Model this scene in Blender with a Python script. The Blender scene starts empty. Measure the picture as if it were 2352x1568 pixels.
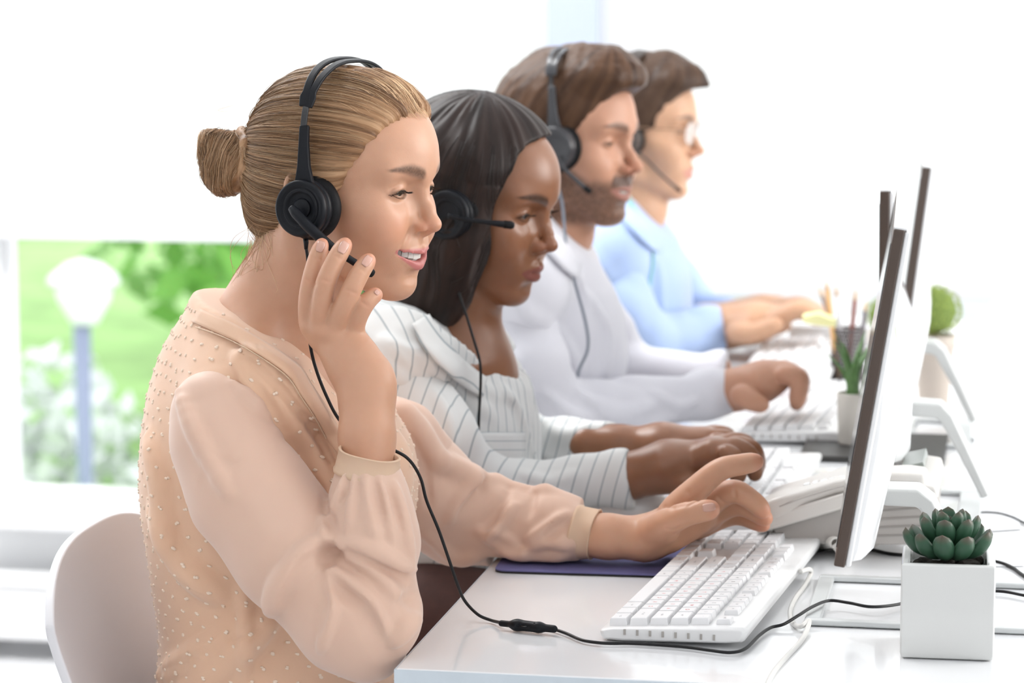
import bpy, math, random, os
import numpy as np
from mathutils import Vector, Matrix
random.seed(7); np.random.seed(7)
SC = bpy.context.scene
COL = SC.collection
ONLY = None
def want(k): return (not ONLY) or (k in ONLY.split(','))

# ------------------------------------------------------------------ camera
FPX = 6400.0
TH = math.radians(10.48); PH = math.radians(7.42)
CAM = np.array([0.0, 0.0, 1.33])
FWD = np.array([-math.sin(TH)*math.cos(PH), math.cos(TH)*math.cos(PH), -math.sin(PH)])
RGT = np.array([math.cos(TH), math.sin(TH), 0.0])
UPV = np.cross(RGT, FWD)
cd = bpy.data.cameras.new('camera'); cam = bpy.data.objects.new('camera', cd); COL.objects.link(cam)
cd.sensor_width = 36.0; cd.lens = 36.0*FPX/2352.0
cam.matrix_world = Matrix(((RGT[0], UPV[0], -FWD[0], CAM[0]), (RGT[1], UPV[1], -FWD[1], CAM[1]), (RGT[2], UPV[2], -FWD[2], CAM[2]), (0, 0, 0, 1)))
cd.dof.use_dof = True; cd.dof.focus_distance = 2.585; cd.dof.aperture_fstop = 6.3
cd.clip_start = 0.05; cd.clip_end = 200
SC.camera = cam
SC.view_settings.view_transform = 'Standard'; SC.view_settings.look = 'None'
SC.view_settings.exposure = 0.0; SC.view_settings.gamma = 1.0; SC.view_settings.use_curve_mapping = False
SC.cycles.max_bounces = 8; SC.cycles.diffuse_bounces = 4; SC.cycles.glossy_bounces = 3; SC.cycles.transmission_bounces = 6; SC.cycles.transparent_max_bounces = 12
SC.cycles.sample_clamp_indirect = 6.0
# ------------------------------------------------------------------ world and lights
wd = bpy.data.worlds.new('world'); SC.world = wd; wd.use_nodes = True
wb = wd.node_tree.nodes['Background']
wb.inputs['Color'].default_value = (0.96, 0.975, 1.0, 1); wb.inputs['Strength'].default_value = 2.25
def area(name, loc, target, size, size_y, energy, col):
    l = bpy.data.lights.new(name, 'AREA'); l.shape = 'RECTANGLE'; l.size = size; l.size_y = size_y; l.energy = energy; l.color = col
    o = bpy.data.objects.new(name, l); COL.objects.link(o); o.location = loc
    o.rotation_euler = (Vector(target)-Vector(loc)).to_track_quat('-Z', 'Y').to_euler(); return o
# daylight from the windows on the right, from behind the row, and soft fill added overhead
area('window_daylight_right', (4.2, 4.0, 2.3), (0.0, 2.9, 0.9), 2.6, 2.0, 150, (1.0, 0.97, 0.93))
area('window_daylight_back', (-1.2, 5.2, 2.9), (-0.3, 2.6, 1.0), 3.6, 1.2, 60, (1.0, 1.0, 1.0))
area('added_fill_front', (-1.0, 0.8, 3.2), (-0.2, 2.8, 0.9), 2.5, 2.0, 22, (1.0, 0.98, 0.95))  # added soft fill on the people, no fitting is seen there

area('added_fill_rear_wall', (-2.0, 4.0, 2.95), (-1.9, 5.2, .3), 1.6, 0.8, 110, (1.0, 1.0, 1.0))  # added fill that brightens the wall and radiator under the window
area('added_fill_desks', (0.9, 3.2, 2.95), (0.5, 3.2, .7), 1.2, 3.0, 10, (1.0, 1.0, 1.0))  # added fill that brightens the desk tops
def _ray(px, py):
    px = np.asarray(px, float); py = np.asarray(py, float)
    return FWD + ((px-1176)/FPX)[..., None]*RGT + ((784-py)/FPX)[..., None]*UPV
def PY(px, py, Y):
    r = _ray(px, py); t = (np.asarray(Y, float)-CAM[1])/r[..., 1]; return CAM + t[..., None]*r
def PZ(px, py, z=0.73):
    r = _ray(px, py); t = (np.asarray(z, float)-CAM[2])/r[..., 2]; return CAM + t[..., None]*r
def PX(px, py, X):
    r = _ray(px, py); t = (np.asarray(X, float)-CAM[0])/r[..., 0]; return CAM + t[..., None]*r
def scale_at(p):                             # pixels per metre at a point
    return FPX/float(np.dot(np.asarray(p)-CAM, FWD))
def proj(p):
    q = np.asarray(p)-CAM; z = q@FWD
    return 1176+FPX*(q@RGT)/z, 784-FPX*(q@UPV)/z

# ------------------------------------------------------------------ materials
def mat(name, col=(0.8, 0.8, 0.8), rough=0.5, metal=0.0, vcol=None, sss=0.0, sss_r=(1.0, 0.35, 0.2), sss_s=0.01, spec=0.5, coat=0.0, trans=0.0, alpha=1.0, sheen=0.0,
        noise=None, bump=None, emit=None, ior=None):
    m = bpy.data.materials.new(name); m.use_nodes = True
    nt = m.node_tree; b = nt.nodes['Principled BSDF']; L = nt.links.new
    b.inputs['Base Color'].default_value = (*col, 1); b.inputs['Roughness'].default_value = rough; b.inputs['Metallic'].default_value = metal
    b.inputs['Specular IOR Level'].default_value = spec; b.inputs['Coat Weight'].default_value = coat
    b.inputs['Transmission Weight'].default_value = trans; b.inputs['Alpha'].default_value = alpha
    b.inputs['Sheen Weight'].default_value = sheen
    if ior: b.inputs['IOR'].default_value = ior
    if sss:
        b.inputs['Subsurface Weight'].default_value = sss; b.inputs['Subsurface Radius'].default_value = sss_r; b.inputs['Subsurface Scale'].default_value = sss_s
    src = None
    if vcol:
        a = nt.nodes.new('ShaderNodeAttribute'); a.attribute_name = vcol; src = a.outputs['Color']
    tc = nt.nodes.new('ShaderNodeTexCoord')
    if noise:                                # (scale, amount): slight natural mottling of the colour
        n = nt.nodes.new('ShaderNodeTexNoise'); n.inputs['Scale'].default_value = noise[0]; n.inputs['Detail'].default_value = 4
        L(tc.outputs['Object'], n.inputs['Vector'])
        mp = nt.nodes.new('ShaderNodeMapRange'); L(n.outputs['Fac'], mp.inputs['Value'])
        mp.inputs['From Min'].default_value = 0.3; mp.inputs['From Max'].default_value = 0.7
        mp.inputs['To Min'].default_value = 1-noise[1]; mp.inputs['To Max'].default_value = 1+noise[1]
        mx = nt.nodes.new('ShaderNodeMix'); mx.data_type = 'RGBA'; mx.blend_type = 'MULTIPLY'; mx.inputs['Factor'].default_value = 1
        if src is not None: L(src, mx.inputs['A'])
        else: mx.inputs['A'].default_value = (*col, 1)
        L(mp.outputs['Result'], mx.inputs['B']); src = mx.outputs['Result']
    if src is not None: L(src, b.inputs['Base Color'])
    if bump:                                 # (scale, strength, distance)
        n = nt.nodes.new('ShaderNodeTexNoise'); n.inputs['Scale'].default_value = bump[0]; n.inputs['Detail'].default_value = 3
        L(tc.outputs['Object'], n.inputs['Vector'])
        bp = nt.nodes.new('ShaderNodeBump'); bp.inputs['Strength'].default_value = bump[1]; bp.inputs['Distance'].default_value = bump[2]
        L(n.outputs['Fac'], bp.inputs['Height']); L(bp.outputs['Normal'], b.inputs['Normal'])
    if emit:
        b.inputs['Emission Color'].default_value = (*emit[0], 1); b.inputs['Emission Strength'].default_value = emit[1]
    return m

# ------------------------------------------------------------------ object plumbing
def empty(name, loc=(0, 0, 0)):
    o = bpy.data.objects.new(name, None); COL.objects.link(o); o.location = Vector([float(v) for v in loc]); return o
def tag(o, label=None, cat=None, group=None, kind=None):
    if label: o['label'] = label
    if cat: o['category'] = cat
    if group: o['group'] = group
    if kind: o['kind'] = kind
    return o
def link(name, me, m, parent=None, label=None):
    o = bpy.data.objects.new(name, me); COL.objects.link(o)
    if m is not None:
        if isinstance(m, (list, tuple)):
            for q in m: me.materials.append(q)
        else: me.materials.append(m)
    if parent is not None:
        o.parent = parent
        # meshes are written in world coordinates: undo every parent's offset
        off = Vector((0, 0, 0)); p = parent
        while p is not None: off += p.location; p = p.parent
        o.location = -off
    if label: o['label'] = label
    return o
def np_mesh(name, V, F4=None, F3=None, smooth=True, cols=None, attrs=None, midx=None):
    me = bpy.data.meshes.new(name)
    V = np.asarray(V, np.float32); nv = len(V)
    loops = []; starts = []; tot = []
    n0 = 0
    if F4 is not None and len(F4):
        F4 = np.asarray(F4, np.int32); loops.append(F4.ravel()); starts.append(np.arange(len(F4))*4+n0); tot.append(np.full(len(F4), 4)); n0 += F4.size
    if F3 is not None and len(F3):
        F3 = np.asarray(F3, np.int32); loops.append(F3.ravel()); starts.append(np.arange(len(F3))*3+n0); tot.append(np.full(len(F3), 3)); n0 += F3.size
    loops = np.concatenate(loops).astype(np.int32); starts = np.concatenate(starts).astype(np.int32); tot = np.concatenate(tot).astype(np.int32)
    me.vertices.add(nv); me.vertices.foreach_set('co', V.ravel())
    me.loops.add(len(loops)); me.loops.foreach_set('vertex_index', loops)
    me.polygons.add(len(starts)); me.polygons.foreach_set('loop_start', starts); me.polygons.foreach_set('loop_total', tot)
    me.polygons.foreach_set('use_smooth', np.full(len(starts), smooth, bool))
    if midx is not None: me.polygons.foreach_set('material_index', np.asarray(midx, np.int32))
    me.update(calc_edges=True); me.validate()
    if cols is not None:
        a = me.color_attributes.new('Col', 'FLOAT_COLOR', 'POINT')
        c = np.ones((nv, 4), np.float32); c[:, :3] = cols; a.data.foreach_set('color', c.ravel())
    if attrs:
        for k, v in attrs.items():
            a = me.attributes.new(k, 'FLOAT_VECTOR', 'POINT'); a.data.foreach_set('vector', np.asarray(v, np.float32).ravel())
    return me

class MB:
    """collects simple pieces into one mesh (world coordinates)"""
    def __init__(s): s.V = []; s.F = []; s.n = 0
    def add(s, V, F):
        V = [tuple(float(c) for c in v) for v in V]
        s.V += V; s.F += [tuple(i+s.n for i in f) for f in F]; s.n += len(V); return s
    def frame_box(s, c, ax, ay, az, hx, hy, hz):
        c = np.asarray(c, float); ax, ay, az = [np.asarray(a, float) for a in (ax, ay, az)]
        V = [c+i*hx*ax+j*hy*ay+k*hz*az for k in (-1, 1) for j in (-1, 1) for i in (-1, 1)]
        return s.add(V, [(0, 2, 3, 1), (4, 5, 7, 6), (0, 1, 5, 4), (2, 6, 7, 3), (0, 4, 6, 2), (1, 3, 7, 5)])
    def box(s, x0, y0, z0, x1, y1, z1):
        return s.frame_box(((x0+x1)/2, (y0+y1)/2, (z0+z1)/2), (1, 0, 0), (0, 1, 0), (0, 0, 1), (x1-x0)/2, (y1-y0)/2, (z1-z0)/2)
    def tube(s, pts, r, n=10, cap=True, up=(0, 0, 1)):
        pts = [np.asarray(p, float) for p in pts]; m = len(pts)
        rr = [r]*m if not hasattr(r, '__len__') else list(r)
        V = []; F = []; pu = None
        for i, p in enumerate(pts):
            t = pts[min(i+1, m-1)]-pts[max(i-1, 0)]; t = t/(np.linalg.norm(t)+1e-12)
            if pu is None:
                a = np.asarray(up, float)
                if abs(a@t) > .95: a = np.array([1., 0, 0])
                u = a-t*(a@t)
            else: u = pu-t*(pu@t)
            u /= np.linalg.norm(u)+1e-12; pu = u; w = np.cross(t, u)
            for k in range(n):
                A = 2*math.pi*k/n; V.append(p+rr[i]*(math.cos(A)*u+math.sin(A)*w))
        for i in range(m-1):
            for k in range(n):
                F.append((i*n+k, i*n+(k+1) % n, (i+1)*n+(k+1) % n, (i+1)*n+k))
        if cap: F.append(tuple(range(n-1, -1, -1))); F.append(tuple((m-1)*n+k for k in range(n)))
        return s.add(V, F)
    def lathe(s, c, prof, n=32, axis=(0, 0, 1), ref=(1, 0, 0)):
        """prof: list of (radius, height along axis)"""
        c = np.asarray(c, float); a = np.asarray(axis, float); a /= np.linalg.norm(a)
        u = np.asarray(ref, float); u = u-a*(u@a); u /= np.linalg.norm(u); w = np.cross(a, u)
        V = []; F = []
        for r, h in prof:
            for k in range(n):
                A = 2*math.pi*k/n; V.append(c+a*h+max(r, 1e-5)*(math.cos(A)*u+math.sin(A)*w))
        for i in range(len(prof)-1):
            for k in range(n): F.append((i*n+k, i*n+(k+1) % n, (i+1)*n+(k+1) % n, (i+1)*n+k))
        F.append(tuple(range(n-1, -1, -1))); F.append(tuple((len(prof)-1)*n+k for k in range(n)))
        return s.add(V, F)
    def prism(s, poly, lo, hi):
        """poly: list of 3d points; extruded between vectors lo and hi"""
        n = len(poly); lo = np.asarray(lo, float); hi = np.asarray(hi, float)
        V = [np.asarray(p, float)+lo for p in poly]+[np.asarray(p, float)+hi for p in poly]
        F = [tuple(range(n-1, -1, -1)), tuple(range(n, 2*n))]+[(i, (i+1) % n, n+(i+1) % n, n+i) for i in range(n)]
        return s.add(V, F)
    def build(s, name, m, parent=None, label=None, smooth=False, bevel=0, seg=3, subsurf=0):
        me = bpy.data.meshes.new(name); me.from_pydata(s.V, [], s.F); me.update()
        import bmesh
        bm = bmesh.new(); bm.from_mesh(me); bmesh.ops.recalc_face_normals(bm, faces=bm.faces); bm.to_mesh(me); bm.free()
        if smooth or bevel:
            me.polygons.foreach_set('use_smooth', [True]*len(me.polygons))
        o = link(name, me, m, parent, label)
        if bevel:
            b = o.modifiers.new('bevel', 'BEVEL'); b.width = bevel; b.segments = seg; b.limit_method = 'ANGLE'; b.angle_limit = math.radians(35)
            b.harden_normals = True
        if subsurf:
            q = o.modifiers.new('sub', 'SUBSURF'); q.levels = subsurf; q.render_levels = subsurf
        return o
def spline(pts, n=8):
    """Catmull-Rom through points (rows of any width)"""
    P = np.asarray(pts, float); out = []
    Q = np.vstack([2*P[0]-P[1], P, 2*P[-1]-P[-2]])
    for i in range(1, len(Q)-2):
        for k in range(n):
            t = k/n
            out.append(0.5*((2*Q[i])+(-Q[i-1]+Q[i+1])*t+(2*Q[i-1]-5*Q[i]+4*Q[i+1]-Q[i+2])*t*t+(-Q[i-1]+3*Q[i]-3*Q[i+1]+Q[i+2])*t**3))
    out.append(P[-1]); return np.array(out)

# ------------------------------------------------------------------ signed-distance modelling, meshed by surface nets
def unit(v): v = np.asarray(v, float); return v/np.linalg.norm(v)
class Cone:
    def __init__(s, a, b, ra, rb, flat=None):
        s.a = np.asarray(a, float); s.b = np.asarray(b, float); s.ra = ra; s.rb = rb
        s.flat = None if flat is None else (unit(flat[0]), flat[1])
        m = max(ra, rb); g = 1.0 if flat is None else max(1.0, 1/flat[1])
        s.lo = np.minimum(s.a, s.b)-m*g; s.hi = np.maximum(s.a, s.b)+m*g
    def __call__(s, X, Y, Z):
        ba = s.b-s.a; L2 = float(ba@ba)+1e-12
        px, py, pz = X-s.a[0], Y-s.a[1], Z-s.a[2]
        t = np.clip((px*ba[0]+py*ba[1]+pz*ba[2])/L2, 0, 1)
        qx, qy, qz = px-t*ba[0], py-t*ba[1], pz-t*ba[2]
        d2 = qx*qx+qy*qy+qz*qz
        if s.flat is not None:
            n, k = s.flat; dn = qx*n[0]+qy*n[1]+qz*n[2]; d2 = d2+dn*dn*(k*k-1)
        d = np.sqrt(d2)-(s.ra+(s.rb-s.ra)*t)
        if s.flat is not None and s.flat[1] > 1: d = d/ (1+(s.flat[1]-1)*.5)
        return d
class Ell:
    def __init__(s, c, r, R=None):
        s.c = np.asarray(c, float); s.r = np.asarray(r, float)*np.ones(3); s.R = np.eye(3) if R is None else np.asarray(R, float)
        e = np.sqrt(((s.R*s.r)**2).sum(1)); s.lo = s.c-e; s.hi = s.c+e
    def __call__(s, X, Y, Z):
        px, py, pz = X-s.c[0], Y-s.c[1], Z-s.c[2]; R = s.R
        k0 = 0; k1 = 0
        for i in range(3):
            q = px*R[0, i]+py*R[1, i]+pz*R[2, i]; u = q/s.r[i]; k0 = k0+u*u; v = u/s.r[i]; k1 = k1+v*v
        k0 = np.sqrt(k0); k1 = np.sqrt(k1)+1e-9
        return k0*(k0-1)/k1
class Grid:
    def __init__(s, lo, hi, h):
        s.lo = np.asarray(lo, float); s.h = h; s.n = np.ceil((np.asarray(hi)-s.lo)/h).astype(int)+1
        s.F = np.full(s.n, 0.05, np.float32)
        s.ax = [(s.lo[i]+h*np.arange(s.n[i])).astype(np.float32) for i in range(3)]
    def _sl(s, lo, hi, pad):
        a = np.clip(np.floor((lo-pad-s.lo)/s.h).astype(int), 0, s.n); b = np.clip(np.ceil((hi+pad-s.lo)/s.h).astype(int)+1, 0, s.n)
        if (b <= a).any(): return None
        sl = tuple(slice(a[i], b[i]) for i in range(3))
        X = s.ax[0][sl[0]][:, None, None]; Y = s.ax[1][sl[1]][None, :, None]; Z = s.ax[2][sl[2]][None, None, :]
        return sl, X, Y, Z
    def add(s, p, k=0.0):
        q = s._sl(p.lo, p.hi, k+0.012)
        if q is None: return s
        sl, X, Y, Z = q; d = p(X, Y, Z); F = s.F[sl]
        if k > 0:
            h = np.maximum(k-np.abs(F-d), 0)/k; s.F[sl] = np.minimum(F, d)-h*h*k*0.25
        else: s.F[sl] = np.minimum(F, d)
        return s
    def cut(s, p, k=0.0):
        q = s._sl(p.lo, p.hi, k+0.004)
        if q is None: return s
        sl, X, Y, Z = q; d = -p(X, Y, Z); F = s.F[sl]
        if k > 0:
            h = np.maximum(k-np.abs(F-d), 0)/k; s.F[sl] = np.maximum(F, d)+h*h*k*0.25
        else: s.F[sl] = np.maximum(F, d)
        return s
    def chain(s, pts, rad, k=0.0, flat=None, cut=False):
        for i in range(len(pts)-1):
            c = Cone(pts[i], pts[i+1], rad[i], rad[i+1], flat)
            (s.cut if cut else s.add)(c, k)
        return s
    def apply(s, fn, lo=None, hi=None):
        """F = fn(F, X, Y, Z) inside the box"""
        lo = s.lo if lo is None else np.asarray(lo, float); hi = s.lo+s.h*s.n if hi is None else np.asarray(hi, float)
        q = s._sl(lo, hi, 0)
        if q is None: return s
        sl, X, Y, Z = q; s.F[sl] = fn(s.F[sl], X, Y, Z); return s
    def sample(s, P):
        q = (np.asarray(P)-s.lo)/s.h; q = np.clip(q, 0, s.n-1.001); i = q.astype(int); f = q-i
        out = 0
        for dx in (0, 1):
            for dy in (0, 1):
                for dz in (0, 1):
                    w = (f[..., 0] if dx else 1-f[..., 0])*(f[..., 1] if dy else 1-f[..., 1])*(f[..., 2] if dz else 1-f[..., 2])
                    out = out+w*s.F[i[..., 0]+dx, i[..., 1]+dy, i[..., 2]+dz]
        inside = ((np.asarray(P) >= s.lo) & (np.asarray(P) <= s.lo+s.h*(s.n-1))).all(-1)
        return np.where(inside, out, 0.05)
    def grad(s, P, e=None):
        e = e or s.h*1.5; g = []
        for i in range(3):
            d = np.zeros(3); d[i] = e; g.append(s.sample(P+d)-s.sample(P-d))
        g = np.stack(g, -1); return g/(np.linalg.norm(g, axis=-1, keepdims=True)+1e-9)
    def hit(s, px, py, off=0.0):
        """first surface point seen from the photograph's side through a pixel; off lifts it off the surface"""
        r = _ray(px, py); c = s.lo+s.h*s.n/2; rad = float(np.linalg.norm(s.h*s.n))/2
        t0 = max(0.3, float((c-CAM)@FWD)-rad); t1 = float((c-CAM)@FWD)+rad
        t = np.full(r.shape[:-1], t0); done = np.zeros(t.shape, bool)
        for _ in range(2000):
            v = s.sample(CAM+t[..., None]*r)-off
            done |= (v < 0.0003) | (t > t1)
            if done.all(): break
            t = np.where(done, t, t+np.clip(v*0.6, 0.0004, 0.02))
        P = CAM+t[..., None]*r
        return P, t < t1
    def project(s, P, off=0.0, it=6):
        P = np.array(P, float)
        for _ in range(it):
            P = P-(s.sample(P)-off)[..., None]*s.grad(P)*0.8
        return P
    def mesh(s):
        F = s.F; S = F < 0; nx, ny, nz = s.n
        c = np.zeros((nx-1, ny-1, nz-1), np.uint8)
        for dx in (0, 1):
            for dy in (0, 1):
                for dz in (0, 1): c += S[dx:nx-1+dx, dy:ny-1+dy, dz:nz-1+dz]
        act = (c > 0) & (c < 8); I, J, K = np.nonzero(act)
        idm = np.full(c.shape, -1, np.int32); idm[I, J, K] = np.arange(len(I))
        acc = np.zeros((len(I), 3)); cnt = np.zeros(len(I))
        cor = [(0, 0, 0), (1, 0, 0), (0, 1, 0), (1, 1, 0), (0, 0, 1), (1, 0, 1), (0, 1, 1), (1, 1, 1)]
        val = [F[I+a, J+b, K+d] for a, b, d in cor]
        for a, b in [(0, 1), (2, 3), (4, 5), (6, 7), (0, 2), (1, 3), (4, 6), (5, 7), (0, 4), (1, 5), (2, 6), (3, 7)]:
            va, vb = val[a], val[b]; m = (va < 0) != (vb < 0); t = np.where(m, va/(va-vb+1e-20), 0)
            pa = np.array(cor[a], float); pb = np.array(cor[b], float)
            acc += np.where(m[:, None], pa+t[:, None]*(pb-pa), 0); cnt += m
        V = s.lo+s.h*(np.stack([I, J, K], 1)+acc/cnt[:, None])
        Q = []
        a = S[:-1, :, :] != S[1:, :, :]; i, j, k = np.nonzero(a[:, 1:-1, 1:-1]); j += 1; k += 1
        q = np.stack([idm[i, j-1, k-1], idm[i, j, k-1], idm[i, j, k], idm[i, j-1, k]], 1); fl = S[i, j, k]; q[~fl] = q[~fl][:, ::-1]; Q.append(q)
        a = S[:, :-1, :] != S[:, 1:, :]; i, j, k = np.nonzero(a[1:-1, :, 1:-1]); i += 1; k += 1
        q = np.stack([idm[i-1, j, k-1], idm[i-1, j, k], idm[i, j, k], idm[i, j, k-1]], 1); fl = S[i, j, k]; q[~fl] = q[~fl][:, ::-1]; Q.append(q)
        a = S[:, :, :-1] != S[:, :, 1:]; i, j, k = np.nonzero(a[1:-1, 1:-1, :]); i += 1; j += 1
        q = np.stack([idm[i-1, j-1, k], idm[i, j-1, k], idm[i, j, k], idm[i-1, j, k]], 1); fl = S[i, j, k]; q[~fl] = q[~fl][:, ::-1]; Q.append(q)
        Q = np.concatenate(Q); Q = Q[(Q >= 0).all(1)]
        return V, Q
def relax(V, Q, n=1, w=0.5):
    for _ in range(n):
        A = np.zeros_like(V); c = np.zeros(len(V))
        for a, b in ((0, 1), (1, 2), (2, 3), (3, 0)):
            np.add.at(A, Q[:, a], V[Q[:, b]]); np.add.at(c, Q[:, a], 1); np.add.at(A, Q[:, b], V[Q[:, a]]); np.add.at(c, Q[:, b], 1)
        V = V*(1-w)+w*A/np.maximum(c, 1)[:, None]
    return V
def join_vq(parts):
    V = []; Q = []; n = 0
    for v, q in parts: V.append(v); Q.append(q+n); n += len(v)
    return np.concatenate(V), np.concatenate(Q)
_NL = np.random.RandomState(3).rand(32, 32, 32).astype(np.float32)
def noise3(x, y, z):
    x, y, z = np.broadcast_arrays(x, y, z); out = 0
    xi, yi, zi = np.floor(x).astype(int), np.floor(y).astype(int), np.floor(z).astype(int)
    fx, fy, fz = x-xi, y-yi, z-zi; fx = fx*fx*(3-2*fx); fy = fy*fy*(3-2*fy); fz = fz*fz*(3-2*fz)
    for a in (0, 1):
        for b in (0, 1):
            for c in (0, 1):
                w = (fx if a else 1-fx)*(fy if b else 1-fy)*(fz if c else 1-fz)
                out = out+w*_NL[(xi+a) & 31, (yi+b) & 31, (zi+c) & 31]
    return out*2-1
def sstep(a, b, x): t = np.clip((x-a)/(b-a), 0, 1); return t*t*(3-2*t)

def pbox(P, x0, y0, x1, y1, d0, d1, pad=0.0):
    """world box around a pixel rectangle between two depths"""
    C = np.array([P(x, y, d) for x in (x0, x1) for y in (y0, y1) for d in (d0, d1)])
    return C.min(0)-pad, C.max(0)+pad
# ------------------------------------------------------------------ heads
class Frame:
    def __init__(s, c, yaw, pitch, roll, sc=1.0):
        """yaw: turned towards the camera side (-y); pitch: nodding down; roll: tilted towards the camera"""
        y, p, r = [math.radians(a) for a in (yaw, pitch, roll)]
        Rz = np.array([[math.cos(-y), -math.sin(-y), 0], [math.sin(-y), math.cos(-y), 0], [0, 0, 1]])
        Ry = np.array([[math.cos(p), 0, math.sin(p)], [0, 1, 0], [-math.sin(p), 0, math.cos(p)]])
        Rx = np.array([[1, 0, 0], [0, math.cos(r), -math.sin(r)], [0, math.sin(r), math.cos(r)]])
        s.R = Rz@Ry@Rx; s.c = np.asarray(c, float); s.s = sc
    def pt(s, x, y, z): return s.c+s.s*(s.R@np.array([x, y, z], float))
    def pts(s, L): return [s.pt(*p) for p in L]
    def vec(s, x, y, z): return s.R@np.array([x, y, z], float)
    def loc(s, P): return ((np.asarray(P)-s.c)@s.R)/s.s
    def ell(s, c, r, rot=None):
        R = s.R if rot is None else s.R@rot
        return Ell(s.pt(*c), np.array(r)*s.s, R)
    def cone(s, a, b, ra, rb, flat=None):
        if flat is not None: flat = (s.vec(*flat[0]), flat[1])
        return Cone(s.pt(*a), s.pt(*b), ra*s.s, rb*s.s, flat)
def rotY(a): a = math.radians(a); return np.array([[math.cos(a), 0, math.sin(a)], [0, 1, 0], [-math.sin(a), 0, math.cos(a)]])
def rotZ(a): a = math.radians(a); return np.array([[math.cos(a), -math.sin(a), 0], [math.sin(a), math.cos(a), 0], [0, 0, 1]])
def rotX(a): a = math.radians(a); return np.array([[1, 0, 0], [0, math.cos(a), -math.sin(a)], [0, math.sin(a), math.cos(a)]])

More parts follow.
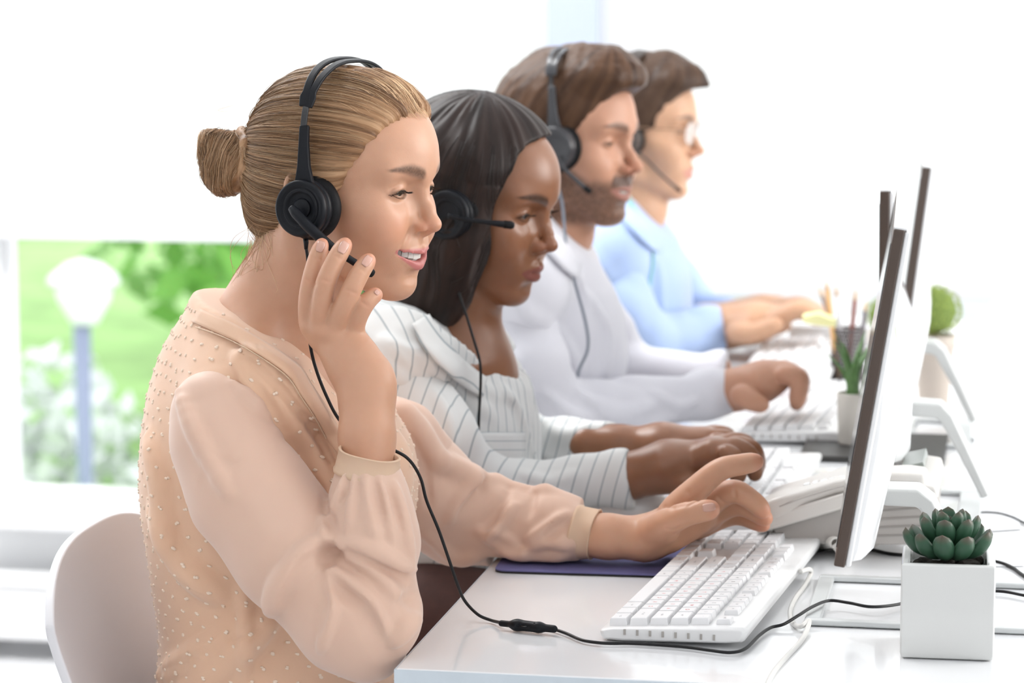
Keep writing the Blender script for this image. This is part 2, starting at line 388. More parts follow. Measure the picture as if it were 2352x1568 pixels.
def build_head(G, f, male=False, smile=0.0, lid=0.5, nose=1.0, lips=1.0, ears=True, jaw=1.0, brow=1.0):
    k = 0.02*f.s
    G.add(f.ell((-0.004, 0, 0.043), (0.094, 0.071, 0.077)), 0)              # cranium
    G.add(f.ell((0.030, 0, 0.045), (0.062, 0.060, 0.062)), k)               # forehead
    G.add(f.ell((0.050, 0, -0.008), (0.040, 0.055, 0.062)), k)              # mid face
    jw = 0.046*jaw
    for sgn in (-1, 1):
        G.add(f.cone((0.012, sgn*jw, -0.050), (0.070, sgn*0.014*jaw, -0.079), 0.014, 0.013), k)     # jaw line
        G.add(f.cone((0.005, sgn*0.055, -0.005), (0.012, sgn*jw, -0.050), 0.014, 0.015), k)         # ramus
        G.add(f.ell((0.060, sgn*0.036, -0.012), (0.022, 0.020, 0.020)), k)                          # cheek
        G.add(f.ell((0.066, sgn*0.034, -0.026), (0.019+0.002*smile, 0.016+0.002*smile, 0.020)), k)
        G.add(f.ell((0.045, sgn*0.046, -0.004), (0.026, 0.014, 0.014)), k)                          # zygoma
    G.add(f.ell((0.045, 0, -0.050), (0.042, 0.042, 0.034)), k)
    ch = 1.15 if male else 1.0
    G.add(f.ell((0.0785, 0, -0.0775), (0.0135*ch, 0.018*ch, 0.0135)), 0.014)   # chin
    G.add(f.ell((0.076, 0, -0.044), (0.021, 0.029, 0.024)), 0.014)             # mouth mound
    b = 0.004 if male else 0.0
    for sgn in (-1, 1):
        G.add(f.cone((0.0795+b, sgn*0.010, 0.036), (0.070+b, sgn*0.040, 0.038), 0.0095*brow, 0.010*brow), 0.014)  # brow ridge
        G.cut(f.ell((0.094, sgn*0.031, 0.019), (0.0165, 0.0185, 0.0115)), 0.014)                         # eye socket
        G.cut(f.ell((0.093, sgn*0.0155, 0.014), (0.010, 0.006, 0.013)), 0.008)
    # nose
    n = nose
    G.chain(f.pts([(0.081, 0, 0.032), (0.088, 0, 0.018), (0.0955+0.004*n, 0, 0.001), (0.0985+0.0065*n, 0, -0.0105)]),
            [0.0064*f.s, 0.0050*f.s, 0.0056*f.s, 0.0062*f.s], 0.007)
    G.add(f.ell((0.0985+0.0085*n, 0, -0.0112), (0.0084, 0.0082, 0.0074)), 0.006)    # tip
    for sgn in (-1, 1):
        G.add(f.ell((0.0925+0.003*n, sgn*0.0092*(.6+.4*n), -0.0155), (0.0098, 0.0044, 0.0060), rotZ(sgn*12)), 0.004)
        G.add(f.cone((0.080, sgn*0.012, 0.006), (0.089, sgn*0.010, -0.012), 0.005, 0.005), 0.008)
        G.cut(f.ell((0.0965+0.003*n, sgn*0.0078, -0.0205), (0.0056, 0.0038, 0.0030), rotZ(sgn*14)@rotY(-12)), 0.0012)
    G.add(f.cone((0.101, 0, -0.020), (0.091, 0, -0.027), 0.0035, 0.004), 0.005)     # columella
    # eyelids over the eyeballs
    for sgn in (-1, 1):
        e = (0.0705, sgn*0.0315, 0.0195)
        G.add(f.ell(e, (0.0138, 0.0150, 0.0130)), 0.004)
        # aperture: a thin almond
        op = 0.0052*lid
        G.cut(f.ell((0.0880, sgn*0.0320, 0.0175+0.0012*(lid-.5)), (0.0080, 0.0135, op), rotX(-sgn*6)), 0.0012)
        # crease above the lid
        G.chain(f.pts([(0.0830, sgn*0.0200, 0.0245), (0.0862, sgn*0.0285, 0.0277), (0.0825, sgn*0.0385, 0.0262), (0.0765, sgn*0.0455, 0.0215)]),
                [0.0010*f.s, 0.0018*f.s, 0.0018*f.s, 0.0010*f.s], 0.0022, cut=True)
    # lips
    s = smile; cy = 0.0235+0.0115*s; cz = -0.0475+0.0085*s; cx = 0.0830-0.0105*s
    uz = -0.0415+0.0015*s; lz = -0.0530-0.0022*s; us = 1-0.35*s
    up = [(cx, -cy, cz), (0.0905, -cy*.62, uz-0.0010), (0.0955, -0.0055, uz+0.0008), (0.0957, 0, uz), (0.0955, 0.0055, uz+0.0008), (0.0905, cy*.62, uz-0.0010), (cx, cy, cz)]
    lo = [(cx, -cy, cz-0.001), (0.0885, -cy*.60, lz+0.0025+.0050*s), (0.0935, -0.006, lz), (0.0938, 0, lz), (0.0935, 0.006, lz), (0.0885, cy*.60, lz+0.0025+.0050*s), (cx, cy, cz-0.001)]
    G.chain(f.pts(spline(up, 3)), np.interp(np.linspace(0, 1, 19), [0, .25, .45, .5, .55, .75, 1], np.array([0.0020, 0.0036, 0.0046, 0.0042, 0.0046, 0.0036, 0.0020])*f.s*lips*us), 0.0035)
    G.chain(f.pts(spline(lo, 3)), np.interp(np.linspace(0, 1, 19), [0, .25, .5, .75, 1], np.array([0.0018, 0.0038, 0.0056, 0.0038, 0.0018])*f.s*lips*(1-.12*s)), 0.0035)
    G.cut(f.ell((0.1005, 0, -0.0335), (0.0050, 0.0026, 0.0060)), 0.004)           # philtrum
    G.cut(f.ell((0.0960, 0, -0.0655-0.001*s), (0.0060, 0.0180, 0.0045)), 0.008)    # under the lower lip
    if s > 0.05:
        mid = [(cx+0.003, -cy*.93, cz-0.0004), (0.0915, -cy*.62, -0.0430), (0.0975, 0, -0.0465), (0.0915, cy*.62, -0.0430), (cx+0.003, cy*.93, cz-0.0004)]
        M_ = np.array(spline(mid, 5)); tt = np.linspace(-1, 1, len(M_)); op_ = 0.0004+0.0034*s*(1-np.abs(tt)**2.0)
        for d in (0, 0.004, 0.008, 0.012):
            G.chain(f.pts(M_-np.array([d, 0, 0])), op_*f.s, 0.0008, cut=True)
        for sgn in (-1, 1):                                                      # smile folds, pressed into the surface
            q = G.project(np.array(f.pts(spline([(0.0930, sgn*0.0170, -0.017), (0.0900, sgn*0.0240, -0.026), (0.0850, sgn*0.0310, -0.037)], 3))))
            G.chain(q+f.vec(.0012, 0, 0), np.linspace(.0013, .0004, len(q)), 0.005, cut=True)
    else:
        mid = [(cx+0.002, -cy, cz), (0.092, -cy*.6, -0.0472), (0.0985, 0, -0.0470), (0.092, cy*.6, -0.0472), (cx+0.002, cy, cz)]
        G.chain(f.pts(spline(mid, 3)), [0.0009*f.s]*13, 0.002, cut=True)
    if ears:
        for sgn in (-1, 1):
            o = [(0.004, sgn*0.068, 0.008), (0.004, sgn*0.0725, 0.018), (-0.004, sgn*0.0765, 0.027), (-0.013, sgn*0.0800, 0.024), (-0.018, sgn*0.0810, 0.012), (-0.016, sgn*0.0795, -0.002), (-0.010, sgn*0.0760, -0.014), (-0.003, sgn*0.0725, -0.022)]
            o = spline(o, 3); G.chain(f.pts(o), [0.0026*f.s]*len(o), 0.002)
            G.add(f.ell((-0.008, sgn*0.0735, 0.004), (0.0115, 0.0028, 0.022), rotZ(-sgn*24)), 0.003)
            G.add(f.ell((-0.001, sgn*0.0705, -0.023), (0.0055, 0.0035, 0.0075)), 0.003)
            G.cut(f.ell((-0.002, sgn*0.0790, -0.001), (0.0060, 0.0055, 0.009)), 0.003)
def face_paint(f, V, skin, lipc, browc, smile=0.0, beard=None, brow_w=1.0, lips=1.0, blush=0.0, male=False):
    L = f.loc(V); x, y, z = L.T; C = np.tile(np.asarray(skin, float), (len(V), 1)); ay = np.abs(y); front = sstep(0.055, 0.070, x)
    def mixc(c, w):
        nonlocal C; w = np.clip(w, 0, 1)[:, None]; C = C*(1-w)+np.asarray(c)*w
    if blush: mixc(np.array(skin)*np.array([1.04, 0.76, 0.70]), blush*np.exp(-(((ay-0.042)/0.020)**2+((z+0.016)/0.020)**2))*sstep(0.03, 0.05, x))
    mixc(np.array(skin)*np.array([1.03, 0.78, 0.74]), 0.55*np.exp(-((x-0.106)/0.010)**2-((z+0.014)/0.010)**2))
    if beard:
        c, dens = beard
        line = -0.030-0.25*(x-0.03)*(x < 0.075)        # upper edge of the beard falls towards the mouth
        w = sstep(0.006, -0.010, z-np.where(x > 0.072, -0.030+0.0*x, 0.001-0.56*np.clip(x-0.012, 0, 1)))
        mous = np.exp(-((z+0.0315)/0.0075)**4)*sstep(0.078, 0.084, x)*sstep(0.034, 0.028, ay)
        side = sstep(0.020, 0.008, x)*sstep(0.035, 0.02, z)*sstep(-0.02, -0.005, x)
        w = np.maximum(np.maximum(w, mous), side)*sstep(-0.100, -0.085, z+0.0*x)*sstep(-0.012, 0.002, x)
        w = w*(0.82+0.25*noise3(x*900, y*900, z*500)); mixc(c, w*dens); mixc(np.array(c)*np.array([.75, .6, .5]), mous*.85)
    # lips
    s = smile; cy = 0.0240+0.0115*s; cz = -0.0475+0.0085*s; t = np.clip(ay/cy, 0, 1)
    uz = -0.0415+0.0015*s; lz = -0.0530-0.0022*s
    top = (uz+(0.0042-0.0008*s)*lips)*(1-t**1.6)+(cz+0.0008)*t**1.6-0.0011*np.exp(-(ay/0.003)**2); bot = (lz-0.0050*lips)*(1-t**(2-.6*s))+(cz-0.0012)*t**(2-.6*s)
    w = sstep(-0.0010, 0.0006, top-z)*sstep(-0.0012, 0.0006, z-bot)*(ay < cy)*sstep(0.074, 0.080, x)
    mixc(lipc, w*0.9)
    if s > 0.05:
        xf = 0.0975-0.011*t**1.8; mixc(np.array([0.20, 0.045, 0.04]), sstep(xf-0.0035, xf-0.0065, x)*w)
    # brows
    bx = (ay-0.0305)/0.0215
    bz = 0.0372+0.0050*(1-((bx-0.30)/1.1)**2)
    th = 0.0038*brow_w*np.clip(1.0-0.80*np.clip((bx+0.1)/1.1, 0, 1), 0.12, 1)*np.clip((bx+1.3)/.45, 0.5, 1)
    w = np.exp(-np.abs((z-bz)/th)**3.5)*sstep(-1.08, -0.72, bx)*sstep(1.10, 0.85, bx)*sstep(0.03, 0.05, x)
    w = w*(0.90+0.14*noise3(ay*900+z*700, z*1500-ay*600, 0*x)); mixc(browc, w*0.9)
    # darker skin at the lash line
    w = np.exp(-(((z-0.0178)/0.0032)**2))*np.exp(-((ay-0.032)/0.0135)**4)*sstep(0.075, 0.080, x); mixc(np.array(browc)*0.7, w*0.75)
    return C
def eyeball(f, sgn, m, parent, gaze=(0, 0), iris=(0.10, 0.07, 0.045)):
    c = f.pt(0.0700, sgn*0.0315, 0.0190); n, k = 28, 20; V = []; Q = []; C = []
    d = f.vec(math.cos(math.radians(gaze[0]))*math.cos(math.radians(gaze[1])), math.sin(math.radians(gaze[0])), math.sin(math.radians(gaze[1])))
    d = unit(d); u = unit(np.cross(d, [0, 0, 1])); w = np.cross(u, d); R = 0.0121*f.s
    for i in range(k+1):
        A = math.pi*(i/k)**1.3
        for j in range(n):
            B = 2*math.pi*j/n; V.append(c+R*(1.0+(0.045 if A < .45 else 0))*(math.cos(A)*d+math.sin(A)*(math.cos(B)*u+math.sin(B)*w)))
            C.append((0.01, 0.01, 0.01) if A < 0.17 else (iris if A < 0.46 else (0.72, 0.68, 0.66)))
    for i in range(k):
        for j in range(n): Q.append((i*n+j, i*n+(j+1) % n, (i+1)*n+(j+1) % n, (i+1)*n+j))
    return link('eye', np_mesh('eye', V, Q, cols=np.array(C)), m, parent)
def ribbon_strands(name, curves, r, m, parent=None, cols=None, sides=3, taper=True):
    """many thin tubes in one mesh; curves: list of (k,3) arrays"""
    V = []; Q = []; A = []; n = 0
    for ci, P in enumerate(curves):
        P = np.asarray(P); k = len(P)
        if k < 2: continue
        T = np.gradient(P, axis=0); T /= np.linalg.norm(T, axis=1, keepdims=True)+1e-12
        u = np.cross(T, [0.31, 0.77, 0.55]); u /= np.linalg.norm(u, axis=1, keepdims=True)+1e-12; w = np.cross(T, u)
        rr = (r if np.isscalar(r) else r[ci])*np.ones(k)
        if taper: rr = rr*np.sin(np.pi*np.clip(np.linspace(0.06, 0.94, k), 0, 1))**0.5
        for s_ in range(sides):
            a = 2*math.pi*s_/sides; V.append(P+rr[:, None]*(math.cos(a)*u+math.sin(a)*w))
        idx = np.arange(k-1)
        for s_ in range(sides):
            a = n+s_*k; b = n+((s_+1) % sides)*k
            Q.append(np.stack([a+idx, b+idx, b+idx+1, a+idx+1], 1))
        if cols is not None: A.append(np.tile(cols[ci], (k*sides, 1)))
        n += k*sides
    me = np_mesh(name, np.concatenate(V), np.concatenate(Q), cols=np.concatenate(A) if cols is not None else None)
    return link(name, me, m, parent)
def lashes(f, sgn, m, parent, lid=0.5, droop=1.0, n=40):
    C = []
    for i in range(n):
        t = (i+random.random()*.7)/n; yy = sgn*(0.0205+0.0250*t); x0 = 0.0842-0.0115*abs(t-0.33)**1.5*1.4; z0 = 0.0178+0.0046*lid*math.sin(math.pi*min(1, t+.05))-0.0012*t
        L = (0.0048+0.0042*math.sin(math.pi*min(1, t*.9+.1)))*(0.75+0.4*random.random()); dy = sgn*((t-0.42)*0.007+random.uniform(-.0007, .0007)); zz = random.uniform(-.0006, .0006)
        C.append(np.array([f.pt(x0+L*q, yy+dy*q, z0+(-0.0050*droop*q+0.0050*q*q)+zz*q) for q in np.linspace(0, 1, 6)]))
    for i in range(n//2):
        t = (i+random.random()*.5)/(n//2); yy = sgn*(0.022+0.022*t); x0 = 0.0832-0.010*abs(t-0.35)**1.4; z0 = 0.0172-0.0048*lid*math.sin(math.pi*t)
        C.append(np.array([f.pt(x0+0.0030*q, yy+sgn*(t-.45)*.003*q, z0-0.0014*q) for q in (0, .5, 1)]))
    line = [f.pt(0.0842-0.0115*abs(t-0.33)**1.5*1.4, sgn*(0.0200+0.0265*t), 0.0179+0.0046*lid*math.sin(math.pi*min(1, t+.05))-0.0014*t) for t in np.linspace(0, 1.03, 14)]
    C.append(np.array(line)); R = [0.00022*f.s]*(len(C)-1)+[0.00040*f.s]
    return ribbon_strands('eyelashes', C, R, m, parent)
def teeth(f, smile, m, parent):
    b = MB(); R = 0.0275
    for jaw, (z0, hgt, rad) in enumerate(((-0.0442, 0.0086, 0.0038), (-0.0518, 0.0050, 0.0012))):
        ws = [0.0084, 0.0068, 0.0076, 0.0068, 0.0066] if jaw == 0 else [0.0054, 0.0058, 0.0064, 0.0064, 0.006]
        for sgn in (-1, 1):
            a = 0
            for i, w in enumerate(ws):
                a += w/2; A = a/0.026; a += w/2
                cx = 0.0900+rad-0.026*(1-math.cos(A))*1.0; cyy = sgn*0.0235*math.sin(A)
                n = unit([math.cos(A), sgn*math.sin(A), 0]); tdir = np.cross([0, 0, 1], n)
                hh = hgt*(1-0.10*i)*.5; cz = z0-(0.0004*i if jaw == 0 else 0)+(0.0007*i)*smile
                prof = [(-1, -.9), (-.8, -1), (.8, -1), (1, -.9), (.86, 1), (-.86, 1)]
                sg = 1 if jaw == 0 else -1
                poly = [f.pt(*(np.array([cx, cyy, cz])+tdir*w*.49*p[0]+np.array([0, 0, hh*p[1]*sg]))) for p in prof]
                b.prism(poly, -f.vec(*n)*0.004*f.s, f.vec(*n)*0.0008*f.s)
    return b.build('teeth', m, parent, bevel=0.0012, seg=3)
M = {}
M['skin_fair'] = mat('skin_fair', rough=0.42, vcol='Col', sss=0.25, sss_s=0.008, spec=0.45, bump=(900, 0.12, 0.0006), noise=(60, 0.03))
M['skin_dark'] = mat('skin_dark', rough=0.36, vcol='Col', sss=0.12, sss_s=0.006, spec=0.5, bump=(800, 0.10, 0.0006), noise=(50, 0.05))
M['skin_men'] = mat('skin_men', rough=0.45, vcol='Col', sss=0.2, sss_s=0.008, spec=0.4, noise=(50, 0.03))
M['eye'] = mat('eye_surface', vcol='Col', rough=0.08, spec=0.6, coat=0.5)
M['lash'] = mat('lash', (0.025, 0.018, 0.014), 0.5)
M['teeth'] = mat('tooth_enamel', (0.80, 0.78, 0.72), 0.2, sss=0.1, sss_s=0.003)
M['black'] = mat('black_plastic', (0.006, 0.007, 0.010), 0.45, spec=.22, bump=(1500, 0.05, 0.0003))
M['black_soft'] = mat('black_leatherette', (0.005, 0.005, 0.006), 0.6, spec=.2, bump=(600, 0.2, 0.0006))
M['black_gloss'] = mat('black_gloss', (0.03, 0.03, 0.032), 0.22)
M['rubber'] = mat('cable_rubber', (0.008, 0.008, 0.009), 0.4, spec=.3)
def hair_mat(name, base, dark, light, rough=0.42, freq=1.0, trans=0.0, bump=0.6):
    """strand colour and relief follow the 'flow' attribute (x, y across the strands, z along them)"""
    m = bpy.data.materials.new(name); m.use_nodes = True; nt = m.node_tree; b = nt.nodes['Principled BSDF']; L = nt.links.new
    a = nt.nodes.new('ShaderNodeAttribute'); a.attribute_name = 'flow'
    mp = nt.nodes.new('ShaderNodeMapping'); mp.inputs['Scale'].default_value = (freq, freq, freq*0.05); L(a.outputs['Vector'], mp.inputs['Vector'])
    n = nt.nodes.new('ShaderNodeTexNoise'); n.inputs['Scale'].default_value = 1.0; n.inputs['Detail'].default_value = 8; n.inputs['Roughness'].default_value = 0.65; L(mp.outputs['Vector'], n.inputs['Vector'])
    r = nt.nodes.new('ShaderNodeValToRGB'); e = r.color_ramp.elements
    e[0].position = 0.34; e[0].color = (*dark, 1); e[1].position = 0.68; e[1].color = (*light, 1); k = e.new(0.5); k.color = (*base, 1)
    L(n.outputs['Fac'], r.inputs['Fac']); L(r.outputs['Color'], b.inputs['Base Color'])
    bp = nt.nodes.new('ShaderNodeBump'); bp.inputs['Strength'].default_value = bump; bp.inputs['Distance'].default_value = 0.0015
    L(n.outputs['Fac'], bp.inputs['Height']); L(bp.outputs['Normal'], b.inputs['Normal'])
    b.inputs['Roughness'].default_value = rough; b.inputs['Specular IOR Level'].default_value = 0.18
    return m
M['hair_blond'] = hair_mat('hair_blond', (0.34, 0.185, 0.095), (0.11, 0.052, 0.026), (0.60, 0.38, 0.22), freq=60)
M['strand_blond'] = mat('hair_strand_blond', vcol='Col', rough=0.38, spec=0.5)
M['hair_black'] = hair_mat('hair_black', (0.024, 0.0145, 0.012), (0.011, 0.007, 0.006), (0.046, 0.029, 0.024), rough=0.45, freq=40, bump=0.35)
M['hair_brown'] = hair_mat('hair_brown', (0.085, 0.043, 0.024), (0.040, 0.020, 0.012), (0.155, 0.082, 0.046), freq=45)
M['hair_dark'] = hair_mat('hair_dark', (0.070, 0.040, 0.026), (0.036, 0.021, 0.015), (0.12, 0.072, 0.046), freq=45)
# ------------------------------------------------------------------ the blond woman in front
Y1 = 2.585; S1 = 2400.0
def P1(px, py, d=0.0): return PY(px, py, Y1+d)
SKIN1 = np.array([0.59, 0.325, 0.208])
HF1 = Frame(P1(784, 443), 15, 9, 0, 0.955)
HAND_R = [  # (polyline of px, py, d), radii in px
    ([(712, 752, -.128), (708, 700, -.138), (714, 648, -.142), (727, 595, -.136), (740, 560, -.128)], [21, 19, 17.5, 15.5, 13]),
    ([(738, 758, -.135), (738, 705, -.149), (750, 645, -.154), (775, 590, -.148), (793, 560, -.138)], [22, 20, 19, 17, 14]),
    ([(770, 765, -.137), (782, 720, -.150), (806, 668, -.155), (831, 620, -.148), (848, 596, -.138)], [22, 19, 18.5, 16.5, 13]),
    ([(808, 772, -.132), (820, 735, -.142), (838, 699, -.146), (857, 680, -.140), (864, 676, -.135)], [20, 17, 16, 12.5, 10]),
    ([(770, 790, -.095), (790, 730, -.085), (806, 668, -.092), (822, 622, -.100)], [24, 21, 17, 14]),
]
HAND_L = [
    ([(1540, 1185, .185), (1588, 1135, .180), (1650, 1080, .178), (1705, 1066, .182), (1738, 1060, .186)], [36, 30, 23.5, 20, 16]),
    ([(1600, 1185, .215), (1650, 1142, .205), (1690, 1128, .195), (1733, 1153, .190), (1755, 1176, .190)], [30, 26, 23, 19, 14]),
    ([(1600, 1200, .235), (1655, 1172, .228), (1700, 1160, .215), (1742, 1180, .208), (1760, 1192, .206)], [28, 23, 21, 17, 13]),
    ([(1600, 1215, .255), (1655, 1193, .248), (1695, 1185, .238), (1733, 1199, .228), (1757, 1207, .224)], [26, 19, 17, 14, 11]),
    ([(1492, 1222, .186), (1532, 1200, .158), (1578, 1180, .142), (1620, 1172, .140), (1636, 1169, .140)], [33, 30, 24, 19.5, 14]),
]
def fingers(G, H, P, S, k=0.006, knuckle=True):
    for pts, rad in H:
        Q = [P(*p) for p in pts]; R = [r/S for r in rad]
        SP = spline(np.hstack([np.array(Q), np.array(R)[:, None]]), 4)
        # slight swelling at the joints
        G.chain([q[:3] for q in SP], [q[3] for q in SP], k)
def build_w1():
    root = empty('person', P1(640, 1560)*np.array([1, 1, 0])+np.array([0, 0, 0.44]))
    tag(root, 'young woman with a blond bun in a peach dotted blouse, touching her headset', 'person', 'call centre workers at the long desk')
    f = HF1
    # ---- head, neck and chest
    G = Grid(*pbox(P1, 470, 130, 1060, 1010, -.15, .15), 0.0015)
    build_head(G, f, smile=1.0, lid=0.75, nose=0.9, ears=True, jaw=0.98)
    n0 = f.pt(-0.018, 0, -0.010); n1 = f.pt(-0.026, 0, -0.065)
    nk = [n0, n1, P1(652, 690), P1(622, 770), P1(610, 850)]
    G.chain(nk, [0.050, 0.0475, 0.0485, 0.056, 0.075], 0.018)
    G.add(Cone(P1(700, 640, 0), P1(705, 800, 0), 0.026, 0.03), 0.025)
    for sg in (-1, 1):
        G.add(Cone(f.pt(-0.02, sg*0.052, -0.03), P1(715, 840, sg*.018), 0.010, 0.012), 0.02)     # sternomastoid
        G.add(Cone(P1(725, 858, sg*.015), P1(670, 850, sg*.085), 0.010, 0.010), 0.02)            # collar bone
        G.add(Cone(P1(600, 720, sg*.03), P1(560, 850, sg*.095), 0.028, 0.024), 0.02)            # trapezius
    G.add(Ell(P1(660, 950), (0.072, 0.085, 0.075)), 0.03)
    G.add(Ell(P1(700, 960), (0.060, 0.080, 0.09)), 0.03)
    V, Q = G.mesh(); parts = [(V, Q)]
    # ---- right hand and forearm, raised to the microphone
    Gr = Grid(*pbox(P1, 660, 520, 950, 1220, -.26, -.06), 0.0013)
    def c(a, b, ra, rb, fl=None, k=0.012): Gr.add(Cone(P1(*a), P1(*b), ra/S1, rb/S1, fl), k)
    yv = (0, 1, 0)
    c((846, 1170, -.185), (843, 1000, -.165), 62, 57); c((843, 1000, -.165), (842, 900, -.150), 57, 52)
    c((842, 905, -.150), (812, 830, -.142), 52, 44, (yv, 1.25), .02); c((812, 830, -.142), (775, 775, -.135), 42, 32, (yv, 1.3), .02)
    c((830, 850, -.145), (812, 790, -.135), 40, 28, (yv, 1.2), .015); c((790, 830, -.142), (728, 760, -.130), 34, 22, (yv, 1.15), .015)
    c((860, 870, -.145), (858, 880, -.145), 36, 34, None, .015)
    c((735, 768, -.132), (800, 778, -.130), 25, 22, None, .012)
    for p, r in (((709, 744, -.138), 15), ((738, 756, -.145), 16), ((768, 762, -.146), 16), ((806, 770, -.140), 14)):
        Gr.add(Ell(P1(*p), r/S1), .010)
    fingers(Gr, HAND_R, P1, S1, 0.0045)
    for (a, b) in (((700, 640), (728, 655)), ((733, 640), (762, 648)), ((790, 662), (822, 676)), ((826, 690), (850, 706)), ((717, 590), (738, 597)), ((765, 584), (787, 596)), ((822, 612), (843, 626))):
        q, ok = Gr.hit(np.linspace(a[0], b[0], 5), np.linspace(a[1], b[1], 5), 0.0003)
        Gr.chain(q, [.0004, .0008, .0008, .0008, .0004], 0.0015, cut=True)
    parts.append(Gr.mesh())
    # ---- left hand resting on its heel
    Gl = Grid(*pbox(P1, 1330, 1020, 1800, 1330, .09, .29), 0.0014)
    def c(a, b, ra, rb, fl=None, k=0.014): Gl.add(Cone(P1(*a), P1(*b), ra/S1, rb/S1, fl), k)
    c((1352, 1228, .195), (1400, 1232, .195), 53, 50); c((1400, 1232, .195), (1470, 1235, .197), 50, 46)
    c((1470, 1235, .197), (1530, 1215, .205), 47, 54, (yv, 1.15)); c((1500, 1240, .205), (1580, 1190, .215), 42, 46, (yv, 1.1))
    c((1580, 1190, .215), (1620, 1178, .222), 46, 36, (yv, 1.05)); c((1530, 1240, .235), (1640, 1190, .240), 36, 26)
    c((1480, 1240, .190), (1530, 1215, .172), 40, 34)
    fingers(Gl, HAND_L, P1, S1, 0.006)
    for L_ in ([(1527, 1163), (1545, 1165), (1570, 1160)], [(1580, 1130), (1582, 1150)], [(1642, 1118), (1650, 1145), (1664, 1155)], [(1688, 1122), (1690, 1145)], [(1532, 1215), (1550, 1218), (1565, 1210)], [(1580, 1160), (1600, 1150), (1625, 1140)]):
        L_ = np.array(L_, float); q, ok = Gl.hit(L_[:, 0], L_[:, 1], 0.0004)
        Gl.chain(q, [.0010]*len(q), 0.003, cut=True)
    parts.append(Gl.mesh())
    # ---- the arms and trunk under the cloth
    Gb = Grid(*pbox(P1, 380, 840, 1400, 1760, -.26, .33), 0.006)
    sh = {-1: P1(505, 970, -.135), 1: P1(640, 960, .160)}
    el = {-1: P1(835, 1430, -.205), 1: P1(1050, 1225, .235)}
    Gb.chain([P1(615, 850), P1(620, 1000), P1(640, 1200), P1(630, 1420), P1(620, 1580), P1(620, 1640)], [.045, .060, .066, .060, .062, .060], .03, ((0, 1, 0), .9))
    for sg, wr in ((-1, P1(845, 1120, -.183)), (1, P1(1330, 1228, .195))):
        Gb.add(Cone(P1(590, 920, sg*.05), sh[sg], .030, .024), .02)
        Gb.add(Cone(sh[sg], el[sg], .024, .024), .02); Gb.add(Cone(el[sg], wr, .026, .0205), .015)
    for sg in (-1, 1): Gb.chain([P1(640, 1735, sg*.08), P1(900, 1760, sg*.09)], [.045, .04], .03)
    Gb.F = Gb.F[:, :, :]; parts.append(Gb.mesh())
    V, Q = join_vq(parts); V = relax(V, Q, 1, 0.35)
    C = face_paint(f, V, SKIN1, np.array([0.50, 0.155, 0.15]), np.array([0.085, 0.045, 0.028]), smile=1.0, lips=1.0, blush=0.35, brow_w=1.55)
    # nails and finger tips
    def tint(C, px, py, d, r, col, w):
        q = P1(px, py, d); D = np.linalg.norm(V-q, axis=1); k = (w*sstep(r*1.25/S1, r*.75/S1, D))[:, None]; return C*(1-k)+np.array(col)*k
    for H in (HAND_R, HAND_L):
        for pts, rad in H:
            C = tint(C, *pts[-1], 26, SKIN1*[1.08, .82, .80], .5)
            for j in (1, 2): C = tint(C, *pts[j], 20, SKIN1*[1.05, .84, .80], .3)
    link('body', np_mesh('body', V, Q, cols=C), M['skin_fair'], root)
    # nails: thin curved plates on the finger backs
    nm = mat('nail', (0.60, 0.345, 0.27), 0.25, coat=0.2)
    def nail(G_, cx, cy, ang, L_, W_):
        a = math.radians(ang); n_, k_ = 9, 9; u = np.linspace(-1, 1, n_); v = np.linspace(-1, 1, k_)
        U, Vv = np.meshgrid(u, v, indexing='ij'); rr = (1-0.22*np.abs(Vv)**3); ex = U*L_; ey = Vv*W_*np.sqrt(np.clip(1-np.abs(U)**4*.6, 0, 1))
        px = cx+ex*math.cos(a)-ey*math.sin(a); py = cy-ex*math.sin(a)-ey*math.cos(a)
        q, ok = G_.hit(px.ravel(), py.ravel(), 0.00035)
        if not ok.all(): q = q.copy(); q[~ok] = q[ok].mean(0)
        Qd = [(i*k_+j, i*k_+j+1, (i+1)*k_+j+1, (i+1)*k_+j) for i in range(n_-1) for j in range(k_-1)]
        o = link('fingernail', np_mesh('fingernail', q, Qd), nm, root)
        s_ = o.modifiers.new('t', 'SOLIDIFY'); s_.thickness = 0.0005; s_.offset = 0
    nail(Gr, 736, 566, 72, 13, 9); nail(Gr, 789, 568, 62, 14, 10.5); nail(Gr, 843, 599, 55, 13, 9.5); nail(Gr, 866, 671, 50, 5, 6)
    nail(Gl, 1628, 1165, 8, 15, 9.5)
    for sg in (-1, 1):
        eyeball(f, sg, M['eye'], root, gaze=(0, -14), iris=(0.13, 0.10, 0.06)); lashes(f, sg, M['lash'], root, lid=0.75, droop=1.0)
    teeth(f, 1.0, M['teeth'], root)
    return root, G, Gr, Gl
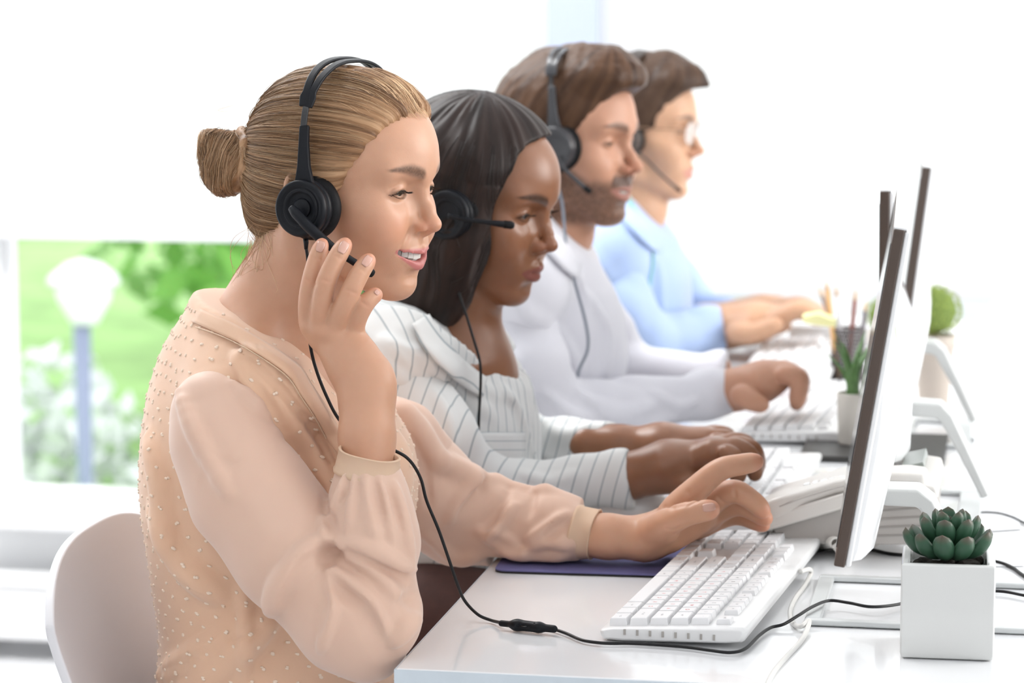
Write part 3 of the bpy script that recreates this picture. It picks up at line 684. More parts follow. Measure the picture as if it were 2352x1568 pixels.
# ------------------------------------------------------------------ hair shells and strands
class HairFlow:
    """strand directions: great arcs about the head centre that converge on one point"""
    def __init__(s, f, O, b):
        s.f = f; s.O = np.asarray(O, float); s.b = unit(np.asarray(b, float)-s.O)
        s.e1 = unit(np.cross(s.b, [0, 1, 0])); s.e2 = np.cross(s.b, s.e1)
    def attr(s, V):
        d = s.f.loc(V)-s.O; d /= np.linalg.norm(d, axis=1, keepdims=True)+1e-9
        al = np.arctan2(d@s.e2, d@s.e1); be = np.arccos(np.clip(d@s.b, -1, 1))
        return np.stack([np.cos(al), np.sin(al), be], 1)*0.09*s.f.s
    def radial(s, G, D, off=0.0, r0=0.04, r1=0.17):
        """points where rays from the centre leave the shell; D: unit directions in head space"""
        W = s.f.pt(*s.O); dw = D@s.f.R.T; r = np.full(D.shape[:-1], r1)*s.f.s; lo = np.full_like(r, r0*s.f.s)
        for _ in range(40):
            v = G.sample(W+r[..., None]*dw)-off; r = np.where((v > 0.0002), np.maximum(r-np.clip(v*.8, .0003, .02), lo), r)
        return W+r[..., None]*dw, r
def hair_surface(name, G, flow, m, parent, it=1):
    V, Q = G.mesh(); V = relax(V, Q, it, 0.4)
    return link(name, np_mesh(name, V, Q, attrs={'flow': flow(V)}), m, parent)
def hair_w1(root, G):
    f = HF1
    H = Grid(f.c-[.20, .13, .12], f.c+[.15, .13, .19], 0.0016)
    H.add(f.ell((-0.004, 0, 0.044), (0.101, 0.0785, 0.0835)), 0)
    H.add(f.ell((-0.040, 0, 0.005), (0.058, 0.066, 0.060)), 0.03)
    H.add(f.ell((-0.062, 0, -0.030), (0.030, 0.046, 0.036)), 0.025)
    H.add(f.ell((0.026, 0, 0.058), (0.057, 0.068, 0.060)), 0.02)
    H.cut(f.ell((0.096, 0, -0.016), (0.076, 0.115, 0.112)), 0.018)
    H.cut(f.ell((0.034, 0, -0.095), (0.080, 0.20, 0.072)), 0.012)
    for sg in (-1, 1): H.add(f.ell((-0.002, sg*0.072, 0.020), (0.030, 0.010, 0.015)), .012)
    fl = HairFlow(f, (0.004, 0, 0.040), (-0.105, 0, 0.030))
    def groove(F, X, Y, Z):
        X, Y, Z = np.broadcast_arrays(X, Y, Z); a = fl.attr(np.stack([X, Y, Z], -1).reshape(-1, 3)).reshape(X.shape+(3,))
        return F+0.0012*noise3(a[..., 0]*220, a[..., 1]*220, a[..., 2]*9)+0.0007*noise3(a[..., 0]*520+7, a[..., 1]*520, a[..., 2]*14)
    H.apply(groove)
    hair_surface('hair', H, fl.attr, M['hair_blond'], root)
    # strands lying on the shell
    rs = np.random.RandomState(5); N = 3600; C = []; cols = []
    D = rs.normal(size=(N*3, 3)); D /= np.linalg.norm(D, axis=1, keepdims=True); D = D[(D@fl.b) < 0.80][:N]
    T = np.linspace(0, 1, 18); ang = np.arccos(np.clip(D@fl.b, -1, 1))
    L_ = rs.uniform(.25, 1.0, len(D))
    w = T[None, :]*L_[:, None]*0.95
    P = (np.sin((1-w)*ang[:, None])[..., None]*D[:, None, :]+np.sin(w*ang[:, None])[..., None]*fl.b)/np.sin(ang)[:, None, None]
    P += (rs.normal(size=(len(D), 1, 3))*0.012)*np.sin(np.pi*T)[None, :, None]; P /= np.linalg.norm(P, axis=-1, keepdims=True)
    W, r = fl.radial(H, P, 0.0006); lift = rs.gamma(1.2, .0006, len(D))
    W = W+lift[:, None, None]*np.sin(np.pi*T)[None, :, None]*(P@f.R.T)
    ok = (r > 0.062).all(1) & (np.abs(np.diff(r, axis=1)).max(1) < 0.006)
    base = np.array([[.46, .26, .13], [.30, .165, .08], [.62, .42, .25], [.17, .09, .045], [.52, .33, .19]])
    for i in np.nonzero(ok)[0]: C.append(W[i]); cols.append(base[rs.randint(5)]*rs.uniform(.8, 1.2))
    # fine hairs along the hairline and the nape
    for i in range(70):
        t = rs.rand(); sg = rs.choice([-1, 1], p=[.8, .2])
        a = f.pt(-0.055-.02*rs.rand(), sg*(.05-.03*t), -.030-.025*rs.rand()); b_ = a+np.array([rs.uniform(-.03, .035), rs.uniform(-.01, .012), -.02-.055*rs.rand()])
        m_ = (a+b_)/2+rs.normal(size=3)*.012; q = spline([a, m_, b_], 6); q, = (G.project(np.where((G.sample(q) < .0006)[:, None], q, q), .001, 1)*0+q,)
        v = G.sample(q); q = q+G.grad(q)*np.maximum(.001-v, 0)[:, None]; C.append(q); cols.append(base[2]*rs.uniform(.9, 1.4))
    for i in range(160):
        th = rs.uniform(-1.0, 1.0); z0 = 0.092-.018*abs(th)**1.5+rs.uniform(-.004, .004); a = np.array([0.084-.030*abs(th), -.058*th, z0])
        q = np.array(f.pts([a, a+[-.012, -.004, .008+.004*rs.rand()], a+[-.028, -.006*th, .011+.009*rs.rand()], a+[-.045, -.006*th, .010+.012*rs.rand()]])); q = spline(q, 4)
        v = np.minimum(H.sample(q), G.sample(q)); q = q+f.vec(.3, 0, 1)*np.maximum(.0012-v, 0)[:, None]; C.append(q); cols.append(base[2]*rs.uniform(1.0, 1.5))
    for i in range(0):                                     # side wisps falling over the temple
        t = rs.rand(); a = np.array([0.040-.012*t, -.0735, 0.040-.045*t]); q = np.array(f.pts(spline([a, a+[.014, .002, -.004-.006*rs.rand()], a+[.020+.008*rs.rand(), .006, -.020-.012*rs.rand()]], 5)))
        v = G.sample(q); q = q-f.vec(0, 1, 0)*np.maximum(.0008-v, -.004)[:, None]; C.append(q); cols.append(base[1+rs.randint(2)]*1.2)
    ribbon_strands('hair_strands', C, 0.00024, M['strand_blond'], root, cols=cols)
    # bun: a rope of hair wound round itself
    B = Grid(*pbox(P1, 430, 265, 610, 475, -.05, .05), 0.0012)
    B.add(Ell(P1(532, 372), (.0185, .028, .029), rotY(-12)), 0); B.add(Ell(P1(487, 338), (.0145, .019, .0175)), .006)
    B.add(Ell(P1(515, 415), (.0155, .021, .0145)), .006); B.add(Ell(P1(497, 375), (.0155, .024, .021)), .006)
    B.add(Cone(P1(560, 362), P1(590, 365), .021, .026), .006)
    B.chain([P1(556, 300, -.004), P1(566, 330, -.026), P1(566, 385, -.028), P1(556, 430, -.008)], [.0050, .0058, .0058, .0050], .006)
    c0 = P1(515, 372)
    def bflow(V):
        d = V-c0; r = np.sqrt(d[:, 0]**2+d[:, 2]**2); a = np.arctan2(d[:, 2], d[:, 0]); tw = d[:, 0]*.75-d[:, 2]*.28+0.010*np.sin(a*1.0+d[:, 1]*60)
        return np.stack([tw, d[:, 1]*.6+r*.5, d[:, 2]*1.0], 1)
    def bg(F, X, Y, Z):
        X, Y, Z = np.broadcast_arrays(X, Y, Z); a = bflow(np.stack([X, Y, Z], -1).reshape(-1, 3)).reshape(X.shape+(3,))
        return F+0.0013*noise3(a[..., 0]*240, a[..., 1]*240, a[..., 2]*20)
    B.apply(bg)
    bun = hair_surface('hair_bun', B, bflow, M['hair_blond'], root)
    C = []; cols = []
    for i in range(520):
        u = rs.uniform(0, 2*math.pi); ph = rs.uniform(-1, 1); r0 = rs.uniform(.6, 1)
        T_ = np.linspace(0, 1.6+rs.rand(), 16); q = np.array([c0+[(ph*.028-.006)+.010*math.sin(u+t*1.6), -.030*math.cos(u+t*2.0), .030*math.sin(u+t*2.0)] for t in T_])
        q = B.project(q, .0004+rs.gamma(1., .0005), 5); 
        if np.abs(np.diff(q, axis=0)).max() < .012: C.append(q); cols.append(base[rs.randint(5)]*rs.uniform(.9, 1.3))
    for i in range(8):
        a = c0+rs.normal(size=3)*[.02, .01, .022]; q = spline([a, a+rs.normal(size=3)*.012, a+rs.normal(size=3)*.016], 6); v = B.sample(q); q = q+B.grad(q)*np.maximum(.0008-v, 0)[:, None]; C.append(q); cols.append(base[2]*1.2)
    for pts, r0 in (([P1(556, 300, -.004), P1(566, 330, -.026), P1(566, 385, -.028), P1(556, 430, -.008)], .0058),):
        S_ = spline(pts, 6)
        for i in range(260):
            a = rs.uniform(0, 2*math.pi); tw = rs.uniform(-.5, .5); i0, i1 = sorted(rs.choice(len(S_), 2, replace=False)); 
            if i1-i0 < 5: continue
            q = np.array([S_[j]+(r0+.0004+rs.gamma(1., .0004)*math.sin(j))*np.array([math.cos(a+tw*j*.15), -math.sin(a+tw*j*.15), 0]) for j in range(i0, i1)]); C.append(q); cols.append(base[rs.randint(5)]*rs.uniform(.9, 1.3))
    ribbon_strands('bun_strands', C, 0.00024, M['strand_blond'], bun, cols=cols)
    return H

# ------------------------------------------------------------------ cloth helpers
def ridge(G, pts, r_px, k=0.012, S=2400.0, lift=-0.5, cut=False, taper=True):
    """a fold laid on the surface seen through the given pixels"""
    P = spline(np.array(pts, float), 4); q, ok = G.hit(P[:, 0], P[:, 1])
    if ok.sum() < 2: return
    q = q[ok]; n = len(q); r = r_px/S*np.ones(n)
    if taper: r = r*(0.35+0.65*np.sin(np.pi*np.linspace(0.05, 0.95, n)))
    g = G.grad(q); q = q+g*(r*lift)[:, None] if not cut else q+g*(r*0.4)[:, None]
    G.chain(q, r, k, cut=cut)
def crease(G, pts, r_px, k=0.008, S=2400.0): ridge(G, pts, r_px, k, S, cut=True)
def cloth_noise(G, amp=0.002, sc=(14, 14, 14), seed=0, rot=None):
    def fn(F, X, Y, Z):
        x, y, z = X, Y, Z
        if rot is not None:
            x, y, z = [X*rot[i][0]+Y*rot[i][1]+Z*rot[i][2] for i in range(3)]
        return F+amp*(noise3(x*sc[0]+seed, y*sc[1]+.5*seed, z*sc[2]-seed)+0.5*noise3(x*sc[0]*2.1, y*sc[1]*2.1+seed, z*sc[2]*2.1))
    G.apply(fn); return G
def patch(name, G, P, inner, outer, m, parent, off=.004, th=.0018, rows=6, sub=6, attrs=None, curl=0.0):
    """a strip of cloth laid on a garment between two pixel lines"""
    a = spline(np.array(inner, float), sub); b = spline(np.array(outer, float), sub); n = len(a); pts = []; oks = []
    for t in np.linspace(0, 1, rows):
        L = a*(1-t)+b*t; q, ok = G.hit(L[:, 0], L[:, 1], off+curl*math.sin(math.pi*t))
        if ok.sum() >= 2:
            i = np.arange(n); g = ok & (np.abs(q[:, 1]-np.median(q[ok, 1])) < .12)
            for k in range(3): q[:, k] = np.interp(i, i[g], q[g, k]) if g.any() else q[:, k]
        pts.append(q)
    V = np.concatenate(pts); Q = [(i*n+j, i*n+j+1, (i+1)*n+j+1, (i+1)*n+j) for i in range(rows-1) for j in range(n-1)]
    o = link(name, np_mesh(name, V, Q, attrs=attrs(V) if attrs else None), m, parent); s_ = o.modifiers.new('t', 'SOLIDIFY'); s_.thickness = th; s_.offset = 0; return o
def cloth(name, G, m, parent, it=1, extra=None, attrs=None):
    V, Q = G.mesh(); V = relax(V, Q, it, 0.5); mi = None
    if extra is not None: mi = np.r_[np.zeros(len(Q), int), np.ones(len(extra[1]), int)]; V, Q = join_vq([(V, Q), extra])
    return link(name, np_mesh(name, V, Q, midx=mi, attrs=attrs(V) if attrs else None), m, parent)
def neckline(G, P, line, wtab, yc, lo=None, hi=None, band=None):
    """removes cloth above a px polyline; wtab: (py, half width) pairs; band: raised collar strip below it"""
    L = np.array([P(*p) for p in line]); X_, Z_ = L[:, 0], L[:, 2]
    wz = np.array([[P(700, a)[2], b] for a, b in wtab]); wz = wz[np.argsort(wz[:, 0])]
    def g(X, Y, Z):
        zl = np.interp(X, X_, Z_); sl = np.interp(X, X_, np.abs(np.gradient(Z_, X_))); c = 1/np.sqrt(1+sl*sl)
        return (Z-zl)*c, np.interp(Z, wz[:, 0], wz[:, 1])-np.abs(Y-yc)
    def fn(F, X, Y, Z):
        a, w = g(X, Y, Z)
        if band is not None:
            t = np.minimum(-a, band[0]+a)*400; t = np.clip(t, 0, 1)*np.clip((w+.012)*200, 0, 1); F = F-band[1]*t
            # the same strip follows the sides of the opening
            t2 = np.clip(np.minimum(-w, band[0]*.8+w)*400, 0, 1)*np.clip(a*200, 0, 1)*(Z < Z_[2]); F = F-band[1]*t2
        return np.maximum(F, np.minimum(a, w))
    G.apply(fn, lo, hi)

M['blouse'] = mat('peach_chiffon_dotted', (0.76, 0.49, 0.335), 0.62, sss=0.15, sss_r=(1, .6, .4), sss_s=0.006, sheen=0.3, bump=(700, .12, .0005), spec=.25)
M['sleeve'] = mat('peach_chiffon_sheer', (0.70, 0.475, 0.365), 0.55, sss=0.15, sss_r=(1, .6, .4), sss_s=0.006, sheen=0.3, bump=(900, .08, .0004), spec=.3)
def dress_w1(root):
    # ---- dotted torso
    G = Grid(*pbox(P1, 300, 690, 990, 1640, -.22, .24), 0.0026)
    rows = [(800, 440, 690, 1.1), (870, 362, 790, .98), (950, 340, 850, .84), (1020, 327, 905, .76), (1100, 328, 945, .78), (1200, 340, 942, .80), (1300, 354, 922, .80), (1400, 368, 915, .80), (1480, 378, 925, .80), (1568, 360, 935, .80), (1680, 340, 940, .80)]
    for i in range(len(rows)-1):
        a, b = rows[i], rows[i+1]
        def pr(r): return P1((r[1]+r[2])/2, r[0], 0.012), (r[2]-r[1])/2/S1
        (pa, ra), (pb, rb) = pr(a), pr(b)
        G.add(Cone(pa, pb, ra*.97, rb*.97, ((0, 1, 0), (a[3]+b[3])/2)), 0.02)
    for sg in (-1, 1):
        G.add(Cone(P1(560, 800, sg*.045), P1(515, 915, sg*.118), .050, .036), .035)
        G.add(Cone(P1(590, 800, sg*.035), P1(640, 910, sg*.10), .040, .045), .03)
    G.add(Ell(P1(840, 1090, -.065), (.045, .055, .055)), .03); G.add(Ell(P1(850, 1090, .085), (.042, .055, .055)), .03)
    neckp = [P1(600, 700), P1(600, 800)]
    G.add(Cone(P1(575, 720), P1(575, 800), .054, .062), .02)
    for L_, r, k in (([(546, 812), (620, 850), (690, 915), (745, 985), (800, 1080)], 18, .008), ([(543, 816), (600, 868), (665, 955), (720, 1050), (765, 1170)], 19, .008),
                     ([(540, 822), (575, 880), (625, 965), (680, 1060), (720, 1130)], 16, .008), ([(560, 808), (650, 838), (725, 915), (770, 990)], 14, .007),
                     ([(600, 815), (690, 870), (770, 960), (830, 1040)], 9, .008), ([(350, 1180), (420, 1290), (500, 1360)], 14, .02),
                     ([(345, 1560), (430, 1515), (540, 1462), (640, 1400)], 16, .015), ([(400, 1600), (520, 1525), (620, 1440)], 13, .015), ([(340, 1010), (370, 1120), (380, 1250)], 12, .02), ([(560, 1350), (565, 1450), (560, 1560)], 8, .010)):
        ridge(G, L_, r, k, lift=-.2)
    for L_, r in (([(560, 822), (640, 888), (715, 980), (780, 1090)], 5), ([(548, 830), (610, 920), (665, 1020), (730, 1130)], 5), ([(620, 835), (720, 915), (800, 1010)], 2.5), ([(360, 1545), (470, 1500), (590, 1440)], 4)):
        crease(G, L_, r, .008)
    cloth_noise(G, 0.0016, (16, 16, 9), 2)
    neckline(G, lambda x, y: P1(x, y, -.10), [(380, 690), (456, 713), (521, 733), (572, 759), (640, 799), (691, 836), (719, 878), (781, 974), (800, 1004), (815, 1024)],
             [(600, .20), (860, .20), (900, .15), (974, .125), (1016, -.004)], Y1+0.0, band=(0.0125, 0.0016))
    # little raised tufts in staggered rows
    tv = []; tq = []; n = 0; rs = np.random.RandomState(2)
    zs = np.arange(0.53, 1.03, 0.0125); ths = []
    for j, z in enumerate(zs):
        for th in np.arange(0, 2*math.pi, 0.021/0.145):
            ths.append((th+(j % 2)*.5*.021/.145+rs.normal()*.012, z+rs.normal()*.0012))
    ths = np.array(ths); cx = np.interp(ths[:, 1], [P1(600, y)[2] for y in (1600, 1100, 850, 760)], [P1(x, 1000)[0] for x in (640, 640, 590, 540)])
    O = np.stack([cx, np.full(len(ths), Y1+.012), ths[:, 1]], 1); dv = np.stack([np.cos(ths[:, 0]), np.sin(ths[:, 0])*1.0, 0*cx], 1)
    r = np.full(len(ths), 0.235)
    for _ in range(60):
        v = G.sample(O+r[:, None]*dv); r = np.where(v > .0003, r-np.clip(v*.8, .0004, .02), r)
    Pt = O+r[:, None]*dv; gn = G.grad(Pt); keep = (r > .04) & (G.sample(Pt) < .002)
    oc = [(1, 0, 0), (0, 1, 0), (-1, 0, 0), (0, -1, 0)]
    for p, nn in zip(Pt[keep], gn[keep]):
        a = unit(np.cross(nn, [.3, .2, 1])); b = np.cross(nn, a)
        for e in range(2):
            o = p+a*rs.normal()*.0009+b*rs.normal()*.0009; ra = rs.uniform(.0016, .0025); rb = rs.uniform(.0011, .0018)
            for h_, sc_ in ((-.0003, 1.0), (.0007, .85), (.0010, .4)):
                for q in range(6): tv.append(o+nn*h_+sc_*(ra*math.cos(q*math.pi/3)*a+rb*math.sin(q*math.pi/3)*b))
            for l in range(2):
                for q in range(6): tq.append((n+l*6+q, n+l*6+(q+1) % 6, n+l*6+6+(q+1) % 6, n+l*6+6+q))
            tq.append((n+12, n+13, n+14, n+15)); tq.append((n+12, n+15, n+16, n+17)); n += 18
    bl = cloth('blouse', G, [M['blouse'], M['tuft']], root, 1, extra=(np.array(tv), np.array(tq)))
    patch('collar_band', G, P1, [(458, 708), (524, 738), (576, 766), (642, 806), (690, 843), (716, 884), (748, 932), (772, 974), (796, 1012)], [(440, 738), (506, 768), (560, 794), (622, 832), (664, 866), (692, 908), (724, 956), (750, 1004), (776, 1044)], M['blouse'], bl, off=.0012, th=.0022)
    patch('collar_seam', G, P1, [(450, 750), (506, 770), (560, 796), (622, 834), (664, 868), (692, 910), (724, 958), (750, 1006)], [(450, 752.5), (506, 772.5), (560, 798.5), (621, 836.5), (662, 870), (690, 912), (722, 960), (748, 1008)], M['cuff'], bl, off=.0022, th=.0016, rows=2)
    # ---- right sleeve, raised
    R = Grid(*pbox(P1, 340, 800, 1010, 1600, -.29, -.05), 0.0024)
    def c(a, b, ra, rb, fl=None, k=0.03): R.add(Cone(P1(*a), P1(*b), ra/S1, rb/S1, fl), k)
    c((485, 942, -.140), (512, 1010, -.150), 88, 100, k=0); c((512, 1010, -.150), (572, 1135, -.165), 100, 118); c((572, 1135, -.165), (672, 1265, -.185), 118, 120)
    c((672, 1265, -.185), (795, 1400, -.200), 120, 112); c((795, 1400, -.2), (845, 1425, -.2), 110, 88)
    c((850, 1430, -.2), (890, 1415, -.2), 88, 58)
    c((862, 1375, -.200), (866, 1310, -.196), 90, 84, k=.016); c((840, 1500, -.2), (780, 1470, -.2), 50, 50)
    P_ = Grid(R.lo, R.lo+R.h*(R.n-1), R.h)                 # the forearm puff hangs over the elbow in its own fold
    for a_, b_, r0_, r1_ in (((846, 1100, -.186), (848, 1150, -.188), 70, 84), ((848, 1150, -.188), (854, 1215, -.192), 86, 98), ((854, 1215, -.192), (872, 1255, -.196), 96, 88)): P_.add(Cone(P1(*a_), P1(*b_), r0_/S1, r1_/S1), .01)
    n_ = min(R.F.shape[0], P_.F.shape[0]); sl_ = tuple(slice(0, min(a_, b_)) for a_, b_ in zip(R.F.shape, P_.F.shape))
    A_, B_ = R.F[sl_], P_.F[sl_]; h_ = np.maximum(.005-np.abs(A_-B_), 0)/.005; R.F[sl_] = np.minimum(A_, B_)-h_*h_*.005*.25
    for L_, r, k in (([(753, 1246), (810, 1250), (866, 1265), (917, 1293), (965, 1312)], 13, .010), ([(753, 1303), (787, 1330), (827, 1358), (861, 1400), (889, 1456)], 12, .012),
                     ([(747, 1309), (762, 1382), (750, 1445), (736, 1495)], 12, .012), ([(747, 1242), (700, 1278), (640, 1352), (618, 1405)], 17, .020),
                     ([(838, 1095), (843, 1161), (866, 1240)], 9, .009), ([(908, 1110), (926, 1190), (950, 1290)], 10, .010), ([(872, 1100), (890, 1170), (905, 1250)], 7, .008),
                     ([(795, 1090), (780, 1140), (755, 1190)], 9, .008), ([(745, 1190), (752, 1215), (748, 1240)], 13, .008), ([(815, 1090), (808, 1150), (800, 1220)], 7, .008),
                     ([(960, 1420), (930, 1440), (905, 1475)], 13, .015), ([(410, 900), (450, 1000), (520, 1130)], 11, .02), ([(540, 880), (640, 980), (735, 1110)], 12, .02), ([(770, 1255), (850, 1300), (930, 1390)], 9, .012)):
        ridge(R, L_, r*1.12, k*.55, lift=.1)
    for L_, r, k in (([(742, 1120), (752, 1180), (762, 1212), (748, 1228)], 6, .008), ([(738, 1248), (760, 1262), (752, 1280), (738, 1292)], 9, .008), ([(742, 1262), (690, 1310), (650, 1385)], 6, .012),
                     ([(757, 1264), (830, 1278), (900, 1312), (945, 1345)], 5, .010), ([(752, 1318), (790, 1360), (840, 1400), (868, 1450)], 5, .010), ([(738, 1320), (742, 1390), (728, 1450)], 5, .010),
                     ([(822, 1100), (830, 1150), (845, 1200)], 3, .006), ([(886, 1105), (905, 1160), (925, 1220)], 3, .006), ([(800, 1085), (798, 1120), (785, 1150)], 3, .006), ([(860, 1098), (870, 1150), (880, 1190)], 3, .006),
                     ([(965, 1360), (945, 1375), (925, 1385)], 9, .012)):
        crease(R, L_, r*1.35, k*.7)
    cloth_noise(R, 0.0020, (20, 20, 11), 5, rot=((.8, 0, .6), (0, 1, 0), (-.6, 0, .8)))
    # the sleeve ends at the cuff
    top = P1(846, 1072, -.185); ax = unit([0.06, 0, 1.0])
    R.apply(lambda F, X, Y, Z: np.maximum(F, (X-top[0])*(ax[0]+.12)+(Z-top[2])*ax[2]-.006), *pbox(P1, 768, 900, 1000, 1250, -.4, 0))
    sl = cloth('sleeve', R, M['sleeve'], root, 1)
    def cuff(a, b, r0, r1, tilt, name='cuff'):
        """band: short tapered ring around the wrist"""
        a = np.asarray(a); b = np.asarray(b); ax = unit(b-a); u = unit(np.cross(ax, [0, 1, 0])); w = np.cross(ax, u); V = []; F = []; n = 48
        prof = [(r0-.0015, 0), (r0+.0012, .0008), (r0+.0014, .004), (r0, .006), (r1, .94), (r1+.0008, .97), (r1, 1), (r1-.0016, 1), (r1-.0030, .8), (r0-.003, .1)]
        L_ = np.linalg.norm(b-a)
        for r, h in prof:
            h = h if h > .01 or h == 0 else h/L_
            for k in range(n):
                A = 2*math.pi*k/n; wv = .0006*math.sin(5*A+h*3); V.append(a+ax*(h*L_+tilt*math.cos(A)*r)+(r+wv)*(math.cos(A)*u+math.sin(A)*w))
        m_ = len(prof)
        for i in range(m_):
            for k in range(n): F.append((i*n+k, i*n+(k+1) % n, ((i+1) % m_)*n+(k+1) % n, ((i+1) % m_)*n+k))
        return V, F
    V, F = cuff(P1(845, 1098, -.187), P1(848, 1040, -.187), 71/S1, 66/S1, .14); b = MB(); b.add(V, F); b.build('cuff', M['cuff'], root, smooth=True)
    # ---- left sleeve, resting on the desk edge
    Lg = Grid(*pbox(P1, 770, 850, 1400, 1340, .08, .30), 0.0024)
    def c(a, b, ra, rb, fl=None, k=0.03): Lg.add(Cone(P1(*a), P1(*b), ra/S1, rb/S1, fl), k)
    c((820, 960, .155), (900, 1020, .175), 90, 100, k=0); c((900, 1020, .175), (980, 1130, .205), 100, 118); c((980, 1130, .205), (1050, 1200, .225), 112, 95); c((1050, 1205, .225), (1160, 1205, .225), 90, 88)
    c((1160, 1205, .225), (1270, 1215, .21), 88, 82); c((1270, 1215, .21), (1325, 1222, .20), 80, 64, k=.02)
    for L_, r, k in (([(905, 900), (960, 985), (1010, 1060)], 12, .015), ([(1000, 1050), (1060, 1080), (1100, 1095)], 13, .015), ([(1095, 1095), (1070, 1130), (1030, 1200)], 12, .012), ([(1130, 1105), (1180, 1100), (1240, 1125)], 11, .012),
                     ([(1240, 1125), (1290, 1128), (1345, 1160)], 13, .012), ([(1105, 1220), (1150, 1240), (1200, 1275)], 12, .012), ([(1180, 1160), (1150, 1200), (1120, 1240)], 9, .010), ([(1300, 1180), (1250, 1215), (1210, 1240)], 8, .010),
                     ([(1310, 1250), (1260, 1245), (1200, 1270)], 7, .010), ([(980, 1230), (1040, 1285), (1100, 1280)], 12, .012), ([(1150, 1270), (1220, 1282), (1290, 1278)], 10, .010)):
        ridge(Lg, L_, r, k)
    for L_, r in (([(1115, 1100), (1090, 1140), (1055, 1190)], 6), ([(1170, 1120), (1140, 1170), (1105, 1215)], 5), ([(1305, 1195), (1255, 1232)], 4), ([(1125, 1245), (1180, 1262)], 4), ([(1225, 1135), (1210, 1180)], 4), ([(940, 1000), (975, 1080), (985, 1160)], 5)):
        crease(Lg, L_, r)
    cloth_noise(Lg, 0.0026, (22, 22, 22), 9)
    Lg.apply(lambda F, X, Y, Z: np.maximum(F, X-P1(1335, 1222, .2)[0]))
    Lg.apply(lambda F, X, Y, Z: np.where((X > PZ(1120, 1290)[0]+.0), np.maximum(F, .7365-Z), F))
    cloth('sleeve', Lg, M['sleeve'], root, 1)
    V, F = cuff(P1(1318, 1222, .2), P1(1368, 1228, .197), 67/S1, 62/S1, .10); b = MB(); b.add(V, F); b.build('cuff', M['cuff'], root, smooth=True)
    # ---- jeans and seat contact, mostly below the frame
    T = Grid(*pbox(P1, 380, 1540, 1150, 1900, -.22, .24), .006)
    T.add(Ell(P1(610, 1730, .01), (.12, .15, .065)), 0)
    for sg in (-1, 1): T.chain([P1(620, 1735, sg*.09), P1(980, 1760, sg*.10)], [.075, .065], .03)
    cloth('trousers', T, M['denim'], root, 1)
    return G, R, Lg
M['tuft'] = mat('chiffon_tuft', (0.86, 0.68, 0.54), 0.7)
M['cuff'] = mat('peach_cuff', (0.68, 0.48, 0.34), 0.6, sss=0.12, sss_r=(1, .6, .4), sss_s=0.006, bump=(900, .08, .0004), spec=.25)
M['denim'] = mat('pale_denim', (0.42, 0.46, 0.56), 0.8, noise=(200, .08))

def sweep_rect(b, pts, side, w, t):
    """rectangular band: pts, per-point side vectors, widths and thicknesses"""
    pts = [np.asarray(p, float) for p in pts]; m = len(pts); V = []; F = []
    w = np.ones(m)*w; t = np.ones(m)*t
    for i in range(m):
        tg = unit(pts[min(i+1, m-1)]-pts[max(i-1, 0)]); sd = np.asarray(side[i] if np.ndim(side) > 1 else side, float); sd = unit(sd-tg*(sd@tg)); nn = np.cross(tg, sd)
        for a, c_ in ((-1, -1), (1, -1), (1, 1), (-1, 1)): V.append(pts[i]+sd*a*w[i]/2+nn*c_*t[i]/2)
    for i in range(m-1):
        for k in range(4): F.append((4*i+k, 4*i+(k+1) % 4, 4*i+4+(k+1) % 4, 4*i+4+k))
    F.append((3, 2, 1, 0)); F.append(tuple(4*(m-1)+k for k in range(4))); b.add(V, F)
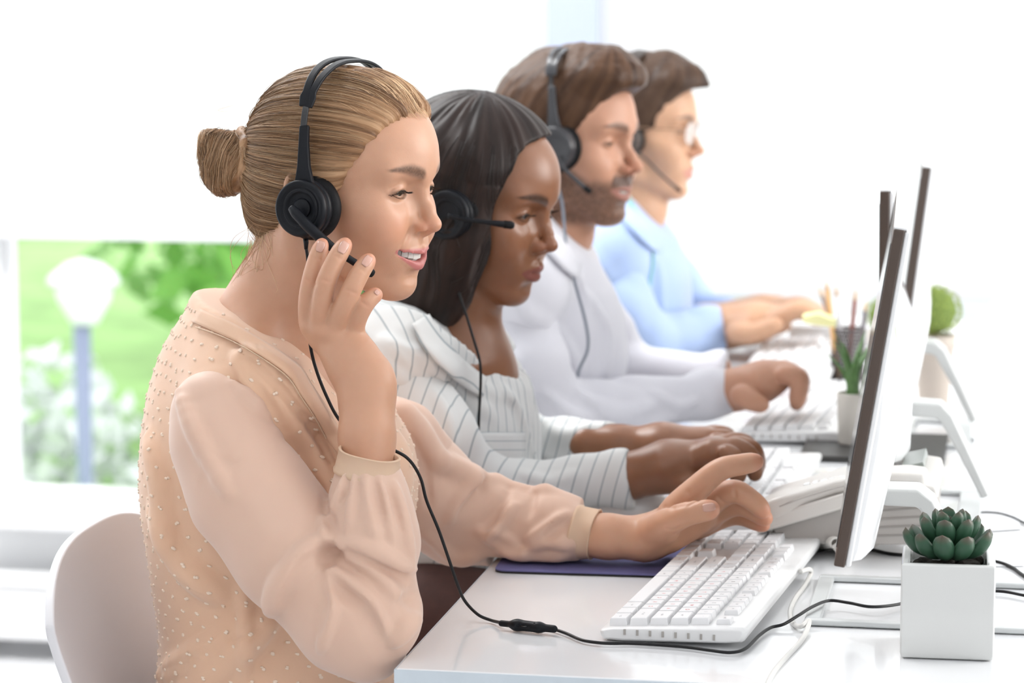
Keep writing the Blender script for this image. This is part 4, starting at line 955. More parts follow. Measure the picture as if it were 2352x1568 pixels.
# ------------------------------------------------------------------ headsets (worn, so things of their own)
def headset(f, cup, boom, label, group, top_z=0.1325, cushion=0.016, m=None, far=True, rail=0.009, half_w=0.092, detail=True, xc=0.0, boom_r=(9, 12, 12, 9, 8, 8), S=2400., top_x=0.0, under=0.0):
    """cup: local centre of the outer face of the near ear cup; boom: list of world points"""
    m = m or M['black']
    root = empty('headset', f.pt(*cup)); tag(root, label, 'headset', group)
    cup = np.array(cup, float)
    for sg in ((-1, 1) if far else (-1,)):
        c = cup.copy()
        if sg > 0: c[1] = -cup[1]
        n = unit(f.vec(-0.02, sg, 0.03)); up = f.vec(0, 0, 1); C = f.pt(*c); s = f.s/0.955
        b = MB(); b.lathe(C, [(0, -.0060*s), (.0125*s, -.0058*s), (.0150*s, -.0050*s), (.0156*s, -.0026*s), (.0166*s, -.0026*s), (.0195*s, -.0034*s), (.0205*s, -.0010*s), (.0240*s, 0), (.0258*s, -.0012*s), (.0266*s, -.0036*s), (.0270*s, -.0070*s), (.0262*s, -.0076*s), (.0262*s, -.0088*s), (.0272*s, -.0092*s), (.0276*s, -.0120*s), (.0268*s, -.0160*s), (.022*s, -.0175*s)], 56, n, up)
        cp = b.build('ear_cup', m, root, smooth=True)
        if detail and sg < 0:
            b = MB(); u = unit(up-n*(up@n)); w = np.cross(n, u)
            for k in range(64):
                if k % 16 in (0, 1): continue
                A = 2*math.pi*k/64; b.lathe(C-n*.0031*s+.0180*s*(math.cos(A)*u+math.sin(A)*w), [(.00048, 0), (.00048, .0005)], 6, n, up)
            b.build('vent_holes', M['black_gloss'], cp)
            b = MB(); b.lathe(C-n*.0058*s, [(0, .0022), (.0080*s, .0022), (.0092*s, .0012), (.0094*s, 0)], 40, n, up); b.build('boom_pivot', m, cp, smooth=True)
        b = MB(); prof = [(.012*s, -.0175*s)]
        for k in range(11):
            A = math.pi*(k/10); prof.append((.0225*s+.0080*s*math.sin(A), -.0160*s-cushion*s*.5*(1-math.cos(A))))
        prof.append((.012*s, -.016*s-cushion*s)); b.lathe(C, prof, 56, n, up); b.build('ear_cushion', M['black_soft'], root, smooth=True)
        # yoke
        b = MB(); o = -.0125*s
        yk = [c+[0, -sg*.010, .016], c+[0, -sg*.0085, .026], c+[0, -sg*.0100, .040], c+[0, -sg*.0135, .062], c+[0.0, -sg*.0175, .078]]
        if under: yk = [p+[0, -sg*under*min(1, i/2), 0] for i, p in enumerate(yk)]
        yk = [f.pt(p[0]-.24*(p[2]-c[2]-.016), p[1], p[2]) for p in yk]; sweep_rect(b, yk, f.vec(1, 0, 0), np.array([.026, .0185, .0125, .0100, .0095])*s, np.array([.004, .006, .006, .005, .0048])*s)
        b.build('yoke', m, root, bevel=.0016, seg=3)
    # sliders and headband
    yb = -cup[1]-.0165-under; z0 = cup[2]+.075
    arc = []
    for t in np.linspace(-1, 1, 41):
        # superellipse from one yoke over the crown to the other
        a = t*math.pi/2; arc.append((math.copysign(abs(math.sin(a))**.80, t)*yb, z0+(top_z-z0)*abs(math.cos(a))**.95))
    arc = np.array(arc); xb = cup[0]-.0155; xs = xb+(top_x-xb)*np.cos(np.linspace(-1, 1, 41)*math.pi/2)**1.2
    P3 = [f.pt(xs[i], arc[i][0], arc[i][1]) for i in range(41)]
    for r_ in (range(0, 9), range(32, 41)):
        b = MB(); sweep_rect(b, [f.pt(xs[i], arc[i][0]*.992, arc[i][1]-.001) for i in r_], f.vec(1, 0, 0), .0062, .0025); b.build('slider', M['black_gloss'], root, bevel=.0006)
    b = MB()
    for sgr in (-1, 1):
        off = [rail*max(0.0, min(1.0, (min(i-4, 36-i))/9.0))**.7*sgr for i in range(4, 37)]
        ww = [.0115 if abs(o) < .004 else .0078 for o in off]
        sweep_rect(b, [f.pt(xs[i]+off[i-4]*.5+sgr*.0012, arc[i][0], arc[i][1]+.0005*(sgr < 0)) for i in range(4, 37)], f.vec(1, 0, 0), np.array(ww)*f.s, .0034)
    b.build('headband', m, root, bevel=.0013, seg=3)
    # microphone boom
    B = spline(np.array(boom), 6); r = np.interp(np.linspace(0, 1, len(B)), np.linspace(0, 1, len(boom_r)), boom_r)/S
    b = MB(); b.tube(B, list(r), 14); k = int(len(B)*.80); bo = b.build('microphone_boom', m, root, smooth=True)
    b = MB(); d = unit(B[-1]-B[-3]); b.tube([B[-1]-d*.010, B[-1]-d*.009, B[-1]-d*.001, B[-1]+d*.002, B[-1]+d*.0028], [r[-1]*.9, r[-1]*1.10, r[-1]*1.15, r[-1]*.85, r[-1]*.3], 14); b.build('microphone', M['black_soft'], bo, smooth=True)
    return root
def cable(pts, r, m, name='cable', parent=None, n=10, sub=10, relief=None):
    b = MB(); b.tube(spline(np.array(pts), sub), r, n); return b.build(name, m, parent, smooth=True)
def headset_w1():
    f = HF1; c = f.loc(P1(686, 479, -.0995))
    boom = [P1(669, 477, -.1035), P1(682, 492, -.1065), P1(715, 527, -.110), P1(755, 562, -.110), P1(795, 590, -.105), P1(828, 611, -.099), P1(853, 627, -.094)]
    h = headset(f, c, boom, 'black on-ear headset on the blond woman, boom pinched in her raised fingers', None, boom_r=(8.5, 12, 12.5, 12, 9.5, 8, 9, 9.5), top_x=-.012)
    b = MB(); b.tube([P1(702, 548, -.088), P1(703, 556, -.088), P1(703, 572, -.087)], [6/S1, 6/S1, 4.2/S1], 12); b.build('strain_relief', M['black'], h, smooth=True)
    w = [P1(703, 566, -.087), P1(707, 600, -.088), P1(706, 650, -.088), P1(704, 720, -.09), P1(710, 775, -.10), P1(722, 835, -.105), P1(748, 905, -.115), P1(783, 968, -.12), P1(840, 1010, -.125),
         P1(905, 1034, -.125), P1(940, 1056, -.120), P1(966, 1098, -.11), P1(980, 1150, -.10), P1(1008, 1218, -.09), P1(1033, 1290, -.08), P1(1052, 1345, -.07), P1(1068, 1380, -.06)]
    zt = .7332
    e = [PZ(1098, 1411, zt+.004), PZ(1128, 1424, zt), PZ(1152, 1430, zt+.002)]
    cable(w+e, 1.55e-3, M['rubber'], 'cable', h)
    # in-line volume control
    a, b_ = PZ(1152, 1431, zt+.003), PZ(1272, 1444, zt+.003); d = unit(b_-a); L_ = np.linalg.norm(b_-a); sd = unit(np.cross(d, [0, 0, 1]))
    g = Grid(np.minimum(a, b_)-.02, np.maximum(a, b_)+.02, .0007)
    g.add(Cone(a+d*.006, a+d*L_*.3, .0028, .0052, ((0, 0, 1), 1.15)), 0); g.add(Cone(a+d*L_*.3, a+d*L_*.72, .0060, .0055, ((0, 0, 1), 1.15)), .004); g.add(Cone(a+d*L_*.72, b_-d*.006, .0050, .0036, ((0, 0, 1), 1.1)), .003)
    for q in (.0, .0028, .0056): g.add(Cone(a+d*q, a+d*(q+.0012), .0030, .0030), .0004); g.add(Cone(b_-d*q, b_-d*(q+.0012), .0036, .0036), .0004)
    g.cut(Cone(a+d*L_*.36-sd*-.0058+[0, 0, .001], a+d*L_*.58-sd*-.0058+[0, 0, .001], .0013, .0013), .0004)
    g.cut(Cone(a+d*L_*.66+sd*.0058+[0, 0, .004], a+d*L_*.66-sd*.008+[0, 0, .004], .0004, .0004), 0)
    V, Q = g.mesh(); V[:, 2] = np.maximum(V[:, 2], .7305); ct = link('volume_control', np_mesh('volume_control', V, Q), M['black'], h)
    b = MB(); b.lathe(a+d*L_*.47+sd*.0030+[0, 0, .0008], [(.0032, -.0006), (.0034, 0), (.0032, .0006)], 20, (0, 0, 1)); b.build('volume_wheel', M['black_gloss'], ct)
    def q(x, y, z=zt-.0015+.0016): return PZ(x, y, z)
    cable([q(1272, 1444), q(1300, 1454), q(1335, 1469), q(1370, 1475), q(1400, 1477), q(1450, 1477), q(1520, 1481), q(1580, 1486), q(1630, 1493), q(1678, 1498), q(1712, 1489), q(1745, 1458), q(1770, 1441), q(1800, 1433, .735), q(1835, 1412, .739), q(1868, 1392, .740), q(1905, 1379, .739), q(1950, 1384, .739), q(2000, 1393, .738), q(2060, 1388, .735), q(2120, 1372), q(2200, 1362), q(2290, 1357), q(2352, 1367), q(2420, 1380)], 1.55e-3, M['rubber'], 'cable', h)
    return h
# ------------------------------------------------------------------ the three colleagues further along
def stripe_mat(name, base, line, rough=0.7, width=0.10):
    m = mat(name, base, rough, sheen=.2, sss=.15, sss_r=(1, 1, 1), sss_s=.01, bump=(500, .08, .0005)); nt = m.node_tree; L = nt.links.new; b = nt.nodes['Principled BSDF']
    a = nt.nodes.new('ShaderNodeAttribute'); a.attribute_name = 'stripe'; x = nt.nodes.new('ShaderNodeSeparateXYZ'); L(a.outputs['Vector'], x.inputs[0])
    fr = nt.nodes.new('ShaderNodeMath'); fr.operation = 'PINGPONG'; fr.inputs[1].default_value = 0.5; L(x.outputs['X'], fr.inputs[0])
    r = nt.nodes.new('ShaderNodeMapRange'); r.inputs['From Min'].default_value = width*.5; r.inputs['From Max'].default_value = width*.5+.05; L(fr.outputs[0], r.inputs['Value'])
    mx = nt.nodes.new('ShaderNodeMix'); mx.data_type = 'RGBA'; mx.inputs['A'].default_value = (*line, 1); mx.inputs['B'].default_value = (*base, 1); L(r.outputs['Result'], mx.inputs['Factor']); L(mx.outputs['Result'], b.inputs['Base Color'])
    return m
M['shirt_stripe'] = stripe_mat('striped_cotton', (0.76, 0.77, 0.76), (0.36, 0.41, 0.43), width=.05)
M['shirt_white'] = mat('white_cotton', (0.76, 0.755, 0.81), 0.7, sss=.15, sss_r=(1, 1, 1), sss_s=.01, sheen=.2, noise=(12, .02))
M['shirt_blue'] = mat('light_blue_cotton', (0.40, 0.52, 0.77), 0.7, sss=.15, sss_r=(1, 1, 1), sss_s=.01, sheen=.2, noise=(12, .03))
M['trousers_brown'] = mat('dark_brown_cloth', (0.070, 0.028, 0.022), 0.8, noise=(80, .1))
M['trousers_navy'] = mat('navy_cloth', (0.03, 0.035, 0.06), 0.8)
def simple_body(root, P, S, G, f, skin, lipc, browc, mskin, neck, chest, hands, arms, torso, smile=0, lips=1.0, beard=None, male=True, brow_w=1.3, blush=0, kf=0.007, hres=.0022, legs=True, hip=1640):
    """neck, chest and hands as one body; neck: world points and radii"""
    G.chain(neck[0], neck[1], 0.018)
    for e, k in chest: G.add(e, k)
    parts = [G.mesh()]
    pr = []
    for lo, hi, segs, fg in hands:
        g = Grid(lo, hi, hres)
        for a, b, ra, rb, fl, k in segs: g.add(Cone(P(*a), P(*b), ra/S, rb/S, fl), k)
        fingers(g, fg, P, S, kf); parts.append(g.mesh()); pr.append(g)
    pts = [P(*t[0]) for t in torso]
    allp = np.array(pts+[P(*q) for ar in arms for q in ar]); lo = allp.min(0)-.16; hi = allp.max(0)+.16
    Gb = Grid(lo, hi, .007); Gb.chain(pts, [t[1]*.78 for t in torso], .03, ((0, 1, 0), .9))
    for ar in arms: Gb.chain([P(*q) for q in ar], [.028, .022, .021, .020, .020][:len(ar)], .015)
    if legs:
        h = P(*torso[-1][0])
        for sg in (-1, 1):
            Gb2 = Cone(h+[0, sg*.09, 0], h+[.22, sg*.10, -.01], .050, .045); Gb.add(Gb2, .03)
    parts.append(Gb.mesh())
    V, Q = join_vq(parts); V = relax(V, Q, 1, .35)
    C = face_paint(f, V, skin, lipc, browc, smile=smile, lips=lips, beard=beard, brow_w=brow_w, blush=blush)
    # lighter palms-side finger tips
    link('body', np_mesh('body', V, Q, cols=C), mskin, root)
    return pr
def torso_cloth(name, root, P, S, rows, m, arms=(), extra=(), neck=None, noise=(0.003, (14, 14, 9), 1), h=.004, ridges=(), creases=(), yoff=.01, k=.03, attrs=None, parent_sleeves=None, pre=None):
    pts = [P((r[1]+r[2])/2, r[0], yoff) for r in rows]; allp = [P(r[1], r[0]) for r in rows]+[P(r[2], r[0]) for r in rows]
    allp = np.array(allp); wid = max((r[2]-r[1])/2/S/r[3] for r in rows)
    lo = allp.min(0)-.03; hi = allp.max(0)+.03; lo[1] = pts[0][1]-wid-.04; hi[1] = pts[0][1]+wid+.04
    for a, b, ra, rb in arms:
        for q, r in ((a, ra), (b, rb)): q = P(*q); lo = np.minimum(lo, q-r/S-.02); hi = np.maximum(hi, q+r/S+.02)
    for p, _ in extra: lo = np.minimum(lo, p.lo-.02); hi = np.maximum(hi, p.hi+.02)
    G = Grid(lo, hi, h)
    for i in range(len(rows)-1):
        a, b = rows[i], rows[i+1]; G.add(Cone(pts[i], pts[i+1], (a[2]-a[1])/2/S*.97, (b[2]-b[1])/2/S*.97, ((0, 1, 0), (a[3]+b[3])/2)), .02)
    for p, kk in extra: G.add(p, kk)
    for a, b, ra, rb in arms: G.add(Cone(P(*a), P(*b), ra/S, rb/S), k)
    if pre: pre(G)
    for L_, r, kk in ridges: ridge(G, L_, r, kk, S)
    for L_, r in creases: crease(G, L_, r, .008, S)
    cloth_noise(G, noise[0], noise[1], noise[2])
    if neck: neckline(G, lambda x, y: P(x, y, -.085), *neck)
    return cloth(name, G, m, root, 1, attrs=attrs), G
def sleeve_of(name, root, P, S, segs, m, end, noise=(.003, (20, 20, 14), 4), h=.0035, ridges=(), creases=(), attrs=None, k=.02, floor=None):
    pts = np.array([P(*s[0]) for s in segs]+[P(*s[1]) for s in segs]); rm = max(max(s[2], s[3]) for s in segs)/S
    G = Grid(pts.min(0)-rm-.015, pts.max(0)+rm+.015, h)
    for i, (a, b, ra, rb) in enumerate(segs): G.add(Cone(P(*a), P(*b), ra/S, rb/S), k if i else 0)
    for L_, r, kk in ridges: ridge(G, L_, r, kk, S)
    for L_, r in creases: crease(G, L_, r, .008, S)
    cloth_noise(G, *noise)
    e0, e1 = P(*end[0]), P(*end[1]); n = unit(e1-e0)        # cloth stops at e1
    G.apply(lambda F, X, Y, Z: np.maximum(F, (X-e1[0])*n[0]+(Y-e1[1])*n[1]+(Z-e1[2])*n[2]))
    if floor: G.apply(lambda F, X, Y, Z: np.maximum(F, floor-Z))
    return cloth(name, G, m, root, 1, attrs=attrs)
def cuff_ring(root, a, b, r0, r1, m, name='cuff', attrs=None):
    ax = unit(b-a); u = unit(np.cross(ax, [0, 1, 0])); w = np.cross(ax, u); n = 40; L_ = np.linalg.norm(b-a); V = []; F = []
    prof = [(r0-.002, 0), (r0+.0012, .001), (r0+.0006, .5*L_), (r1+.0010, L_-.001), (r1, L_), (r1-.0025, L_-.0003), (r1-.0035, .6*L_)]
    for r, hh in prof:
        for k in range(n): A = 2*math.pi*k/n; V.append(a+ax*hh+r*(math.cos(A)*u+math.sin(A)*w))
    m_ = len(prof)
    F = [(i*n+k, i*n+(k+1) % n, ((i+1) % m_)*n+(k+1) % n, ((i+1) % m_)*n+k) for i in range(m_) for k in range(n)]
    V = np.array(V); return link(name, np_mesh(name, V, F, attrs=attrs(V) if attrs else None), m, root)

Y2 = Y1+.47; S2 = 2040.
def P2(px, py, d=0.0): return PY(px, py, Y2+d)
def build_w2():
    root = empty('person', P2(960, 1560)*np.array([1, 1, 0])+np.array([0, 0, .44]))
    tag(root, 'woman with a long dark bob in a white striped shirt, typing beside the blond woman', 'person', 'call centre workers at the long desk')
    f = Frame(P2(1086, 479), 16, 15, 0, .965)
    G = Grid(*pbox(P2, 920, 190, 1300, 960, -.13, .13), .0017)
    build_head(G, f, smile=0.0, lid=1.0, nose=1.02, lips=1.30, ears=False, jaw=1.0)
    for sg in (-1, 1): G.add(f.ell((.094, sg*.0105, -.0160), (.0100, .0062, .0070)), .004)
    skin = np.array([0.27, 0.118, 0.060])
    nk = ([f.pt(-.018, 0, -.01), f.pt(-.028, 0, -.065), P2(1045, 700), P2(1020, 780), P2(1015, 850)], [.050, .047, .048, .052, .055])
    chest = [(Ell(P2(1030, 900), (.070, .085, .070)), .03), (Ell(P2(1070, 880), (.055, .07, .075)), .03), (Cone(P2(1110, 850, -.02), P2(1070, 850, -.08), .010, .010), .02), (Cone(P2(1110, 850, .02), P2(1070, 850, .08), .010, .010), .02),
             (Cone(f.pt(-.02, -.05, -.03), P2(1105, 840, -.016), .010, .012), .02), (Cone(f.pt(-.02, .05, -.03), P2(1105, 840, .016), .010, .012), .02)]
    yv = (0, 1, 0)
    dr, dl = -.02, .10
    segs = [((1380, 1105, dr), (1450, 1092, dr), 50, 45, None, 0), ((1450, 1092, dr), (1530, 1068, dr), 45, 50, (yv, .85), .02), ((1530, 1068, dr), (1640, 1042, dr+.005), 48, 38, (yv, .62), .02), ((1640, 1040, dr-.02), (1690, 1028, dr-.02), 32, 22, None, .015), ((1640, 1036, dr+.03), (1680, 1022, dr+.03), 30, 22, None, .015),
            ((1500, 1095, dr-.01), (1560, 1105, dr-.02), 30, 24, None, .015)]
    fg = [([(1668, 1040, dr-.040), (1690, 1058, dr-.042), (1696, 1080, dr-.040), (1694, 1098, dr-.038)], [19, 16, 14, 11]),
          ([(1680, 1030, dr-.018), (1716, 1042, dr-.020), (1732, 1070, dr-.018), (1734, 1092, dr-.016)], [20, 17, 14, 11]),
          ([(1685, 1022, dr+.006), (1725, 1032, dr+.004), (1738, 1058, dr+.006), (1738, 1082, dr+.008)], [20, 17, 14, 11]),
          ([(1678, 1015, dr+.030), (1712, 1018, dr+.030), (1726, 1042, dr+.032), (1726, 1064, dr+.034)], [18, 15, 13, 10]),
          ([(1555, 1105, dr-.02), (1600, 1118, dr-.03), (1640, 1118, dr-.04), (1660, 1118, dr-.045)], [24, 19, 15, 12])]
    segl = [((1350, 1020, dl), (1420, 1022, dl), 46, 40, None, 0), ((1420, 1022, dl), (1520, 1020, dl), 40, 44, (yv, .85), .02), ((1520, 1020, dl), (1620, 1012, dl), 42, 34, (yv, .65), .02)]
    fl = [([(1640, 1012, dl-.03), (1672, 1022, dl-.03), (1682, 1046, dl-.03)], [17, 15, 12]), ([(1640, 1004, dl-.008), (1680, 1010, dl-.008), (1694, 1036, dl-.006)], [17, 15, 12]),
          ([(1635, 998, dl+.014), (1668, 1000, dl+.014), (1682, 1024, dl+.016)], [17, 15, 12]), ([(1625, 994, dl+.034), (1655, 996, dl+.034), (1668, 1018, dl+.036)], [15, 13, 11]), ([(1550, 1035, dl-.03), (1600, 1044, dl-.04), (1640, 1046, dl-.045)], [22, 17, 13])]
    hands = [(*pbox(P2, 1320, 960, 1780, 1170, -.11, .06), segs, fg), (*pbox(P2, 1300, 940, 1760, 1100, .03, .17), segl, fl)]
    arms = [[(930, 880, -.135), (1000, 990, -.145), (1085, 1115, -.10), (1180, 1122, -.06), (1330, 1105, -.02)], [(1120, 880, .13), (1150, 960, .15), (1200, 1040, .15), (1300, 1020, .13)]]
    torso = [((1010, 860), .06), ((1020, 1000), .078), ((1020, 1150), .075), ((1000, 1300), .075), ((985, 1420), .085), ((985, 1480), .088)]
    simple_body(root, P2, S2, G, f, skin, np.array([.24, .075, .06]), np.array([.016, .010, .008]), M['skin_dark'], nk, chest, hands, arms, torso, brow_w=1.5)
    for sg in (-1, 1): eyeball(f, sg, M['eye'], root, gaze=(4, -12), iris=(.02, .012, .008)); lashes(f, sg, M['lash'], root, lid=.8, droop=.6, n=30)
    # bob
    H = Grid(f.c-[.17, .14, .17], f.c+[.14, .14, .17], .002)
    H.add(f.ell((-.010, 0, .046), (.102, .090, .090)), 0); H.add(f.ell((.020, 0, .056), (.060, .074, .062)), .02)
    for sg in (-1, 1):
        H.add(Cone(f.pt(.015, sg*.060, .05), P2(1065, 560, sg*.075), .042, .034), .03); H.add(Cone(P2(1065, 560, sg*.075), P2(1035, 665, sg*.066), .034, .026), .03)
        H.add(Cone(f.pt(-.04, sg*.055, .03), P2(985, 670, sg*.05), .050, .036), .03)
    H.add(Cone(f.pt(-.055, 0, .02), P2(955, 650, 0), .062, .040), .03)
    H.add(Cone(P2(905, 640, -.02), P2(1000, 680, -.04), .036, .030), .03)
    xl = np.array([f.loc(P2(x, y, -.072)) for x, y in ((1150, 196), (1205, 224), (1222, 262), (1228, 296), (1218, 326), (1194, 362), (1176, 420), (1158, 480), (1142, 540), (1120, 600), (1092, 660), (1078, 720))])
    zz = xl[::-1, 2]; xx = xl[::-1, 0]
    def face_cut(F, X, Y, Z):
        X, Y, Z = np.broadcast_arrays(X, Y, Z); L = f.loc(np.stack([X, Y, Z], -1).reshape(-1, 3)); x, y, z = L.T
        lim = np.interp(z, zz, xx)-.40*np.clip(y+.066, 0, .14)*sstep(.125, .075, z); g = (x-lim)*.8
        g = np.where(z > zz.max(), np.minimum(g, .0), g)
        top = f.s*0+(-1.0); part = np.maximum(F.ravel(), np.where(z > zz.max(), -1, g)); return part.reshape(F.shape)
    H.apply(face_cut); H.cut(f.ell((.094, 0, .020), (.066, .085, .070)), .012); H.cut(f.ell((.045, 0, -.09), (.055, .052, .075)), .012)
    def fl2(V):
        L = f.loc(V); a = np.arctan2(L[:, 1], L[:, 0]+.02); r = np.hypot(L[:, 1], L[:, 0]+.02); return np.stack([np.cos(a)*.09, np.sin(a)*.09+np.where(L[:, 2] > .05, L[:, 1]*.2, 0), L[:, 2]], 1)
    def gr(F, X, Y, Z):
        X, Y, Z = np.broadcast_arrays(X, Y, Z); a = fl2(np.stack([X, Y, Z], -1).reshape(-1, 3)).reshape(X.shape+(3,)); return F+.0016*noise3(a[..., 0]*160, a[..., 1]*160, a[..., 2]*9)
    H.apply(gr)
    hr = hair_surface('hair', H, fl2, M['hair_black'], root)
    rs = np.random.RandomState(9); C = []
    for i in range(500):                                  # strands down the side
        a = rs.uniform(-2.6, 2.6); V0 = np.array([math.cos(a), math.sin(a)]); zs = np.linspace(rs.uniform(.02, .11), rs.uniform(-.10, -.02), 14)
        q = np.array([f.pt(V0[0]*.10-.01, V0[1]*.10, z) for z in zs]); q = H.project(q, .0005, 8); 
        if np.abs(np.diff(q, axis=0)).max() < .02: C.append(q)
    for i in range(60):                                   # curled tips under the chin
        t = rs.rand(); q = [P2(1078+10*t, 655, -.06+.05*t), P2(1092+18*t, 694+10*t, -.03+.05*t), P2(1128+10*t, 708+10*rs.rand(), -.0+.05*t), P2(1158+12*rs.rand(), 692, .02+.05*t)]; C.append(spline(q, 6))
    ribbon_strands('hair_strands', C, .00035, mat('hair_strand_black', (.022, .015, .013), .38), root)
    # shirt
    st = lambda V: {'stripe': np.stack([((V[:, 0]-P2(1000, 0)[0])*.72+(V[:, 1]-Y2)*.70-.12*(V[:, 2]-.9))/.0145, V[:, 1], V[:, 2]], 1)}
    st_arm = lambda V: {'stripe': np.stack([(V[:, 0]*.96-V[:, 2]*.25)/.0150, V[:, 1], V[:, 2]], 1)}
    rows = [(790, 900, 1110, .85), (850, 860, 1165, .78), (930, 850, 1215, .76), (1010, 850, 1240, .77), (1100, 850, 1235, .8), (1200, 860, 1215, .82), (1300, 865, 1165, .84), (1360, 865, 1140, .84)]
    ex = [(Cone(P2(990, 760, sg*.045), P2(930, 830, sg*.125), .050, .048), .03) for sg in (-1, 1)]+[(Cone(P2(975, 765, sg*.05), P2(900, 800, sg*.10), .045, .045), .03) for sg in (-1, 1)]+[(Cone(P2(900, 800, -.10), P2(868, 800, -.09), .045, .045), .03), (Ell(P2(930, 800, -.03), (.065, .10, .038)), .03), (Cone(P2(1000, 780, -.05), P2(930, 790, -.09), .042, .045), .03)]+[(Cone(P2(1030, 690), P2(1015, 770), .052, .058), .02)]
    o, Gs = torso_cloth('shirt', root, P2, S2, rows, M['shirt_stripe'], arms=(), extra=ex, attrs=st,
        neck=([(880, 690), (960, 705), (1000, 735), (1025, 775), (1060, 815), (1110, 852), (1146, 880), (1165, 905)], [(600, .13), (740, .12), (800, .08), (860, .04), (890, -.004)], Y2, None, None, (.012, .0016)),
        ridges=[([(880, 780), (960, 830), (1060, 900), (1130, 960)], 12, .012), ([(900, 850), (980, 930), (1040, 1010)], 12, .012), ([(1140, 880), (1190, 930), (1225, 1020), (1235, 1090)], 7, .008), ([(960, 800), (1080, 880), (1180, 920)], 8, .01), ([(1190, 830), (1215, 900), (1225, 980)], 8, .01)],
        creases=[([(920, 800), (1000, 870), (1060, 930)], 4), ([(1150, 900), (1190, 960), (1205, 1060)], 3)], noise=(.003, (15, 15, 10), 3))
    pk = []                                               # chest pocket
    q, ok = Gs.hit(*np.meshgrid(np.linspace(1034, 1208, 14), np.linspace(992, 1086, 9)), .0022)
    if ok.all():
        Vp = q.reshape(-1, 3); Qp = [(i*14+j, i*14+j+1, (i+1)*14+j+1, (i+1)*14+j) for i in range(8) for j in range(13)]
        pmesh = np_mesh('pocket', Vp, Qp, attrs={'stripe': np.stack([np.repeat(np.linspace(0, 4.6, 9), 14), Vp[:, 1], Vp[:, 2]], 1)}); po = link('pocket', pmesh, M['shirt_stripe'], o); so = po.modifiers.new('t', 'SOLIDIFY'); so.thickness = .0016; so.offset = 1
    # collar leaves
    patch('collar', Gs, P2, [(985, 722), (1012, 765), (1050, 812), (1090, 848), (1118, 868)], [(945, 745), (975, 800), (1020, 850), (1070, 892), (1108, 912)], M['shirt_stripe'], o, off=.005, th=.003, attrs=lambda V: {'stripe': np.stack([(V[:, 0]*.75+V[:, 2]*.6)/.013, V[:, 1], V[:, 2]], 1)})
    for sg, pts in ((1, [[(1080, 690, .055), (1110, 730, .055), (1140, 790, .048), (1150, 850, .030)], [(1100, 712, .080), (1140, 745, .080), (1180, 790, .070), (1175, 812, .055)]]),):
        a = spline([P2(*p) for p in pts[0]], 5); b = spline([P2(*p) for p in pts[1]], 5); n = len(a); V = []
        for t in np.linspace(0, 1, 6): V += list(a*(1-t)+b*t+np.array([.004*math.sin(math.pi*t), 0, .006*math.sin(math.pi*t)]))
        V = np.array(V); Q = [(i*n+j, i*n+j+1, (i+1)*n+j+1, (i+1)*n+j) for i in range(5) for j in range(n-1)]
        co = link('collar', np_mesh('collar', V, Q, attrs=st(V)), M['shirt_stripe'], o); so = co.modifiers.new('t', 'SOLIDIFY'); so.thickness = .0018; so.offset = 0
    sleeve_of('sleeve', root, P2, S2, [((925, 850, -.135), (1000, 990, -.145), 76, 82), ((1000, 990, -.145), (1085, 1110, -.10), 82, 80), ((1085, 1112, -.10), (1180, 1122, -.06), 72, 60), ((1180, 1122, -.06), (1330, 1105, -.02), 58, 58), ((1330, 1105, -.02), (1440, 1100, -.02), 58, 60), ((1440, 1100, -.02), (1500, 1095, -.02), 60, 60)], M['shirt_stripe'], ((1330, 1112, dr), (1452, 1098, dr)),
              ridges=[([(1200, 1090), (1260, 1110), (1320, 1090)], 8, .01), ([(1170, 1130), (1240, 1140), (1300, 1130)], 8, .01), ([(1000, 900), (1030, 960), (1040, 1020)], 8, .012)], attrs=st_arm)
    sleeve_of('sleeve', root, P2, S2, [((1120, 880, .13), (1150, 960, .15), 74, 78), ((1150, 960, .15), (1200, 1040, .15), 78, 72), ((1200, 1040, .15), (1300, 1020, .13), 70, 60), ((1300, 1020, .13), (1420, 1018, dl), 58, 52)], M['shirt_stripe'], ((1300, 1022, .13), (1400, 1020, dl)),
              ridges=[([(1240, 960), (1300, 1000), (1360, 980)], 8, .01), ([(1230, 1040), (1290, 1060), (1340, 1040)], 8, .01)], attrs=st_arm)
    T = Grid(*pbox(P2, 780, 1300, 1330, 1600, -.23, .23), .006)
    T.add(Ell(P2(985, 1450), (.115, .17, .09)), 0)
    for sg in (-1, 1): T.chain([P2(1000, 1470, sg*.09), P2(1300, 1485, sg*.10)], [.088, .072], .03)
    cloth('trousers', T, M['trousers_brown'], root, 1)
    c = f.loc(P2(1022, 494, -.115))
    h = headset(f, c, [P2(1030, 495, -.12), P2(1060, 502, -.122), (P2(1100, 508, -.118)), P2(1140, 513, -.112), P2(1176, 517, -.104)], 'black headset on the woman with the dark bob', None, boom_r=(6, 5, 4.5, 5, 7.5, 8), S=S2, top_z=.118, detail=False, top_x=-.005, far=False, under=.030)
    cable([P2(1012, 545, -.105), P2(1030, 600, -.10), P2(1050, 660, -.09), P2(1070, 720, -.10), P2(1088, 780, -.105), P2(1102, 830, -.11), P2(1104, 880, -.115), P2(1100, 960, -.125), P2(1100, 1020, -.125), P2(1110, 1085, -.12), P2(1130, 1180, -.10), P2(1200, 1240, -.08)], 1.6e-3, M['rubber'], 'cable', h)
    return root

